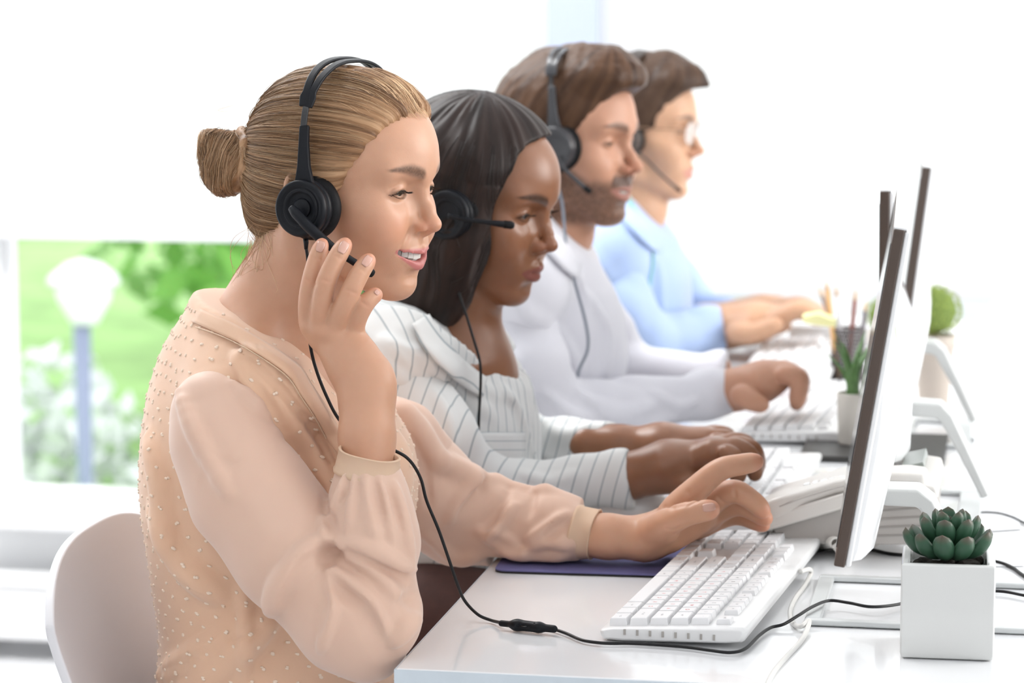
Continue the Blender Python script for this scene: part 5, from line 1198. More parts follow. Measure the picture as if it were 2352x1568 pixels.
Y3 = Y1+1.09; S3 = 1700.
def P3(px, py, d=0.0): return PY(px, py, Y3+d)
Y4 = Y1+1.86; S4 = 1400.
def P4(px, py, d=0.0): return PY(px, py, Y4+d)
def short_hair(root, f, m, quiff=0.0, side=1.0, fringe=0.0, seed=0, h=.0026):
    H = Grid(f.c-[.15, .13, .12], f.c+[.16, .13, .20], h)
    H.add(f.ell((-.006, 0, .046), (.099, .0765, .082)), 0); H.add(f.ell((-.045, 0, .005), (.052, .066, .055)), .03); H.add(f.ell((-.058, 0, -.03), (.03, .050, .03)), .02)
    H.add(f.ell((.022, 0, .075), (.062, .060, .055)), .02)
    if quiff: H.chain(f.pts([(-.03, 0, .098), (.02, 0, .106), (.060, 0, .108), (.086, 0, .103)]), np.array([.030, .030, .030, .020])*f.s, .02, ((*f.vec(0, 1, 0),), .62) if False else None); H.add(f.ell((.055, -.02, .102), (.045, .040, .026)), .02); H.add(f.ell((.055, .02, .102), (.045, .040, .026)), .02)
    if fringe: H.chain(f.pts([(-.02, 0, .104), (.045, 0, .108), (.085, -.01, .100), (.108, -.015, .092)]), np.array([.028, .030, .022, .010])*f.s, .02); H.add(f.ell((.060, -.030, .095), (.035, .030, .026)), .02)
    H.cut(f.ell((.105, 0, .010), (.060, .110, .080)), .010); H.cut(f.ell((.090, 0, -.075), (.085, .12, .085)), .010)
    for sg in (-1, 1): H.cut(f.ell((-.006, sg*.080, -.006), (.016, .016, .030)), .006)
    H.cut(f.ell((.030, 0, -.105), (.080, .20, .070)), .010)
    fl = HairFlow(f, (0, 0, .04), (-.06, 0, -.08))
    H.apply(lambda F, X, Y, Z: F+.0012*noise3(X*120+seed, Y*120, Z*50)+.0008*noise3(X*260, Y*260+seed, Z*120))
    return hair_surface('hair', H, fl.attr, m, root)
def hand_set(P, wr, kn, d, S, curl, thumb, spread=.020, r=1.0, yv=(0, 1, 0)):
    """typing hand from wrist px, knuckle px; curl: offsets of the finger joints"""
    (wx, wy), (kx, ky) = wr, kn
    segs = [((wx-80, wy+8, d), (wx, wy, d), 50*r, 44*r, None, 0), ((wx, wy, d), ((wx+kx)/2, (wy+ky)/2+4, d), 44*r, 44*r, (yv, .78), .02), (((wx+kx)/2, (wy+ky)/2+4, d), (kx-14, ky+10, d), 42*r, 32*r, (yv, .62), .02)]
    fg = []
    for i, o in enumerate((-1.5, -.5, .5, 1.5)):
        dd = d+o*spread; s_ = 1-.08*abs(o-.2)
        fg.append(([(kx-8*abs(o), ky+abs(o)*3+6, dd)]+[(kx+a*s_, ky+b*s_+3*(o < 0), dd) for a, b in curl], [20*r, 17*r, 15*r, 12*r][:len(curl)+1]))
    fg.append(([(a, b, d+c) for a, b, c in thumb], [24*r, 19*r, 15*r, 12*r][:len(thumb)]))
    return segs, fg
def build_m3():
    root = empty('person', P3(1250, 1200)*np.array([1, 1, 0])+np.array([0, 0, .44])); tag(root, 'bearded man with brushed-up brown hair in a white shirt, hand on a mouse', 'person', 'call centre workers at the long desk')
    f = Frame(P3(1294, 342), 17, 5, 0, 1.01)
    G = Grid(*pbox(P3, 1120, 100, 1500, 760, -.14, .14), .0021)
    build_head(G, f, male=True, smile=.55, lid=.45, nose=1.25, ears=True, jaw=1.10, brow=1.1)
    nk = ([f.pt(-.02, 0, -.01), f.pt(-.03, 0, -.07), P3(1270, 530), P3(1258, 600)], [.056, .055, .052, .043])
    sg_, fg_ = hand_set(P3, (1690, 895), (1815, 848), -.02, S3, [(24, 22), (22, 58), (14, 84)], [(1700, 908, -.045), (1722, 918, -.05), (1740, 926, -.05), (1752, 930, -.048)], r=.95)
    hands = [(*pbox(P3, 1560, 790, 1900, 980, -.12, .08), sg_, fg_)]
    arms = [[(1190, 700, -.17), (1215, 830, -.18), (1280, 930, -.14), (1640, 900, -.02)], [(1360, 700, .17), (1400, 800, .18), (1450, 860, .16), (1650, 850, .10)]]
    torso = [((1240, 620), .07), ((1240, 760), .10), ((1225, 900), .10), ((1210, 1060), .10), ((1205, 1190), .11), ((1205, 1230), .11)]
    chest = [(Ell(P3(1262, 640), (.042, .045, .05)), .02)]
    simple_body(root, P3, S3, G, f, np.array([.55, .29, .19]), np.array([.42, .19, .15]), np.array([.10, .055, .035]), M['skin_men'], nk, chest, hands, arms, torso, smile=.55, lips=.75, beard=((.105, .052, .032), .95), hres=.0024, brow_w=1.5)
    for sg in (-1, 1): eyeball(f, sg, M['eye'], root, gaze=(0, -18))
    teeth(f, .55, M['teeth'], root)
    short_hair(root, f, M['hair_brown'], quiff=1)
    rows = [(600, 1190, 1350, .80), (660, 1150, 1385, .70), (740, 1128, 1425, .66), (830, 1118, 1440, .68), (940, 1118, 1420, .70), (1060, 1110, 1390, .74), (1160, 1105, 1370, .74)]
    ex = [(Cone(P3(1240, 590, sg*.05), P3(1200, 660, sg*.16), .055, .060), .03) for sg in (-1, 1)]+[(Cone(P3(1262, 520), P3(1250, 600), .064, .070), .02)]
    o, Gs = torso_cloth('shirt', root, P3, S3, rows, M['shirt_white'], extra=ex, h=.005, neck=([(1100, 440), (1200, 462), (1245, 490), (1290, 540), (1330, 585), (1345, 610)], [(400, .12), (520, .11), (570, .06), (600, -.004)], Y3), noise=(.004, (13, 13, 9), 7),
        ridges=[([(1180, 700), (1260, 760), (1330, 850)], 14, .015), ([(1320, 600), (1350, 700), (1345, 820), (1325, 890)], 8, .01), ([(1360, 680), (1400, 760), (1390, 850)], 12, .014), ([(1200, 800), (1260, 850), (1280, 920)], 14, .015)],
        creases=[([(1305, 600), (1340, 700), (1350, 790), (1328, 890)], 4), ([(1240, 760), (1290, 830), (1300, 880)], 5)])
    patch('collar', Gs, P3, [(1245, 500), (1275, 535), (1305, 568), (1335, 600)], [(1220, 520), (1255, 572), (1290, 612), (1325, 640)], M['shirt_white'], o, off=.006, th=.004)
    for sg, pts in ((1, [[(1262, 478, .060), (1300, 520, .058), (1335, 560, .045), (1345, 590, .020)], [(1300, 500, .08), (1330, 545, .08), (1365, 590, .07), (1370, 620, .04)]]),):
        a = spline([P3(*p) for p in pts[0]], 5); b = spline([P3(*p) for p in pts[1]], 5); n = len(a); V = []
        for t in np.linspace(0, 1, 6): V += list(a*(1-t)+b*t+np.array([.004*math.sin(math.pi*t), 0, .008*math.sin(math.pi*t)]))
        Q = [(i*n+j, i*n+j+1, (i+1)*n+j+1, (i+1)*n+j) for i in range(5) for j in range(n-1)]; co = link('collar', np_mesh('collar', np.array(V), Q), M['shirt_white'], o); so = co.modifiers.new('t', 'SOLIDIFY'); so.thickness = .002
    sleeve_of('sleeve', root, P3, S3, [((1185, 690, -.16), (1215, 830, -.18), 76, 74), ((1215, 830, -.18), (1290, 935, -.14), 74, 66), ((1290, 935, -.14), (1450, 935, -.08), 64, 60), ((1450, 935, -.08), (1620, 905, -.03), 58, 50), ((1620, 905, -.03), (1720, 890, -.02), 50, 48)], M['shirt_white'], ((1560, 910, -.02), (1682, 897, -.02)),
              ridges=[([(1330, 900), (1420, 950), (1500, 930)], 10, .012), ([(1380, 950), (1460, 980), (1540, 960)], 10, .012), ([(1250, 900), (1330, 960), (1400, 985)], 10, .012), ([(1500, 900), (1560, 930), (1600, 920)], 8, .01)], noise=(.005, (14, 20, 20), 5))
    sleeve_of('sleeve', root, P3, S3, [((1350, 690, .16), (1400, 790, .18), 72, 66), ((1400, 790, .18), (1450, 850, .16), 64, 56), ((1450, 850, .16), (1660, 855, .10), 52, 42), ((1660, 855, .10), (1700, 855, .1), 42, 42)], M['shirt_white'], ((1560, 850, .10), (1670, 850, .10)), noise=(.005, (14, 20, 20), 8))
    T = Grid(*pbox(P3, 1050, 1080, 1560, 1350, -.26, .26), .008)
    T.add(Ell(P3(1215, 1210), (.13, .19, .09)), 0)
    for sg in (-1, 1): T.chain([P3(1215, 1220, sg*.10), P3(1500, 1235, sg*.12)], [.095, .075], .03)
    cloth('trousers', T, M['trousers_navy'], root, 1)
    c = f.loc(P3(1266, 340, -.094))
    h = headset(f, c, [P3(1275, 355, -.100), P3(1295, 385, -.102), P3(1318, 408, -.100), P3(1340, 428, -.095), P3(1354, 439, -.090)], 'grey and black headset on the bearded man', None, boom_r=(5, 4.2, 4.2, 4.5, 5.5, 6), S=S3, top_z=.134, detail=False, top_x=-.002, cushion=.012, m=mat('grey_black_plastic', (.045, .045, .05), .25))
    cable([P3(1262, 375, -.085), P3(1290, 460, -.085), P3(1300, 560, -.11), P3(1318, 640, -.135), P3(1345, 740, -.15), P3(1350, 800, -.15), P3(1330, 850, -.15), P3(1324, 890, -.15), P3(1330, 960, -.12)], 1.9e-3, mat('grey_cable', (.20, .23, .28), .5), 'cable', h)
    return root
def build_m4():
    root = empty('person', P4(1430, 1000)*np.array([1, 1, 0])+np.array([0, 0, .44])); tag(root, 'man in glasses and a light blue shirt at the far end of the row', 'person', 'call centre workers at the long desk')
    f = Frame(P4(1459, 314), 7, 5, 0, 1.0)
    G = Grid(*pbox(P4, 1320, 100, 1630, 620, -.14, .14), .0024)
    build_head(G, f, male=True, smile=.12, lid=.6, nose=1.15, ears=True, jaw=1.06, brow=1.05)
    nk = ([f.pt(-.02, 0, -.01), f.pt(-.03, 0, -.07), P4(1455, 480), P4(1448, 540)], [.055, .054, .051, .042])
    sg_, fg_ = hand_set(P4, (1668, 752), (1795, 722), -.04, S4, [(38, -14), (75, -4), (98, 10)], [(1690, 762, -.06), (1725, 765, -.065), (1762, 752, -.065), (1785, 744, -.065)], r=1.0, spread=.021)
    s2, f2 = hand_set(P4, (1700, 735), (1800, 700), .09, S4, [(38, 0), (72, 12), (92, 26)], [(1720, 750, .05), (1760, 755, .045), (1790, 750, .04), (1805, 745, .04)], r=.95, spread=.020)
    hands = [(*pbox(P4, 1560, 640, 1930, 830, -.13, .03), sg_, fg_), (*pbox(P4, 1560, 640, 1930, 830, .0, .16), s2, f2)]
    arms = [[(1400, 600, -.17), (1430, 700, -.19), (1480, 780, -.16), (1650, 755, -.04)], [(1510, 590, .17), (1560, 660, .18), (1600, 710, .16), (1690, 735, .09)]]
    torso = [((1430, 560), .07), ((1430, 660), .10), ((1425, 780), .10), ((1415, 900), .10), ((1410, 990), .11), ((1410, 1020), .11)]
    simple_body(root, P4, S4, G, f, np.array([.58, .34, .215]), np.array([.52, .24, .19]), np.array([.10, .06, .04]), M['skin_men'], nk, [(Ell(P4(1448, 580), (.042, .045, .05)), .02)], hands, arms, torso, smile=.12, hres=.0028, brow_w=1.3)
    for sg in (-1, 1): eyeball(f, sg, M['eye'], root, gaze=(0, -15))
    short_hair(root, f, M['hair_dark'], fringe=1, seed=5)
    rows = [(535, 1390, 1535, .80), (580, 1345, 1560, .70), (640, 1330, 1585, .66), (720, 1325, 1590, .68), (800, 1322, 1575, .70), (900, 1320, 1560, .74), (960, 1320, 1550, .74)]
    ex = [(Cone(P4(1440, 530, sg*.05), P4(1410, 590, sg*.165), .055, .060), .03) for sg in (-1, 1)]+[(Cone(P4(1455, 470), P4(1450, 540), .063, .070), .02)]
    o, Gs = torso_cloth('shirt', root, P4, S4, rows, M['shirt_blue'], extra=ex, h=.006, neck=([(1360, 425), (1420, 440), (1455, 468), (1490, 510), (1520, 545), (1535, 560)], [(400, .12), (490, .11), (530, .06), (552, -.004)], Y4), noise=(.005, (12, 12, 9), 11),
        ridges=[([(1370, 600), (1430, 680), (1480, 760)], 12, .015), ([(1500, 560), (1520, 650), (1520, 740)], 7, .01)], creases=[([(1400, 640), (1440, 700), (1470, 780)], 5)])
    patch('collar', Gs, P4, [(1450, 478), (1475, 506), (1500, 530), (1520, 548)], [(1425, 495), (1455, 532), (1485, 562), (1512, 582)], M['shirt_blue'], o, off=.006, th=.004)
    for sg, pts in ((1, [[(1470, 462, .060), (1500, 495, .058), (1520, 520, .045), (1527, 545, .020)], [(1490, 478, .08), (1520, 505, .08), (1532, 540, .07), (1536, 565, .04)]]),):
        a = spline([P4(*p) for p in pts[0]], 5); b = spline([P4(*p) for p in pts[1]], 5); n = len(a); V = []
        for t in np.linspace(0, 1, 6): V += list(a*(1-t)+b*t+np.array([.004*math.sin(math.pi*t), 0, .008*math.sin(math.pi*t)]))
        Q = [(i*n+j, i*n+j+1, (i+1)*n+j+1, (i+1)*n+j) for i in range(5) for j in range(n-1)]; co = link('collar', np_mesh('collar', np.array(V), Q), M['shirt_blue'], o); so = co.modifiers.new('t', 'SOLIDIFY'); so.thickness = .002
    sleeve_of('sleeve', root, P4, S4, [((1398, 595, -.165), (1430, 700, -.19), 66, 62), ((1430, 700, -.19), (1490, 775, -.16), 62, 54), ((1490, 775, -.16), (1620, 760, -.07), 52, 46), ((1620, 760, -.07), (1700, 745, -.04), 46, 44)], M['shirt_blue'], ((1560, 770, -.05), (1662, 754, -.04)), noise=(.005, (14, 20, 20), 5), h=.0045)
    sleeve_of('sleeve', root, P4, S4, [((1500, 590, .165), (1560, 660, .18), 64, 56), ((1560, 660, .18), (1605, 710, .16), 54, 48), ((1605, 712, .16), (1720, 735, .09), 46, 42)], M['shirt_blue'], ((1600, 705, .12), (1680, 730, .09)), noise=(.005, (14, 20, 20), 8), h=.0045)
    T = Grid(*pbox(P4, 1300, 900, 1700, 1130, -.26, .26), .008)
    T.add(Ell(P4(1415, 1005), (.13, .19, .09)), 0)
    for sg in (-1, 1): T.chain([P4(1415, 1015, sg*.10), P4(1650, 1030, sg*.12)], [.095, .075], .03)
    cloth('trousers', T, M['trousers_navy'], root, 1)
    c = f.loc(P4(1428, 322, -.092))
    h = headset(f, c, [P4(1430, 330, -.098), P4(1480, 362, -.10), P4(1510, 392, -.096), P4(1540, 420, -.088), P4(1562, 438, -.078)], 'headset with a slim brown boom on the man in glasses', None, boom_r=(4, 3.2, 3, 3, 3.6, 4), S=S4, top_z=.138, detail=False, top_x=0, cushion=.012, m=mat('brown_black_plastic', (.06, .045, .038), .4))
    cable([P4(1440, 345, -.085), P4(1438, 400, -.08), P4(1445, 455, -.085), P4(1470, 505, -.115), P4(1495, 550, -.13), P4(1500, 600, -.14), P4(1492, 660, -.145), P4(1495, 730, -.15), P4(1500, 770, -.14)], 2.4e-3, mat('green_cable', (.25, .55, .48), .5), 'cable', h)
    # glasses
    g = empty('glasses', f.pt(.094, 0, .02)); tag(g, 'thin metal-rimmed glasses on the man in the light blue shirt', 'glasses')
    gm = mat('bronze_wire', (.30, .18, .11), .35, metal=.5); lens = mat('lens_glass_reflection', (1, 1, 1), .03, alpha=.28, spec=1.0)  # whitish lens reflection put into the half-clear white colour
    for sg in (-1, 1):
        e = np.array([.0985, sg*.031, .0175]); ring = [f.pt(*(e+[-.004*abs(math.cos(a)) if math.cos(a)*1 > 0 else 0, sg*.0235*math.cos(a)*(1+.10*abs(math.sin(a))), .0185*math.sin(a)])) for a in np.linspace(0, 2*math.pi, 33)]
        b = MB(); b.tube(ring, .0009, 8, cap=False); b.build('rim', gm, g, smooth=True)
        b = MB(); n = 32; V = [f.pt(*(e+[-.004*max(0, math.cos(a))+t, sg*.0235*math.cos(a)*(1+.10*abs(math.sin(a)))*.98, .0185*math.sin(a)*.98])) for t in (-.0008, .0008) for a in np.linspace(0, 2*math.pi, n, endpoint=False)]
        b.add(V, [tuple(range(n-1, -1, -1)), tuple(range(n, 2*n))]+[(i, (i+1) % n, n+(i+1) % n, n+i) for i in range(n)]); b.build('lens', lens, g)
        b = MB(); b.tube(f.pts([(.094, sg*.055, .023), (.086, sg*.069, .024), (.045, sg*.077, .022), (.002, sg*.080, .020), (-.012, sg*.079, .006)]), .0011, 8); b.build('temple_arm', gm, g, smooth=True)
    b = MB(); b.tube(f.pts([(.0985, -.009, .022), (.1015, 0, .0255), (.0985, .009, .022)]), .0010, 8); b.build('bridge', gm, g, smooth=True)
    return root
# ------------------------------------------------------------------ room, desks and equipment
DZ = 0.73
M['wall'] = mat('white_paint', (0.86, 0.87, 0.88), 0.7, noise=(4, .01))
M['floor'] = mat('pale_floor', (0.62, 0.62, 0.63), 0.45, noise=(6, .04))
M['desk'] = mat('white_laminate', (0.85, 0.86, 0.875), 0.16, noise=(3, .008), coat=.3)
M['desk_edge_shade'] = mat('desk_edge_shade_grey', (0.60, 0.665, 0.72), 0.4, noise=(30, .04))  # blue-grey shade on the desk's edge, put into its colour
M['white'] = mat('white_plastic', (0.82, 0.82, 0.82), 0.3)
M['white_gloss'] = mat('white_gloss_plastic', (0.84, 0.845, 0.85), 0.12, coat=.5)
M['offwhite'] = mat('warm_white_plastic', (0.68, 0.655, 0.62), 0.35)
M['grey'] = mat('grey_plastic', (0.42, 0.395, 0.37), 0.5)
M['silver'] = mat('silver_plastic', (0.62, 0.64, 0.64), 0.3, metal=.3)
M['bezel'] = mat('dark_bezel', (0.075, 0.050, 0.038), 0.35)
M['screen'] = mat('screen_glass', (0.02, 0.02, 0.025), 0.08)
M['ceramic'] = mat('glazed_ceramic', (0.67, 0.675, 0.66), 0.12, coat=.6)
M['soil'] = mat('soil', (0.03, 0.024, 0.018), 0.95, noise=(200, .4), bump=(300, .8, .003))
YW = 5.25
def build_room():
    X0, X1 = -3.6, 4.4
    def st(o): o['kind'] = 'structure'; return o
    st(MB().box(X0, -2.6, -.05, X1, YW, 0).build('floor', M['floor']))
    def xz(px, py, Y=YW): p = PY(px, py, Y); return p[0], p[2]
    # window openings: one behind the blond woman, one wide one on the right
    ax0, az1 = xz(-150, 300); ax1, az0 = xz(790, 1128)
    wins = [(xz(-18, 0)[0], xz(1240, 0)[0], xz(0, 1158)[1], 2.75), (xz(1395, 0)[0], 3.9, xz(0, 1158)[1], 2.75)]
    st(MB().box(X0, -2.6, 3.0, X1, YW+.25, 3.06).build('ceiling_unseen', M['wall'])); st(MB().box(X0-.1, -2.6, 0, X0, YW, 3.0).build('wall_left_unseen', M['wall']))  # unseen ceiling and left wall, added to cut sky light on the people
    st(MB().box(X0-.1, -2.7, 0, X1, -2.6, 3.06).build('wall_front_unseen', M['wall']))  # unseen wall behind the camera, added to block frontal sky light
    xw = [X0, wins[0][0], wins[0][1], wins[1][0], wins[1][1], X1]
    b = MB()
    z0 = wins[0][2]; z1 = wins[0][3]
    b.box(X0, YW, 0, X1, YW+.10, z0); b.box(X0, YW, z1, X1, YW+.10, 3.0)
    b.box(xw[0], YW, z0, xw[1], YW+.10, z1); b.box(xw[2], YW, z0, xw[3], YW+.10, z1); b.box(xw[4], YW, z0, xw[5], YW+.10, z1)
    st(b.build('wall_back', M['wall']))
    # pillar between the windows, a little bluish
    px0, px1 = xz(1278, 0)[0], xz(1382, 0)[0]
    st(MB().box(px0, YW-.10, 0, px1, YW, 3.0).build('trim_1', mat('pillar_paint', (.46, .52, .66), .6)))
    for i, (a, c, zb, zt) in enumerate(wins):
        fr = MB(); w = .034; n = 3 if i else 2
        fr.box(a, YW+.02, zb, c, YW+.06, zb+w); fr.box(a, YW+.02, zt-w, c, YW+.06, zt)
        for k in range(n+1):
            x = a+(c-a)*k/n; fr.box(x-w/2 if k else a, YW+.02, zb+w, (x+w/2) if k < n else c, YW+.06, zt-w)
        wo = st(fr.build('window_%d' % (i+1), M['white_gloss'])); MB().box(a, YW+.037, zb, c, YW+.043, zt).build('glass', M['glass'], wo)
        MB().box(a-.03, YW-.08, zb-.035, c+.03, YW+.015, zb-.001).build('window_sill', M['white_gloss'], wo, bevel=.006)
    # roller blinds, sunlit from outside
    for i, (a, c, pxy, lab) in enumerate(((wins[0][0]-.03, wins[0][1]+.05, 524, 'white roller blind above the green garden view'), (wins[1][0]-.05, wins[1][1]+.05, 652, 'white roller blind lowered further, behind the two men and the monitors'))):
        zb = xz((300, 2000)[i], pxy)[1]; r = empty('roller_blind', ((a+c)/2, YW-.03, 2.8)); tag(r, lab, 'blind', 'roller blinds on the back windows')
        V = []; nx = 24; nz = 12
        for k in range(nz+1):
            for j in range(nx+1): V.append((a+(c-a)*j/nx, YW-.028+.003*math.sin(j*.9)*math.sin(k*.4), zb+(2.82-zb)*k/nz))
        F = [(k*(nx+1)+j, k*(nx+1)+j+1, (k+1)*(nx+1)+j+1, (k+1)*(nx+1)+j) for k in range(nz) for j in range(nx)]
        link('blind_fabric', np_mesh('blind_fabric', np.array(V), F), M['blind'], r)
        MB().box(a, YW-.036, zb-.022, c, YW-.020, zb+.003).build('bottom_rail', mat('blind_rail_%d' % i, (.74, .74, .76), .4), r, bevel=.003)
        b = MB(); b.tube([(a, YW-.03, 2.85), (c, YW-.03, 2.85)], .03, 16); b.build('roller', M['white'], r, smooth=True)
    # radiator under the left window
    xa, za = xz(-260, 1322, YW-.16); xb = xz(560, 1322, YW-.16)[0]
    r = empty('radiator', ((xa+xb)/2, YW-.12, 0)); tag(r, 'white panel radiator low on the wall behind the white chair', 'radiator')
    b = MB(); nfin = 26
    for k in range(nfin):
        x = xa+(xb-xa)*(k+.5)/nfin; b.box(x-.020, YW-.165, .04, x+.020, YW-.10, za-.01)
    b.build('fins', M['white'], r, bevel=.006); MB().box(xa, YW-.17, za-.012, xb, YW-.06, za).build('top_grille', M['white'], r, bevel=.004)
    MB().box(xa, YW-.14, .05, xb, YW-.11, za-.02).build('panel', M['white'], r)
    for x in (xa+.15, xb-.15): MB().box(x-.02, YW-.13, 0, x+.02, YW-.0, .06).build('bracket', M['white'], r)
M['glass'] = mat('window_glass', (1, 1, 1), .0, trans=1.0, ior=1.02, spec=.2)
def blind_mat():
    m = bpy.data.materials.new('blind_fabric'); m.use_nodes = True; nt = m.node_tree; L = nt.links.new; nt.nodes.remove(nt.nodes['Principled BSDF']); o = nt.nodes['Material Output']
    t = nt.nodes.new('ShaderNodeBsdfTranslucent'); t.inputs['Color'].default_value = (.93, .93, .93, 1); d = nt.nodes.new('ShaderNodeBsdfDiffuse'); d.inputs['Color'].default_value = (.9, .9, .9, 1)
    x = nt.nodes.new('ShaderNodeMixShader'); x.inputs[0].default_value = .35; L(t.outputs[0], x.inputs[1]); L(d.outputs[0], x.inputs[2]); L(x.outputs[0], o.inputs['Surface']); return m
M['blind'] = blind_mat()
def build_outside():
    gm = mat('garden_grass', (.30, .50, .18), .9, noise=(1.5, .3)); o = MB().box(-14, YW+.6, -1.3, -2.4, 30, -1.2).build('ground', gm); o['kind'] = 'structure'; o = MB().box(-2.4, YW+.6, -1.3, 14, 30, -1.2).build('path', mat('pale_paving', (.85, .85, .85), .9)); o['kind'] = 'structure'
    rs = np.random.RandomState(4)
    def tree(x, y, z, r, col, nm, n=900):
        V = []; Q = []; k = 0
        root = empty('tree', (x, y, -1.2))
        P = rs.normal(size=(n, 3)); P /= np.linalg.norm(P, axis=1, keepdims=True); P *= (rs.rand(n, 1)**.35)*r; P[:, 2] *= 1.1; P = P+[x, y, z]
        for p in P:
            a = unit(rs.normal(size=3)); b_ = unit(np.cross(a, rs.normal(size=3))); s_ = rs.uniform(.07, .15)
            V += [p-a*s_, p+b_*s_*.5+a*.02, p+a*s_, p-b_*s_*.5]; Q.append((k, k+1, k+2, k+3)); k += 4
        link('foliage', np_mesh('foliage', np.array(V), Q, smooth=False), col, root)
        b = MB(); b.tube([(x, y, -1.2), (x+.05, y, z-.2*r), (x, y, z+.4*r)], [.13, .09, .04], 8); b.build('trunk', M['bark'], root, smooth=True); tag(root, nm, 'tree', 'trees in the garden'); return root
    tree(-5.9, 12.2, 0.7, 1.35, M['leafA'], 'bright green tree seen through the window left of the garden lamp', 1500); tree(-4.2, 15.6, 1.0, 1.6, M['leafB'], 'pale green tree seen through the window behind the garden lamp', 1500); tree(-2.95, 12.4, .8, 1.35, M['leafA'], 'bright green tree seen through the window nearest the blond hair bun', 1300)
    tree(-5.4, 19.5, 1.6, 2.2, M['leafA'], 'tall light green tree at the back of the garden', 1200)
    for k, x in enumerate((-5.0, -3.95, -2.9)):
        y = 10.4+.3*k; V = rs.normal(size=(500, 3)); V /= np.linalg.norm(V, axis=1, keepdims=True); V = V*[.48, .4, .5]*(rs.rand(500, 1)**.4)+[x, y, -.65]; W = []; Q = []
        for i, p in enumerate(V):
            a = unit(rs.normal(size=3)); b_ = unit(np.cross(a, rs.normal(size=3))); s_ = .07; W += [p-a*s_, p+b_*s_*.5, p+a*s_, p-b_*s_*.5]; Q.append((4*i, 4*i+1, 4*i+2, 4*i+3))
        o = link('shrub', np_mesh('shrub', np.array(W), Q, smooth=False), M['leafC'] if k != 1 else M['leafW'], None); tag(o, ['low pale shrub at the left edge of the garden view', 'white flowering shrub in the middle of the garden view', 'low pale shrub close to the blond woman\'s shoulder'][k], 'shrub', 'garden shrubs')
    bd = empty('building', (3.4, 15, -1.2)); tag(bd, 'white building outside, glimpsed under the right blind', 'building')
    MB().box(-2.35, 14.0, -1.2, 9, 16, 5).build('facade', mat('white_render', (.80, .81, .83), .8), bd)
    wg = mat('pale_window', (.62, .64, .66), .6)
    for k in range(9): MB().box(-1.9+k*1.2, 13.97, -.6, -1.35+k*1.2, 14.0, .9).build('window', wg, bd)
    # lantern post
    Yl = 9.6; P = lambda x, y: PY(x, y, Yl); r = empty('garden_lamp', P(190, 1180)*[1, 1, 0]+[0, 0, -1.2]); tag(r, 'white topped garden lamp post outside the window', 'lamp post')
    s = scale_at(P(190, 700)); c = P(192, 640); lp = mat('lamp_opal', (.86, .87, .90), .4)
    b = MB(); b.lathe(c, [(.01, 46/s), (40/s, 36/s), (80/s, 5/s), (84/s, -8/s), (78/s, -14/s)], 24); b.build('lamp_hood', lp, r, smooth=True)
    b = MB(); b.lathe(c, [(68/s, -14/s), (60/s, -50/s), (34/s, -96/s), (30/s, -104/s)], 24); b.build('lamp_glass', lp, r, smooth=True)
    b = MB(); p0 = P(188, 742); b.tube([p0, [p0[0], p0[1], -1.2]], [21/s, 17/s], 12); b.build('post', mat('lamp_post_paint', (.27, .31, .44), .5), r, smooth=True)
M['bark'] = mat('bark', (.30, .25, .20), .9); M['leafA'] = mat('leaf_bright', (.20, .46, .09), .7, sss=.3, sss_s=.1); M['leafB'] = mat('leaf_pale', (.30, .52, .19), .7, sss=.3, sss_s=.1); M['leafC'] = mat('leaf_soft', (.40, .55, .42), .7); M['leafW'] = mat('leaf_flowering', (.72, .76, .74), .7)

def build_desks():
    c = PZ(905, 1535, DZ); x0 = c[0]; y0 = c[1]; x1 = .175; th = .032
    sp = 1.62
    labs = ['white desk nearest the camera, with the blond woman\'s keyboard', 'white desk further along, with the small aloe pot', 'white desk at the far end, under the man in glasses']
    ys = [y0, y0+1.20, y0+2.05, YW-.35]
    for i in range(2):
        ya, yb = ys[i], ys[i+1]
        if i == 1: yb = YW-.30
        r = empty('desk', ((x0+x1)/2, (ya+yb)/2, 0)); tag(r, labs[0] if i == 0 else 'white desk further along the row, with the small aloe pot', 'desk', 'white desks in a row')
        e = .0005
        o = MB().box(x0+.0012, ya+.0012, DZ-th, x1, yb-e, DZ).build('desk_top', M['desk'], r, bevel=.0012, seg=2)
        b = MB(); b.box(x0, ya+.0012, DZ-th+.0005, x0+.0012, yb-e, DZ-.0008); b.box(x0, ya, DZ-th+.0005, x1, ya+.0012, DZ-.0008); b.build('edge_shade_band', M['desk_edge_shade'], r)  # thin strips carrying the edge's shade colour
        for yy in (ya+.06, yb-.09):
            MB().box(x0+.10, yy, 0, x0+.15, yy+.03, DZ-th).build('leg', M['silver'], r, bevel=.002); MB().box(x1-.10, yy, 0, x1-.05, yy+.03, DZ-th).build('leg', M['silver'], r, bevel=.002)
        MB().box(x0+.16, ya+.10, DZ-th-.05, x1-.11, ya+.13, DZ-th).build('rail', M['silver'], r)
        # the facing desk behind the monitors
        r = empty('desk', ((x1+.9)/2, (ya+yb)/2, 0)); tag(r, ['white desk facing the nearest one, under the cables beside the succulent', 'white desk facing the far one, beyond the monitors'][i], 'desk', 'white desks in a row')
        MB().box(x1+.001, ya+.0012, DZ-th, x1+.80, yb-e, DZ).build('desk_top', M['desk'], r, bevel=.0012, seg=2)
        for yy in (ya+.06, yb-.09):
            MB().box(x1+.06, yy, 0, x1+.11, yy+.03, DZ-th).build('leg', M['silver'], r, bevel=.002); MB().box(x1+.66, yy, 0, x1+.71, yy+.03, DZ-th).build('leg', M['silver'], r, bevel=.002)
GLY = {}
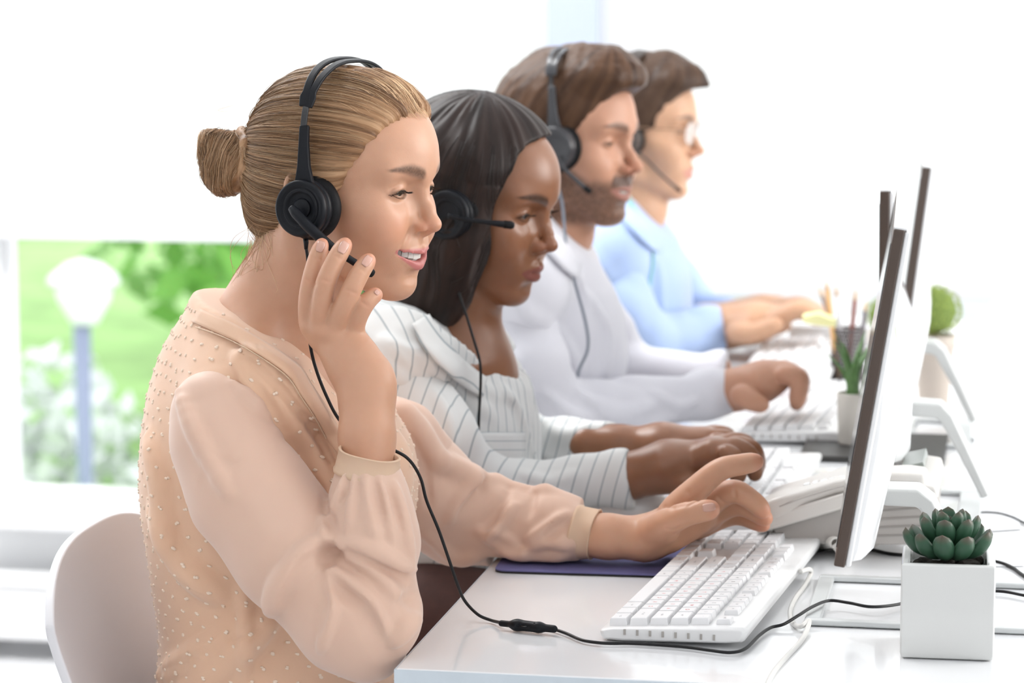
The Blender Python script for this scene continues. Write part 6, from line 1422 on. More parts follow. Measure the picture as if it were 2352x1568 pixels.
def glyph(ch):
    if ch in GLY: return GLY[ch]
    cu = bpy.data.curves.new('g', 'FONT'); cu.body = ch; cu.size = 1; cu.align_x = 'CENTER'; cu.align_y = 'CENTER'; cu.resolution_u = 2
    o = bpy.data.objects.new('g', cu); COL.objects.link(o); dg = bpy.context.evaluated_depsgraph_get(); me = o.evaluated_get(dg).to_mesh()
    V = np.array([v.co[:] for v in me.vertices]) if len(me.vertices) else np.zeros((0, 3)); F = [tuple(p.vertices) for p in me.polygons]
    o.evaluated_get(dg).to_mesh_clear(); bpy.data.objects.remove(o); bpy.data.curves.remove(cu); GLY[ch] = (V, F); return GLY[ch]
def keyboard(origin, u, v, label, legends=True, tilt=.07, W=.438, D=.140, detail=True):
    """origin: near corner on the person's side; u along the length (away), v towards the monitor"""
    r = empty('keyboard', origin+u*W/2+v*D/2); tag(r, label, 'keyboard', 'white keyboards')
    w = np.array([0, 0, 1.0]); vt = unit(v+w*tilt); n = np.cross(u, vt); n = n if n[2] > 0 else -n
    o = np.array(origin, float)+w*.0008
    prof = [(0.000, .004), (.003, .0005), (.020, .0), (D-.02, .004), (D-.004, .006), (D, .016), (D-.001, .0195), (D-.004, .0205), (D-.022, .0200), (.010, .0125), (.002, .0108), (-.001, .0085)]
    def prism(b, e):                                    # chamfered ends
        nn = len(prof); V = []
        for s_, ins in ((0, .006), (.0035, .0012), (.010, 0), (W-.010, 0), (W-.0035, .0012), (W, .006)):
            for q, h in prof:
                cx, cz = D/2, .010; f_ = 1-ins/.02; V.append(o+u*s_+v*(cx+(q-cx)*(1-ins/D*1.4))+w*(cz+(h-cz)*f_*1.0 if ins else h))
        F = [(i*nn+k, i*nn+(k+1) % nn, (i+1)*nn+(k+1) % nn, (i+1)*nn+k) for i in range(5) for k in range(nn)]+[tuple(range(nn-1, -1, -1)), tuple(5*nn+k for k in range(nn))]
        b.add(V, F)
    b = MB(); prism(b, 0); b.build('case', M['white'], r, bevel=.0012, seg=2)
    if detail:
        b = MB()
        for k in range(8):
            q = .024+k*.0118; p = o+v*q-u*.0003+w*.0098; b.frame_box(p, v, u, w, .0010, .0008, .0026)
        b.build('side_vents', M['grey'], r)
    U = .0190; top = lambda su, sv: o+u*su+v*sv+w*(.0118+(sv-.010)*.062)
    rows = [([1.25, 1.25, 1.25, 6.25, 1.25, 1.25, 1.25, 1.25], ['Ctrl', '', 'Alt', '', 'Alt', '', '', 'Ctrl']), ([2.25]+[1]*10+[2.75], ['Shift']+list('ZXCVBNM<>?')+['Shift']), ([1.75]+[1]*11+[2.25], ['Caps']+list('ASDFGHJKL;"')+['Enter']),
            ([1.5]+[1]*12+[1.5], ['Tab']+list('QWERTYUIOP[]')+['\\']), ([1]*13+[2], list('`1234567890-=')+['Back']), ([1, -1, 1, 1, 1, 1, -.5, 1, 1, 1, 1, -.5, 1, 1, 1, 1], ['Esc', '']+['F%d' % i for i in range(1, 5)]+['']+['F%d' % i for i in range(5, 9)]+['']+['F%d' % i for i in range(9, 13)])]
    kb = MB(); lb = MB(); lr = MB(); rs = np.random.RandomState(1)
    def key(su, sv, wu, wv, txt, red=False, h=.0078):
        g = .0009; c = top(su+wu/2, sv+wv/2)
        V = []
        for zz, ins, sh in ((0.0, 0, 0), (h*.55, .0004, 0), (h*.93, .0010, .0002), (h, .0016, .0003)):
            for a_, b_ in ((-1, -1), (1, -1), (1, 1), (-1, 1)): V.append(c+u*a_*(wu/2-g-ins)+vt*(b_*(wv/2-g-ins)+sh)+n*zz)
        F = [(i*4+k, i*4+(k+1) % 4, i*4+4+(k+1) % 4, i*4+4+k) for i in range(3) for k in range(4)]+[(12, 13, 14, 15)]; kb.add(V, F)
        if txt and legends:
            V_, F_ = [], []; sz = .0052 if len(txt) == 1 else .0030; x = 0
            for ch in txt:
                gv, gf = glyph(ch)
                if len(gv):
                    # legends are read from the typist's side
                    L_ = [c+n*(h+.00012)+u*(-(gv_[0]*sz+x))*-1+vt*(gv_[1]*sz+.0006)+u*(-.002-.0008*(len(txt)-1)) for gv_ in gv]; (lr if red else lb).add(L_, gf)
                x += sz*.62
    pitch = [.0190]*5+[.0205]
    for ri, (ws, tx) in enumerate(rows):
        sv = .0065+ri*.0190+(.004 if ri == 5 else 0); su = .009
        for w_, t_ in zip(ws, tx):
            if w_ > 0: key(su, sv, w_*U, .0185 if ri < 5 else .0155, t_, red=(ri in (1, 2, 3) and len(t_) == 1 and t_.isalpha()), h=.0078 if ri < 5 else .0065)
            su += abs(w_)*U
    s0 = .009+15.25*U
    for ri, cols in ((0, (0, 1, 2)), (1, (1,)), (3, (0, 1, 2)), (4, (0, 1, 2)), (5, (0, 1, 2))):
        for cc in cols: key(s0+cc*U, .0065+ri*.019+(.004 if ri == 5 else 0), U, .0185 if ri < 5 else .0155, '', h=.0078)
    s1 = .009+18.5*U; key(s1, .0065, 2*U, .0185, '0'); key(s1+2*U, .0065, U, .0185, '.'); key(s1+3*U, .0065, U, .0375, ''); key(s1+3*U, .0065+.038, U, .0375, '+')
    for a_, t3 in ((1, '123'), (2, '456'), (3, '789')):
        for cc in range(3): key(s1+cc*U, .0065+a_*.019, U, .0185, t3[cc])
    for cc in range(4): key(s1+cc*U, .0065+4*.019, U, .0185, '#/*-'[cc])
    k_ = kb.build('keys', M['key'], r, bevel=.0005, seg=2)
    if legends: lb.build('key_legends', M['ink'], k_); lr.build('red_key_legends', M['ink_red'], k_)
    for su in (.03, W-.05): MB().box(0, 0, 0, .0001, .0001, .0001) if False else None
    return r
M['key'] = mat('white_keycap', (0.84, 0.84, 0.85), 0.38); M['ink'] = mat('legend_black', (.06, .06, .07), .6); M['ink_red'] = mat('legend_red', (.70, .10, .12), .6)

def monitor(top, bot, Y, yaw, base_c, strut, label, W=.500, flip=1):
    """top, bot: pixels of the near vertical edge at depth Y; strut: px of the bent arm at the monitor's middle depth"""
    a = PY(*bot, Y); t = PY(*top, Y); v = unit(t-a); Ht = np.linalg.norm(t-a); u = unit(np.array([math.sin(math.radians(yaw)), math.cos(math.radians(yaw)), 0])); u = unit(u-v*(u@v)); n = np.cross(u, v)
    if n[0] < 0: n = -n
    r = empty('monitor', (*((a+u*W/2)[:2]), DZ)); tag(r, label, 'monitor', 'monitors seen edge-on')
    c = a+u*W/2+v*Ht/2
    MB().frame_box(c+n*.0005, u, v, n, W/2, Ht/2, .0048).build('bezel', M['bezel'], r, bevel=.0016, seg=3)
    MB().frame_box(c-n*.0046, u, v, n, W/2-.014, Ht/2-.014, .0005).build('screen', M['screen'], r)
    MB().frame_box(c+n*.0078, u, v, n, W/2-.001, Ht/2-.001, .0027).build('back_panel', M['white_gloss'], r, bevel=.0022, seg=3)
    MB().frame_box(c+n*.0012+v*(Ht/2+.0008), u, n, v, W/2-.0015, .0058, .0010).build('top_trim', M['white_gloss'], r, bevel=.0004)
    # bulging housing on the lower back
    prof = [(-.002, .008), (.000, .022), (.010, .029), (.095, .033), (.120, .031), (.150, .023), (.168, .014), (.176, .008)]
    prof = [(q*Ht/.299, h) for q, h in prof]; b = MB(); nn = len(prof); V = []
    for s_, f_ in ((.030, .30), (.040, .75), (.055, .95), (.075, 1), (W-.075, 1), (W-.055, .95), (W-.040, .75), (W-.030, .30)):
        for q, h in prof: V.append(a+u*s_+v*(q+.001)+n*(.008+(h-.008)*f_))
    b.add(V, [(i*nn+k, i*nn+k+1, (i+1)*nn+k+1, (i+1)*nn+k) for i in range(7) for k in range(nn-1)]+[(i*nn+nn-1, i*nn, (i+1)*nn, (i+1)*nn+nn-1) for i in range(7)]+[tuple(range(nn-1, -1, -1)), tuple(7*nn+k for k in range(nn))])
    b.build('rear_housing', M['white_gloss'], r, bevel=.004, seg=4)
    Ym = (a+u*W/2)[1]; S_ = [PY(x, y, Ym) for x, y in strut]; S_[-1][2] = max(S_[-1][2], DZ+.004)
    b = MB(); sweep_rect(b, S_, (0, 1, 0), [.046, .046, .044, .040, .038][:len(S_)], [.016, .017, .015, .012, .010][:len(S_)]); b.build('stand_arm', M['stand'], r, bevel=.003, seg=3)
    # rectangular frame foot
    if base_c is not None:
        x0, x1, y0, y1 = base_c; h = .0062; w = .013
        b = MB()
        for q in ((x0, y0, x1, y0+w), (x0, y1-w, x1, y1), (x0, y0+w, x0+w*1.2, y1-w), (x1-w*2, y0+w, x1, y1-w)): b.box(q[0], q[1], DZ+.0006, q[2], q[3], DZ+h)
        b.build('stand_foot', M['silver'], r, bevel=.0022, seg=2)
    return r
M['stand'] = mat('stand_light_grey', (.58, .59, .58), .3)
def build_desk_things():
    # mouse pad
    a, b_ = PZ(1134, 1316), PZ(1506, 1327); c = PZ(1172, 1268); u = unit((b_-a)*[1, 1, 0]); v = np.array([-u[1], u[0], 0]); L_ = .235; Dp = .195
    def pad(name, o, u, v, L_, Dp, h, m1, m2, lab, cat, grp=None):
        P = []; r_ = .012
        for cx, cy, a0 in ((r_, r_, 180), (L_-r_, r_, 270), (L_-r_, Dp-r_, 0), (r_, Dp-r_, 90)):
            for k in range(7): A = math.radians(a0+15*k); P.append(o+u*(cx+r_*math.cos(A))+v*(cy+r_*math.sin(A)))
        z = np.array([0, 0, 1.0]); r = empty(name, o); tag(r, lab, cat, grp)
        MB().prism([p+z*.0003 for p in P], z*0, z*h*.62).build('rubber_base', m2, r); MB().prism([p+z*.0003 for p in P], z*h*.62, z*h).build('fabric_top', m1, r); return r
    pad('mouse_pad', a, u, v, L_, Dp, .0032, mat('pad_cloth', (.135, .13, .30), .85, bump=(2500, .2, .0004), noise=(60, .06)), mat('pad_rubber', (.008, .008, .009), .7), 'dark blue-violet mouse pad under the blond woman\'s forearm', 'mouse pad', 'mouse pads')
    # keyboard 1
    n0 = PZ(1376, 1446, DZ+.011); n0[2] = DZ; e = PZ(1893, 1243, DZ+.018); m_ = PZ(1702, 1479, DZ+.018)
    uu = unit((e-m_)*[1, 1, 0]); vv = np.array([uu[1], -uu[0], 0])
    build = keyboard(n0, uu, vv, 'white keyboard nearest the camera, under the blond woman\'s hand', W=.438, D=float(np.linalg.norm((m_-n0)[:2]@np.array([vv[0], vv[1]])))*1.0 if False else .137)
    u0 = unit(np.array([.03, 1, 0])); v0 = np.array([u0[1], -u0[0], 0])
    q = PZ(1720, 1130); far = PZ(1890, 1044, DZ+.018); o2 = far-u0*.438-v0*.140; o2[2] = DZ
    keyboard(o2, u0, v0, 'white keyboard under the hands of the woman in stripes', legends=False, detail=False)
    u0 = unit(np.array([.06, 1, 0])); v0 = np.array([u0[1], -u0[0], 0]); q = PZ(1935, 995, DZ+.018); o3 = q-v0*.140; o3[2] = DZ
    keyboard(o3, u0, v0, 'white keyboard beside the bearded man\'s mouse hand', legends=False)
    u0 = unit(np.array([0, 1, 0])); v0 = np.array([u0[1], -u0[0], 0]); q = PZ(1905, 868, DZ+.018); o4 = q-v0*.140; o4[2] = DZ
    keyboard(o4, u0, v0, 'white keyboard at the far end, in front of the man in glasses', legends=False, detail=False)
    # mice
    def mouse(p, L_, lab, ang=0, col=None):
        g = Grid(p-[.09, .09, .01], p+[.09, .09, .07], .0022); d = np.array([math.cos(ang), math.sin(ang), 0]); R = rotZ(math.degrees(ang))
        g.add(Ell(p+[0, 0, .004], (L_/2, .031, .033), R), 0); g.add(Ell(p+d*.012+[0, 0, .004], (L_/2*.8, .030, .026), R), .01); g.cut(Cone(p+d*.02+[0, 0, .034], p+d*.07+[0, 0, .012], .0012, .0012), .001)
        g.apply(lambda F, X, Y, Z: np.maximum(F, DZ+.0006-Z)); V, Q = g.mesh(); V = relax(V, Q, 1, .4)
        r = empty('computer_mouse', (p[0], p[1], DZ)); tag(r, lab, 'computer mouse', 'white computer mice'); link('mouse_body', np_mesh('mouse_body', V, Q), col or M['white_gloss'], r)
        b = MB(); w_ = p+d*.030+[0, 0, .0265]; b.lathe(w_-np.cross(d, [0, 0, 1])*.003, [(.0052, 0), (.0055, .001), (.0055, .005), (.0052, .006)], 18, np.cross(d, [0, 0, 1])); b.build('scroll_wheel', M['grey'], r, smooth=True)
    mouse(PZ(1428, 1183, DZ), .112, 'white mouse partly hidden behind the blond woman\'s cuff')
    mouse(PZ(1780, 940, DZ), .100, 'white mouse under the bearded man\'s hand', col=mat('rosy_white', (.82, .76, .78), .3))
    pad('mouse_pad', PZ(1455, 1168, DZ), unit(np.array([1, .02, 0])), unit(np.array([-.02, 1, 0])), .19, .20, .0035, mat('pad_pale', (.66, .65, .70), .8), mat('pad_rubber_grey', (.05, .055, .055), .7), 'pale mouse pad between the two women', 'mouse pad', 'mouse pads')
    # monitors
    b1 = PZ(1845, 1438); b2 = PZ(1880, 1330)
    monitor((2065, 527), (1926, 1302), 2.372, -2.35, (b1[0], b1[0]+.245, b1[1], b2[1]), [(2030, 1132), (2108, 1135), (2130, 1150), (2185, 1260), (2243, 1388)], 'monitor nearest the camera, in front of the blond woman, seen edge-on')
    monitor((2031, 440), (2028, 1075), 2.92, -2.6, (PZ(2050, 1140)[0], PZ(2255, 1160)[0], 3.02, 3.26), [(2085, 932), (2158, 938), (2175, 955), (2215, 1035), (2264, 1136)], 'second monitor along the row, seen edge-on behind the nearest one')
    monitor((2127, 385), (2052, 915), 3.47, -2.1, (PZ(2080, 960)[0], PZ(2235, 975)[0], 3.58, 3.80), [(2110, 790), (2146, 795), (2160, 806), (2198, 880), (2238, 964)], 'third monitor along the row, in front of the green topiary ball')
    # succulent in a white cube pot
    p0 = PZ(2066, 1513); p1 = PZ(2283, 1521); u = unit((p1-p0)*[1, 1, 0]); v = np.array([-u[1], u[0], 0]); w_ = float(np.linalg.norm((p1-p0)[:2])); H_ = .0865
    ctr = p0+u*w_/2+v*w_/2; ctr[2] = DZ
    r = empty('potted_succulent', ctr); tag(r, 'small dark green succulent in a glossy white cube pot', 'potted plant')
    z = np.array([0, 0, 1.0]); hw = w_/2
    def ring(hx, zz): return [ctr+u*a*hx+v*b*hx+z*zz for a, b in ((-1, -1), (1, -1), (1, 1), (-1, 1))]
    V = ring(hw*.965, .0008)+ring(hw, .006)+ring(hw, H_-.002)+ring(hw-.001, H_)+ring(hw-.0075, H_)+ring(hw-.0085, H_-.004)+ring(hw-.009, H_-.012)
    F = [(3, 2, 1, 0)]+[(i*4+k, i*4+(k+1) % 4, i*4+4+(k+1) % 4, i*4+4+k) for i in range(6) for k in range(4)]+[(24, 25, 26, 27)]
    MB().add(V, F).build('pot', M['ceramic'], r, bevel=.0045, seg=5)
    g = Grid(ctr+[-hw, -hw, H_-.02], ctr+[hw, hw, H_+.006], .0016)
    for k in range(60):
        a = np.random.uniform(-1, 1, 2)*(hw-.013); g.add(Ell(ctr+u*a[0]+v*a[1]+z*(H_-.0095), np.random.uniform(.003, .006)), .003)
    V, Q = g.mesh(); link('soil', np_mesh('soil', V, Q), M['soil'], r)
    V = []; Q = []; C = []; cnt = 0
    def leaf(az, el, L_, wd, curl, base, th=.42):
        nonlocal cnt
        d0 = np.array([math.cos(az), math.sin(az), 0]); side = np.array([-math.sin(az), math.cos(az), 0]); p = base.copy(); e = el; N = 14; K = 12; sp_ = [p.copy()]; es = [e]
        for i in range(N): e += curl/N; p = p+(d0*math.cos(e)+z*math.sin(e))*L_/N; sp_.append(p.copy()); es.append(e)
        for i in range(N+1):
            t = i/N; w__ = wd*1.12*(.42+.58*float(sstep(0, .6, t)))*math.sqrt(max(0, 1-max(0, (t-.58)/.42)**2.3))+.0002; nn = -d0*math.sin(es[i])+z*math.cos(es[i])
            for k in range(K):
                A = 2*math.pi*k/K; h = math.sin(A); V.append(sp_[i]+side*w__*math.cos(A)+nn*w__*th*(h*(1.7 if h < 0 else .55)+.35*abs(math.cos(A))**2))
                tip = sstep(.86, 1.0, t); C.append(np.array([.028, .082, .044])*(1-tip)+np.array([.09, .06, .045])*tip)
        for i in range(N):
            for k in range(K): Q.append((cnt+i*K+k, cnt+i*K+(k+1) % K, cnt+(i+1)*K+(k+1) % K, cnt+(i+1)*K+k))
        cnt += (N+1)*K
    bs = ctr+z*(H_+.001)
    for k in range(10): a = 2*math.pi*(k+.3)/10; leaf(a, math.radians(-2), .043+.003*(k % 2), .0088, math.radians(70), bs+np.array([math.cos(a), math.sin(a), 0])*.004)
    for k in range(7): a = 2*math.pi*(k+.1)/7; leaf(a, math.radians(38), .040, .0080, math.radians(32), bs+z*.004+np.array([math.cos(a), math.sin(a), 0])*.003)
    for k in range(5): a = 2*math.pi*(k+.35)/5; leaf(a, math.radians(66), .036, .0068, math.radians(12), bs+z*.007+np.array([math.cos(a), math.sin(a), 0])*.002)
    for k in range(3): a = 2*math.pi*(k+.8)/3; leaf(a, math.radians(80), .026, .005, math.radians(4), bs+z*.009)
    link('leaves', np_mesh('leaves', np.array(V), Q, cols=np.array(C)), mat('succulent_leaf', rough=.42, vcol='Col', noise=(60, .10), spec=.4), r)
    # telephone
    Yp = 2.855; ph = empty('desk_phone', PZ(1950, 1250)); ph.location = (PZ(1950, 1250)[0], Yp+.09, DZ); tag(ph, 'light grey desk phone with a ribbed base behind the monitor', 'telephone')
    pp = lambda x, y: PY(x, y, Yp); back = np.array([0, .185, 0])
    MB().prism([pp(x, y) for x, y in ((1733, 1196), (1760, 1184), (1945, 1131), (2110, 1112), (2150, 1118), (2156, 1146), (2120, 1148), (1950, 1166), (1738, 1228))], back*0, back).build('phone_body', M['offwhite'], ph, bevel=.0035, seg=3)
    so = MB().prism([pp(x, y) for x, y in ((1770, 1220), (1950, 1166), (2120, 1148), (2150, 1147), (2146, 1250), (2130, 1256), (1800, 1256), (1785, 1240))], back*.06, back*.94).build('phone_stand', M['grey'], ph, bevel=.002)
    b = MB()
    for k in range(4): b.prism([pp(x, y) for x, y in ((2000, 1176+k*19), (2147, 1166+k*21), (2147, 1170+k*21), (2000, 1180+k*19))], back*.055, back*.062)
    b.build('base_grooves', mat('groove_grey', (.30, .28, .26), .6), so)
    hp = [((1756, 1172), 22), ((1778, 1163), 24), ((1810, 1150), 23), ((1850, 1137), 17), ((1920, 1115), 15), ((2000, 1100), 15), ((2045, 1098), 22), ((2090, 1100), 25), ((2128, 1103), 24)]
    b = MB(); sweep_rect(b, [PY(x, y, Yp+.024) for (x, y), r_ in hp], (0, 1, 0), [.046, .050, .050, .038, .034, .036, .050, .050, .046], [2*r_/2160 for _, r_ in hp]); ho = b.build('handset', M['offwhite'], ph, bevel=.0055, seg=5)
    seam = [PY(x, y, Yp-.0008) for x, y in ((1790, 1163), (1850, 1141), (1930, 1118), (2015, 1105), (2110, 1107))]; b = MB(); b.tube(spline(seam, 5), .0007, 6); b.build('seam', M['grey'], ho)
    # keys on the sloping face
    s0, s1 = pp(1770, 1180), pp(2100, 1112); su = unit(s1-s0); nn = np.cross(su, [0, 1, 0]); nn = nn if nn[2] > 0 else -nn; b = MB()
    for i in range(12):
        for j in range(4): b.frame_box(s0+su*(.030+i*.0095)+nn*.003+np.array([0, .066+j*.017, 0]), su, (0, 1, 0), nn, .0034, .006, .0022)
    b.build('phone_keys', M['white_gloss'], ph, bevel=.0008)
    MB().frame_box(s0+su*.148+nn*.004+np.array([0, .125, 0]), su, (0, 1, 0), nn, .012, .045, .004).build('phone_display', mat('lcd', (.25, .28, .26), .2), ph, bevel=.001)
    cc = spline([PZ(1745, 1228, DZ+.008), PZ(1800, 1238, DZ+.008), PZ(1862, 1246, DZ+.008), PZ(1895, 1246, DZ+.010), PZ(1918, 1246, DZ+.020), PZ(1935, 1262, DZ+.012), PZ(1962, 1262, DZ+.007), PZ(2015, 1240, DZ+.008)], 60)
    tot = np.r_[0, np.cumsum(np.linalg.norm(np.diff(cc, axis=0), axis=1))]; T = np.gradient(cc, axis=0); T /= np.linalg.norm(T, axis=1, keepdims=True); uu_ = np.cross(T, [0, 0, 1.]); uu_ /= np.linalg.norm(uu_, axis=1, keepdims=True); ww = np.cross(uu_, T)
    S_ = np.linspace(0, tot[-1], 1300); idx = lambda A: np.stack([np.interp(S_, tot, A[:, i]) for i in range(3)], 1); ang = S_/.0042*2*math.pi
    q = idx(cc)+.0052*(np.cos(ang)[:, None]*idx(uu_)+np.sin(ang)[:, None]*idx(ww)); b = MB(); b.tube(q, .0013, 6); b.build('coiled_cord', M['offwhite'], ph, smooth=True)
    # loose cables
    def q(x, y, z_=.0018): return PZ(x, y, DZ+z_)
    r_ = cable([q(1838, 1313, .016), q(1858, 1307, .014), q(1862, 1316, .006), q(1848, 1345), q(1826, 1375), q(1815, 1405), q(1822, 1432), q(1840, 1438, .006), q(1858, 1425, .008), q(1852, 1450, .004), q(1835, 1478), q(1805, 1510), q(1776, 1545), q(1757, 1585), q(1740, 1640)], .0024, M['white_cable'], 'cable'); tag(r_, 'white keyboard cable looping beside the monitor foot to the front of the desk', 'cable', 'loose cables on the desks')
    r_ = cable([q(1850, 1270), q(1885, 1262), q(1960, 1250, .003), q(2005, 1262), q(2050, 1272), q(2120, 1276), q(2200, 1280), q(2285, 1289), q(2325, 1303), q(2352, 1322), q(2420, 1360)], .0019, M['rubber'], 'cable'); tag(r_, 'black cable running behind the succulent pot from under the phone', 'cable', 'loose cables on the desks')
    r_ = cable([q(2210, 1215), q(2222, 1192), q(2245, 1178), q(2290, 1178), q(2325, 1187), q(2352, 1200), q(2420, 1230)], .0013, M['rubber'], 'cable'); tag(r_, 'thin dark cable curving away above the succulent', 'cable', 'loose cables on the desks')
    r_ = cable([q(2100, 975), q(2120, 966), q(2160, 968), q(2200, 985), q(2235, 1010)], .0022, mat('grey_cable_2', (.35, .36, .37), .5), 'cable'); tag(r_, 'grey cable beside the second monitor stand', 'cable', 'loose cables on the desks')
    # papers at the right
    for k, (pts, lab) in enumerate((([(2190, 1240), (2330, 1238), (2352, 1300), (2200, 1302)], 'white sheet of paper behind the succulent pot'), ([(2230, 1165), (2333, 1160), (2345, 1215), (2240, 1222)], 'white sheet of paper under the thin dark cable'))):
        MBp = MB(); MBp.prism([PZ(x, y, DZ+.0005+.0004*k) for x, y in pts], (0, 0, 0), (0, 0, .0004)); o = MBp.build('paper_sheet', mat('paper_%d' % k, (.83, .84, .86), .8)); tag(o, lab, 'paper', 'papers on the facing desk')
    # aloe pot on a dark tray
    pc = PZ(1958, 1042); s = scale_at(pc); cy = PY(1956, 1040, pc[1]+.03); cy[2] = DZ+.0085; s = scale_at(cy)
    MB().box(cy[0]-.06, cy[1]-.10, DZ+.0005, cy[0]+.12, cy[1]+.10, DZ+.0080).build('notebook', mat('dark_cover', (.03, .028, .026), .5), None, bevel=.001)['label'] = 'dark notebook lying under the small aloe pot'
    bpy.data.objects['notebook']['category'] = 'notebook'
    r = empty('potted_aloe', cy); tag(r, 'small aloe in a beige round pot beside the second monitor', 'potted plant'); hh = 118/s; rr = 36/s
    b = MB(); b.lathe(cy, [(rr*.82, 0), (rr*.86, .002), (rr, hh-.002), (rr*.99, hh), (rr*.90, hh), (rr*.88, hh-.012)], 36); b.build('pot', mat('beige_ceramic', (.62, .585, .53), .6), r, smooth=True)
    b = MB(); b.lathe(cy, [(rr*.89, hh-.012), (rr*.5, hh-.010), (.001, hh-.009)], 30); b.build('soil', M['soil'], r)
    V = []; Q = []; n = 0
    for k in range(9):
        a = 2*math.pi*k/9; lean = (.25+.55*((k*7) % 5)/5); L_ = (.075+.035*((k*3) % 4)/3); p = cy+z*(hh-.012); d = np.array([math.cos(a), math.sin(a), 0]); sd = np.array([-math.sin(a), math.cos(a), 0])
        for i in range(9):
            t = i/8; w__ = .0085*(1-t**1.4)+.0004; c_ = p+(z*t*(1-.15*t)+d*lean*t*t)*L_
            for m_ in range(8): A = 2*math.pi*m_/8; V.append(c_+sd*w__*math.cos(A)+d*w__*.4*math.sin(A))
        Q += [(n+i*8+m_, n+i*8+(m_+1) % 8, n+(i+1)*8+(m_+1) % 8, n+(i+1)*8+m_) for i in range(8) for m_ in range(8)]; n += 72
    link('leaves', np_mesh('leaves', np.array(V), Q), mat('aloe_leaf', (.12, .24, .08), .5, noise=(80, .2)), r)
    # pen holder of black wire mesh with pens
    c = PZ(1946, 872); c[2] = DZ; s = scale_at(c); r = empty('pencil_holder', c); tag(r, 'dark wire mesh pencil holder behind the aloe', 'pencil holder'); R_ = 38/s; hh = 118/s; b = MB()
    for k in range(40):
        A = 2*math.pi*k/40; B_ = A+.5
        for sg in (-1, 1): b.tube([c+[R_*math.cos(A+sg*t), R_*math.sin(A+sg*t), .002+hh*t] for t in np.linspace(0, 1, 7)], .0007, 4)
    b.lathe(c, [(R_*.98, 0), (R_, .0005), (R_*.98, .002)], 30); b.build('mesh_wall', M['wire'], r)
    b = MB(); b.tube([c+[R_*math.cos(A), R_*math.sin(A), hh] for A in np.linspace(0, 2*math.pi, 33)], .0020, 8, cap=False); b.build('rim', M['wire'], r, smooth=True)
    pens = [((-.012, -.010), (-.030, -.02), .155, (.75, .42, .15), 'orange pencil standing in the mesh holder'), ((.008, -.012), (-.042, -.004), .150, (.30, .22, .20), 'brown pencil leaning left in the mesh holder'), ((.0, .008), (.010, .01), .135, (.30, .10, .08), 'dark red pen in the mesh holder'), ((.014, .008), (.028, .0), .120, (.22, .20, .22), 'dark grey pen leaning right in the mesh holder'), ((-.004, .014), (-.020, .02), .140, (.80, .80, .82), 'white pen in the mesh holder')]
    for (bx, by), (tx, ty), L_, col, lab in pens:
        a = c+[bx, by, .004]; t = a+unit(np.array([tx-bx, ty-by, .13]))*L_; o = empty(lab.split(' ')[1] if 'pencil' in lab.split()[:2] else 'pen', a); tag(o, lab, 'pencil' if 'pencil' in lab.split()[:2] else 'pen', 'pens in the mesh holder'); d = unit(t-a)
        b = MB(); b.tube([a, a+d*(L_-.018)], .0038, 6); b.build('barrel', mat('pen_'+lab.split()[0]+lab.split()[1], col, .4), o, bevel=.0004); b = MB(); b.tube([t-d*.018, t-d*.006, t], [.0036, .0014, .0003], 10); b.build('tip', mat('wood_tip', (.72, .52, .32), .6), o, smooth=True)
    # topiary balls
    rs = np.random.RandomState(8)
    def topiary(cx, cy_, rpx, Yb, potpx, lab, colr, squash=.9):
        cc = PY(cx, cy_, Yb); s = scale_at(cc); R_ = rpx/s; base = cc.copy(); base[2] = DZ; r = empty('potted_topiary', base); tag(r, lab, 'potted plant', 'round green topiaries')
        n = 2600; P = rs.normal(size=(n, 3)); P /= np.linalg.norm(P, axis=1, keepdims=True); bump = 1+.05*noise3(P[:, 0]*4, P[:, 1]*4, P[:, 2]*4); P = P*(bump*(.86+.14*rs.rand(n)))[:, None]*R_*[1, 1, squash]; V = []; Q = []; C = []
        for i, p in enumerate(P):
            o_ = unit(p); a = unit(np.cross(o_, rs.normal(size=3))); tipd = unit(o_+a*.8); sd = np.cross(tipd, o_); s_ = R_*.09; q_ = cc+p; V += [q_, q_+sd*s_*.35+tipd*s_*.5, q_+tipd*s_, q_-sd*s_*.35+tipd*s_*.5]; Q.append((4*i, 4*i+1, 4*i+2, 4*i+3)); C += [np.array(colr)*rs.uniform(.7, 1.3)]*4
        link('foliage', np_mesh('foliage', np.array(V), Q, smooth=False, cols=np.array(C)), M['topi'], r)
        g = Ell; b = MB(); b.lathe(cc-[0, 0, R_*squash*.9], [(R_*.2, 0), (R_*.6, R_*.2), (R_*.80, R_*.8), (R_*.6, R_*1.35), (R_*.2, R_*1.6)], 20); b.build('inner_foliage', M['topi_in'], r, smooth=True)
        pt, pw = potpx; top = PY(cx, pt, Yb)[2]; rw = pw/s
        b = MB(); b.lathe(base, [(rw*.72, 0.001), (rw*.74, .003), (rw*.97, top-DZ-.02), (rw*1.05, top-DZ-.018), (rw*1.05, top-DZ), (rw*.9, top-DZ), (rw*.88, top-DZ-.01), (.002, top-DZ-.01)], 30); b.build('pot', mat('taupe_pot_'+str(int(cx)), (.55, .48, .42), .7), r, smooth=True)
        b = MB(); b.tube([base+[0, 0, top-DZ-.015], cc], .006, 8); b.build('stem', M['bark'], r, smooth=True)
    topiary(2148, 712, 62, 3.98, (768, 46), 'green topiary ball in a taupe pot right of the third monitor', (.30, .38, .07))
    topiary(2030, 722, 44, 4.25, (760, 34), 'green topiary ball showing left between the second and third monitors', (.30, .38, .08))
    # sticky notes on the pen holder side
    p = PY(1878, 742, 3.9); r_ = MB()
    V = [PY(1842, 728, 3.93), PY(1880, 722, 3.92), PY(1918, 738, 3.90), PY(1920, 752, 3.90), PY(1885, 748, 3.92), PY(1846, 742, 3.93)]
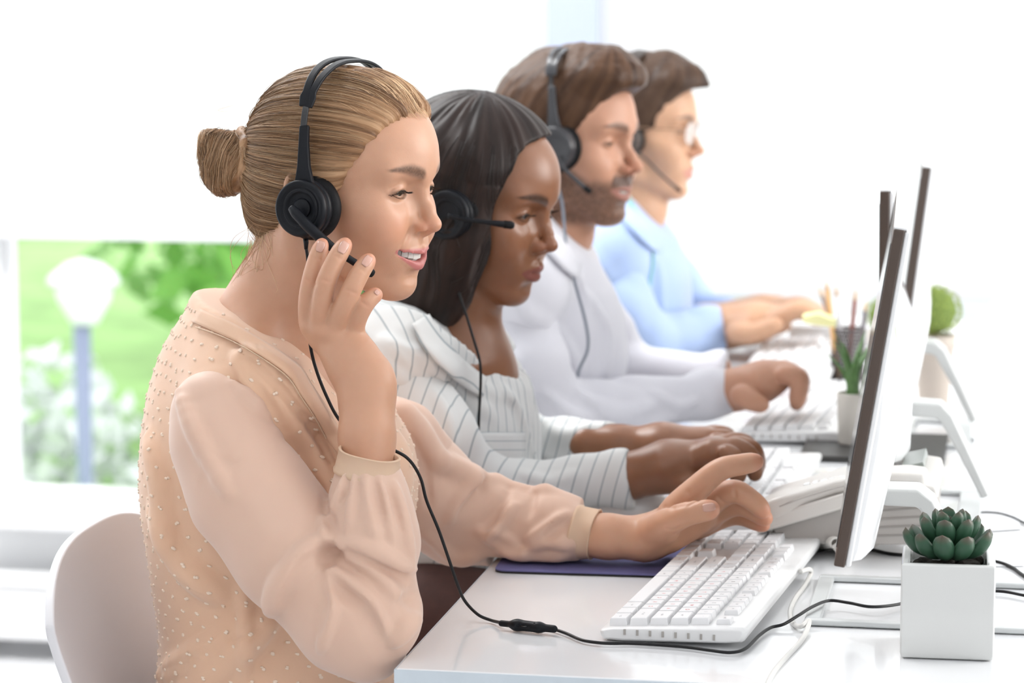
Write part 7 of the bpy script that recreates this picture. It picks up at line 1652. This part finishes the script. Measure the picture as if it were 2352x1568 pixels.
    r_.prism(V, (0, 0, 0), (0, .03, .002)); o = r_.build('sticky_notes', mat('yellow_note', (.86, .84, .42), .7), None, bevel=.001); tag(o, 'yellow and white curled notepad in the far man\'s fingers', 'notepad')
    # white document tray at the far end
    a = PZ(1812, 790); o = empty('paper_stack', a); tag(o, 'white stack of paper behind the bearded man\'s hand', 'paper stack'); 
    MB().box(a[0], a[1], DZ+.0006, a[0]+.22, a[1]+.16, DZ+.030).build('sheets', M['white'], o, bevel=.001)
M['white_cable'] = mat('white_cable', (.74, .73, .70), .4); M['wire'] = mat('dark_wire', (.10, .09, .09), .4, metal=.5); M['topi'] = mat('topiary_leaf', rough=.6, vcol='Col'); M['topi_in'] = mat('topiary_inner', (.20, .28, .07), .9)
def build_chairs():
    def chair(P, S, x0, x1, ytop, lab, zs=.49, yoff=0.0, dep=.20):
        cx = (P(x0, ytop)[0]+P(x1, ytop)[0])/2; Yc = P(x0, ytop)[1]+yoff; top = P((x0+x1)/2, ytop)[2]; r = empty('shell_chair', (cx+.20, Yc, 0)); tag(r, lab, 'chair', 'white shell chairs')
        n, m = 28, 40; V = []
        xb = P(x0, ytop)[0]
        for i in range(n+1):
            t = i/n                                             # 0 top of back .. 1 front of seat
            if t < .55: q = t/.55; z = top-(top-zs-.03)*q; x = xb+.012+.075*q**1.6; wd = .205*(1-.06*q); crv = .030
            else: q = (t-.55)/.45; z = zs+.03-.045*math.sin(min(1, q*1.6)*math.pi/2)+.02*max(0, q-.7); x = xb+.087+.06*min(1, q*1.5)+.34*q; wd = .205+.02*q; crv = .02
            for j in range(m+1):
                s_ = 2*j/m-1; yy = s_*wd; edge = abs(s_)**2.6
                top_round = 0
                if t < .30: top_round = -(.055*(1-t/.30)**1.5)*abs(s_)**2.8
                V.append((x+crv*edge*(1 if t < .55 else 0), Yc+yy, z+top_round+(0 if t < .55 else .045*edge)))
        F = [(i*(m+1)+j, i*(m+1)+j+1, (i+1)*(m+1)+j+1, (i+1)*(m+1)+j) for i in range(n) for j in range(m)]
        o = link('shell', np_mesh('shell', np.array(V), F), M['chair'], r); s_ = o.modifiers.new('t', 'SOLIDIFY'); s_.thickness = .009; s_.offset = 0; s2 = o.modifiers.new('b', 'BEVEL'); s2.width = .003; s2.segments = 3; s2.limit_method = 'ANGLE'
        for a in (-1, 1):
            for b_ in (-1, 1): b = MB(); b.tube([(cx+.26+a*.08, Yc+b_*.09, zs-.03), (cx+.26+a*.20, Yc+b_*.20, .001)], [.018, .011], 12); b.build('leg', M['wood_leg'], r, smooth=True)
        MB().box(cx+.16, Yc-.10, zs-.045, cx+.36, Yc+.10, zs-.028).build('seat_bracket', M['black'], r)
    chair(P1, S1, 182, 450, 1206, 'white moulded chair with a rounded back behind the blond woman', yoff=.0)
    chair(P2, S2, 800, 1000, 1180, 'white moulded chair under the woman in the striped shirt')
    chair(P3, S3, 1080, 1250, 1000, 'white moulded chair under the bearded man')
    chair(P4, S4, 1280, 1400, 850, 'white moulded chair under the man in glasses')
M['chair'] = mat('white_shell', (.74, .73, .75), .35); M['wood_leg'] = mat('beech', (.55, .38, .22), .5)
if want('w1'):
    W1, G1, G1r, G1l = build_w1()
    hair_w1(W1, G1)
    dress_w1(W1)
    headset_w1()
if want('w2'): build_w2()
if want('m3'): build_m3()
if want('m4'): build_m4()
if want('room'): build_room(); build_outside()
if want('desk'): build_desks(); build_desk_things(); build_chairs()
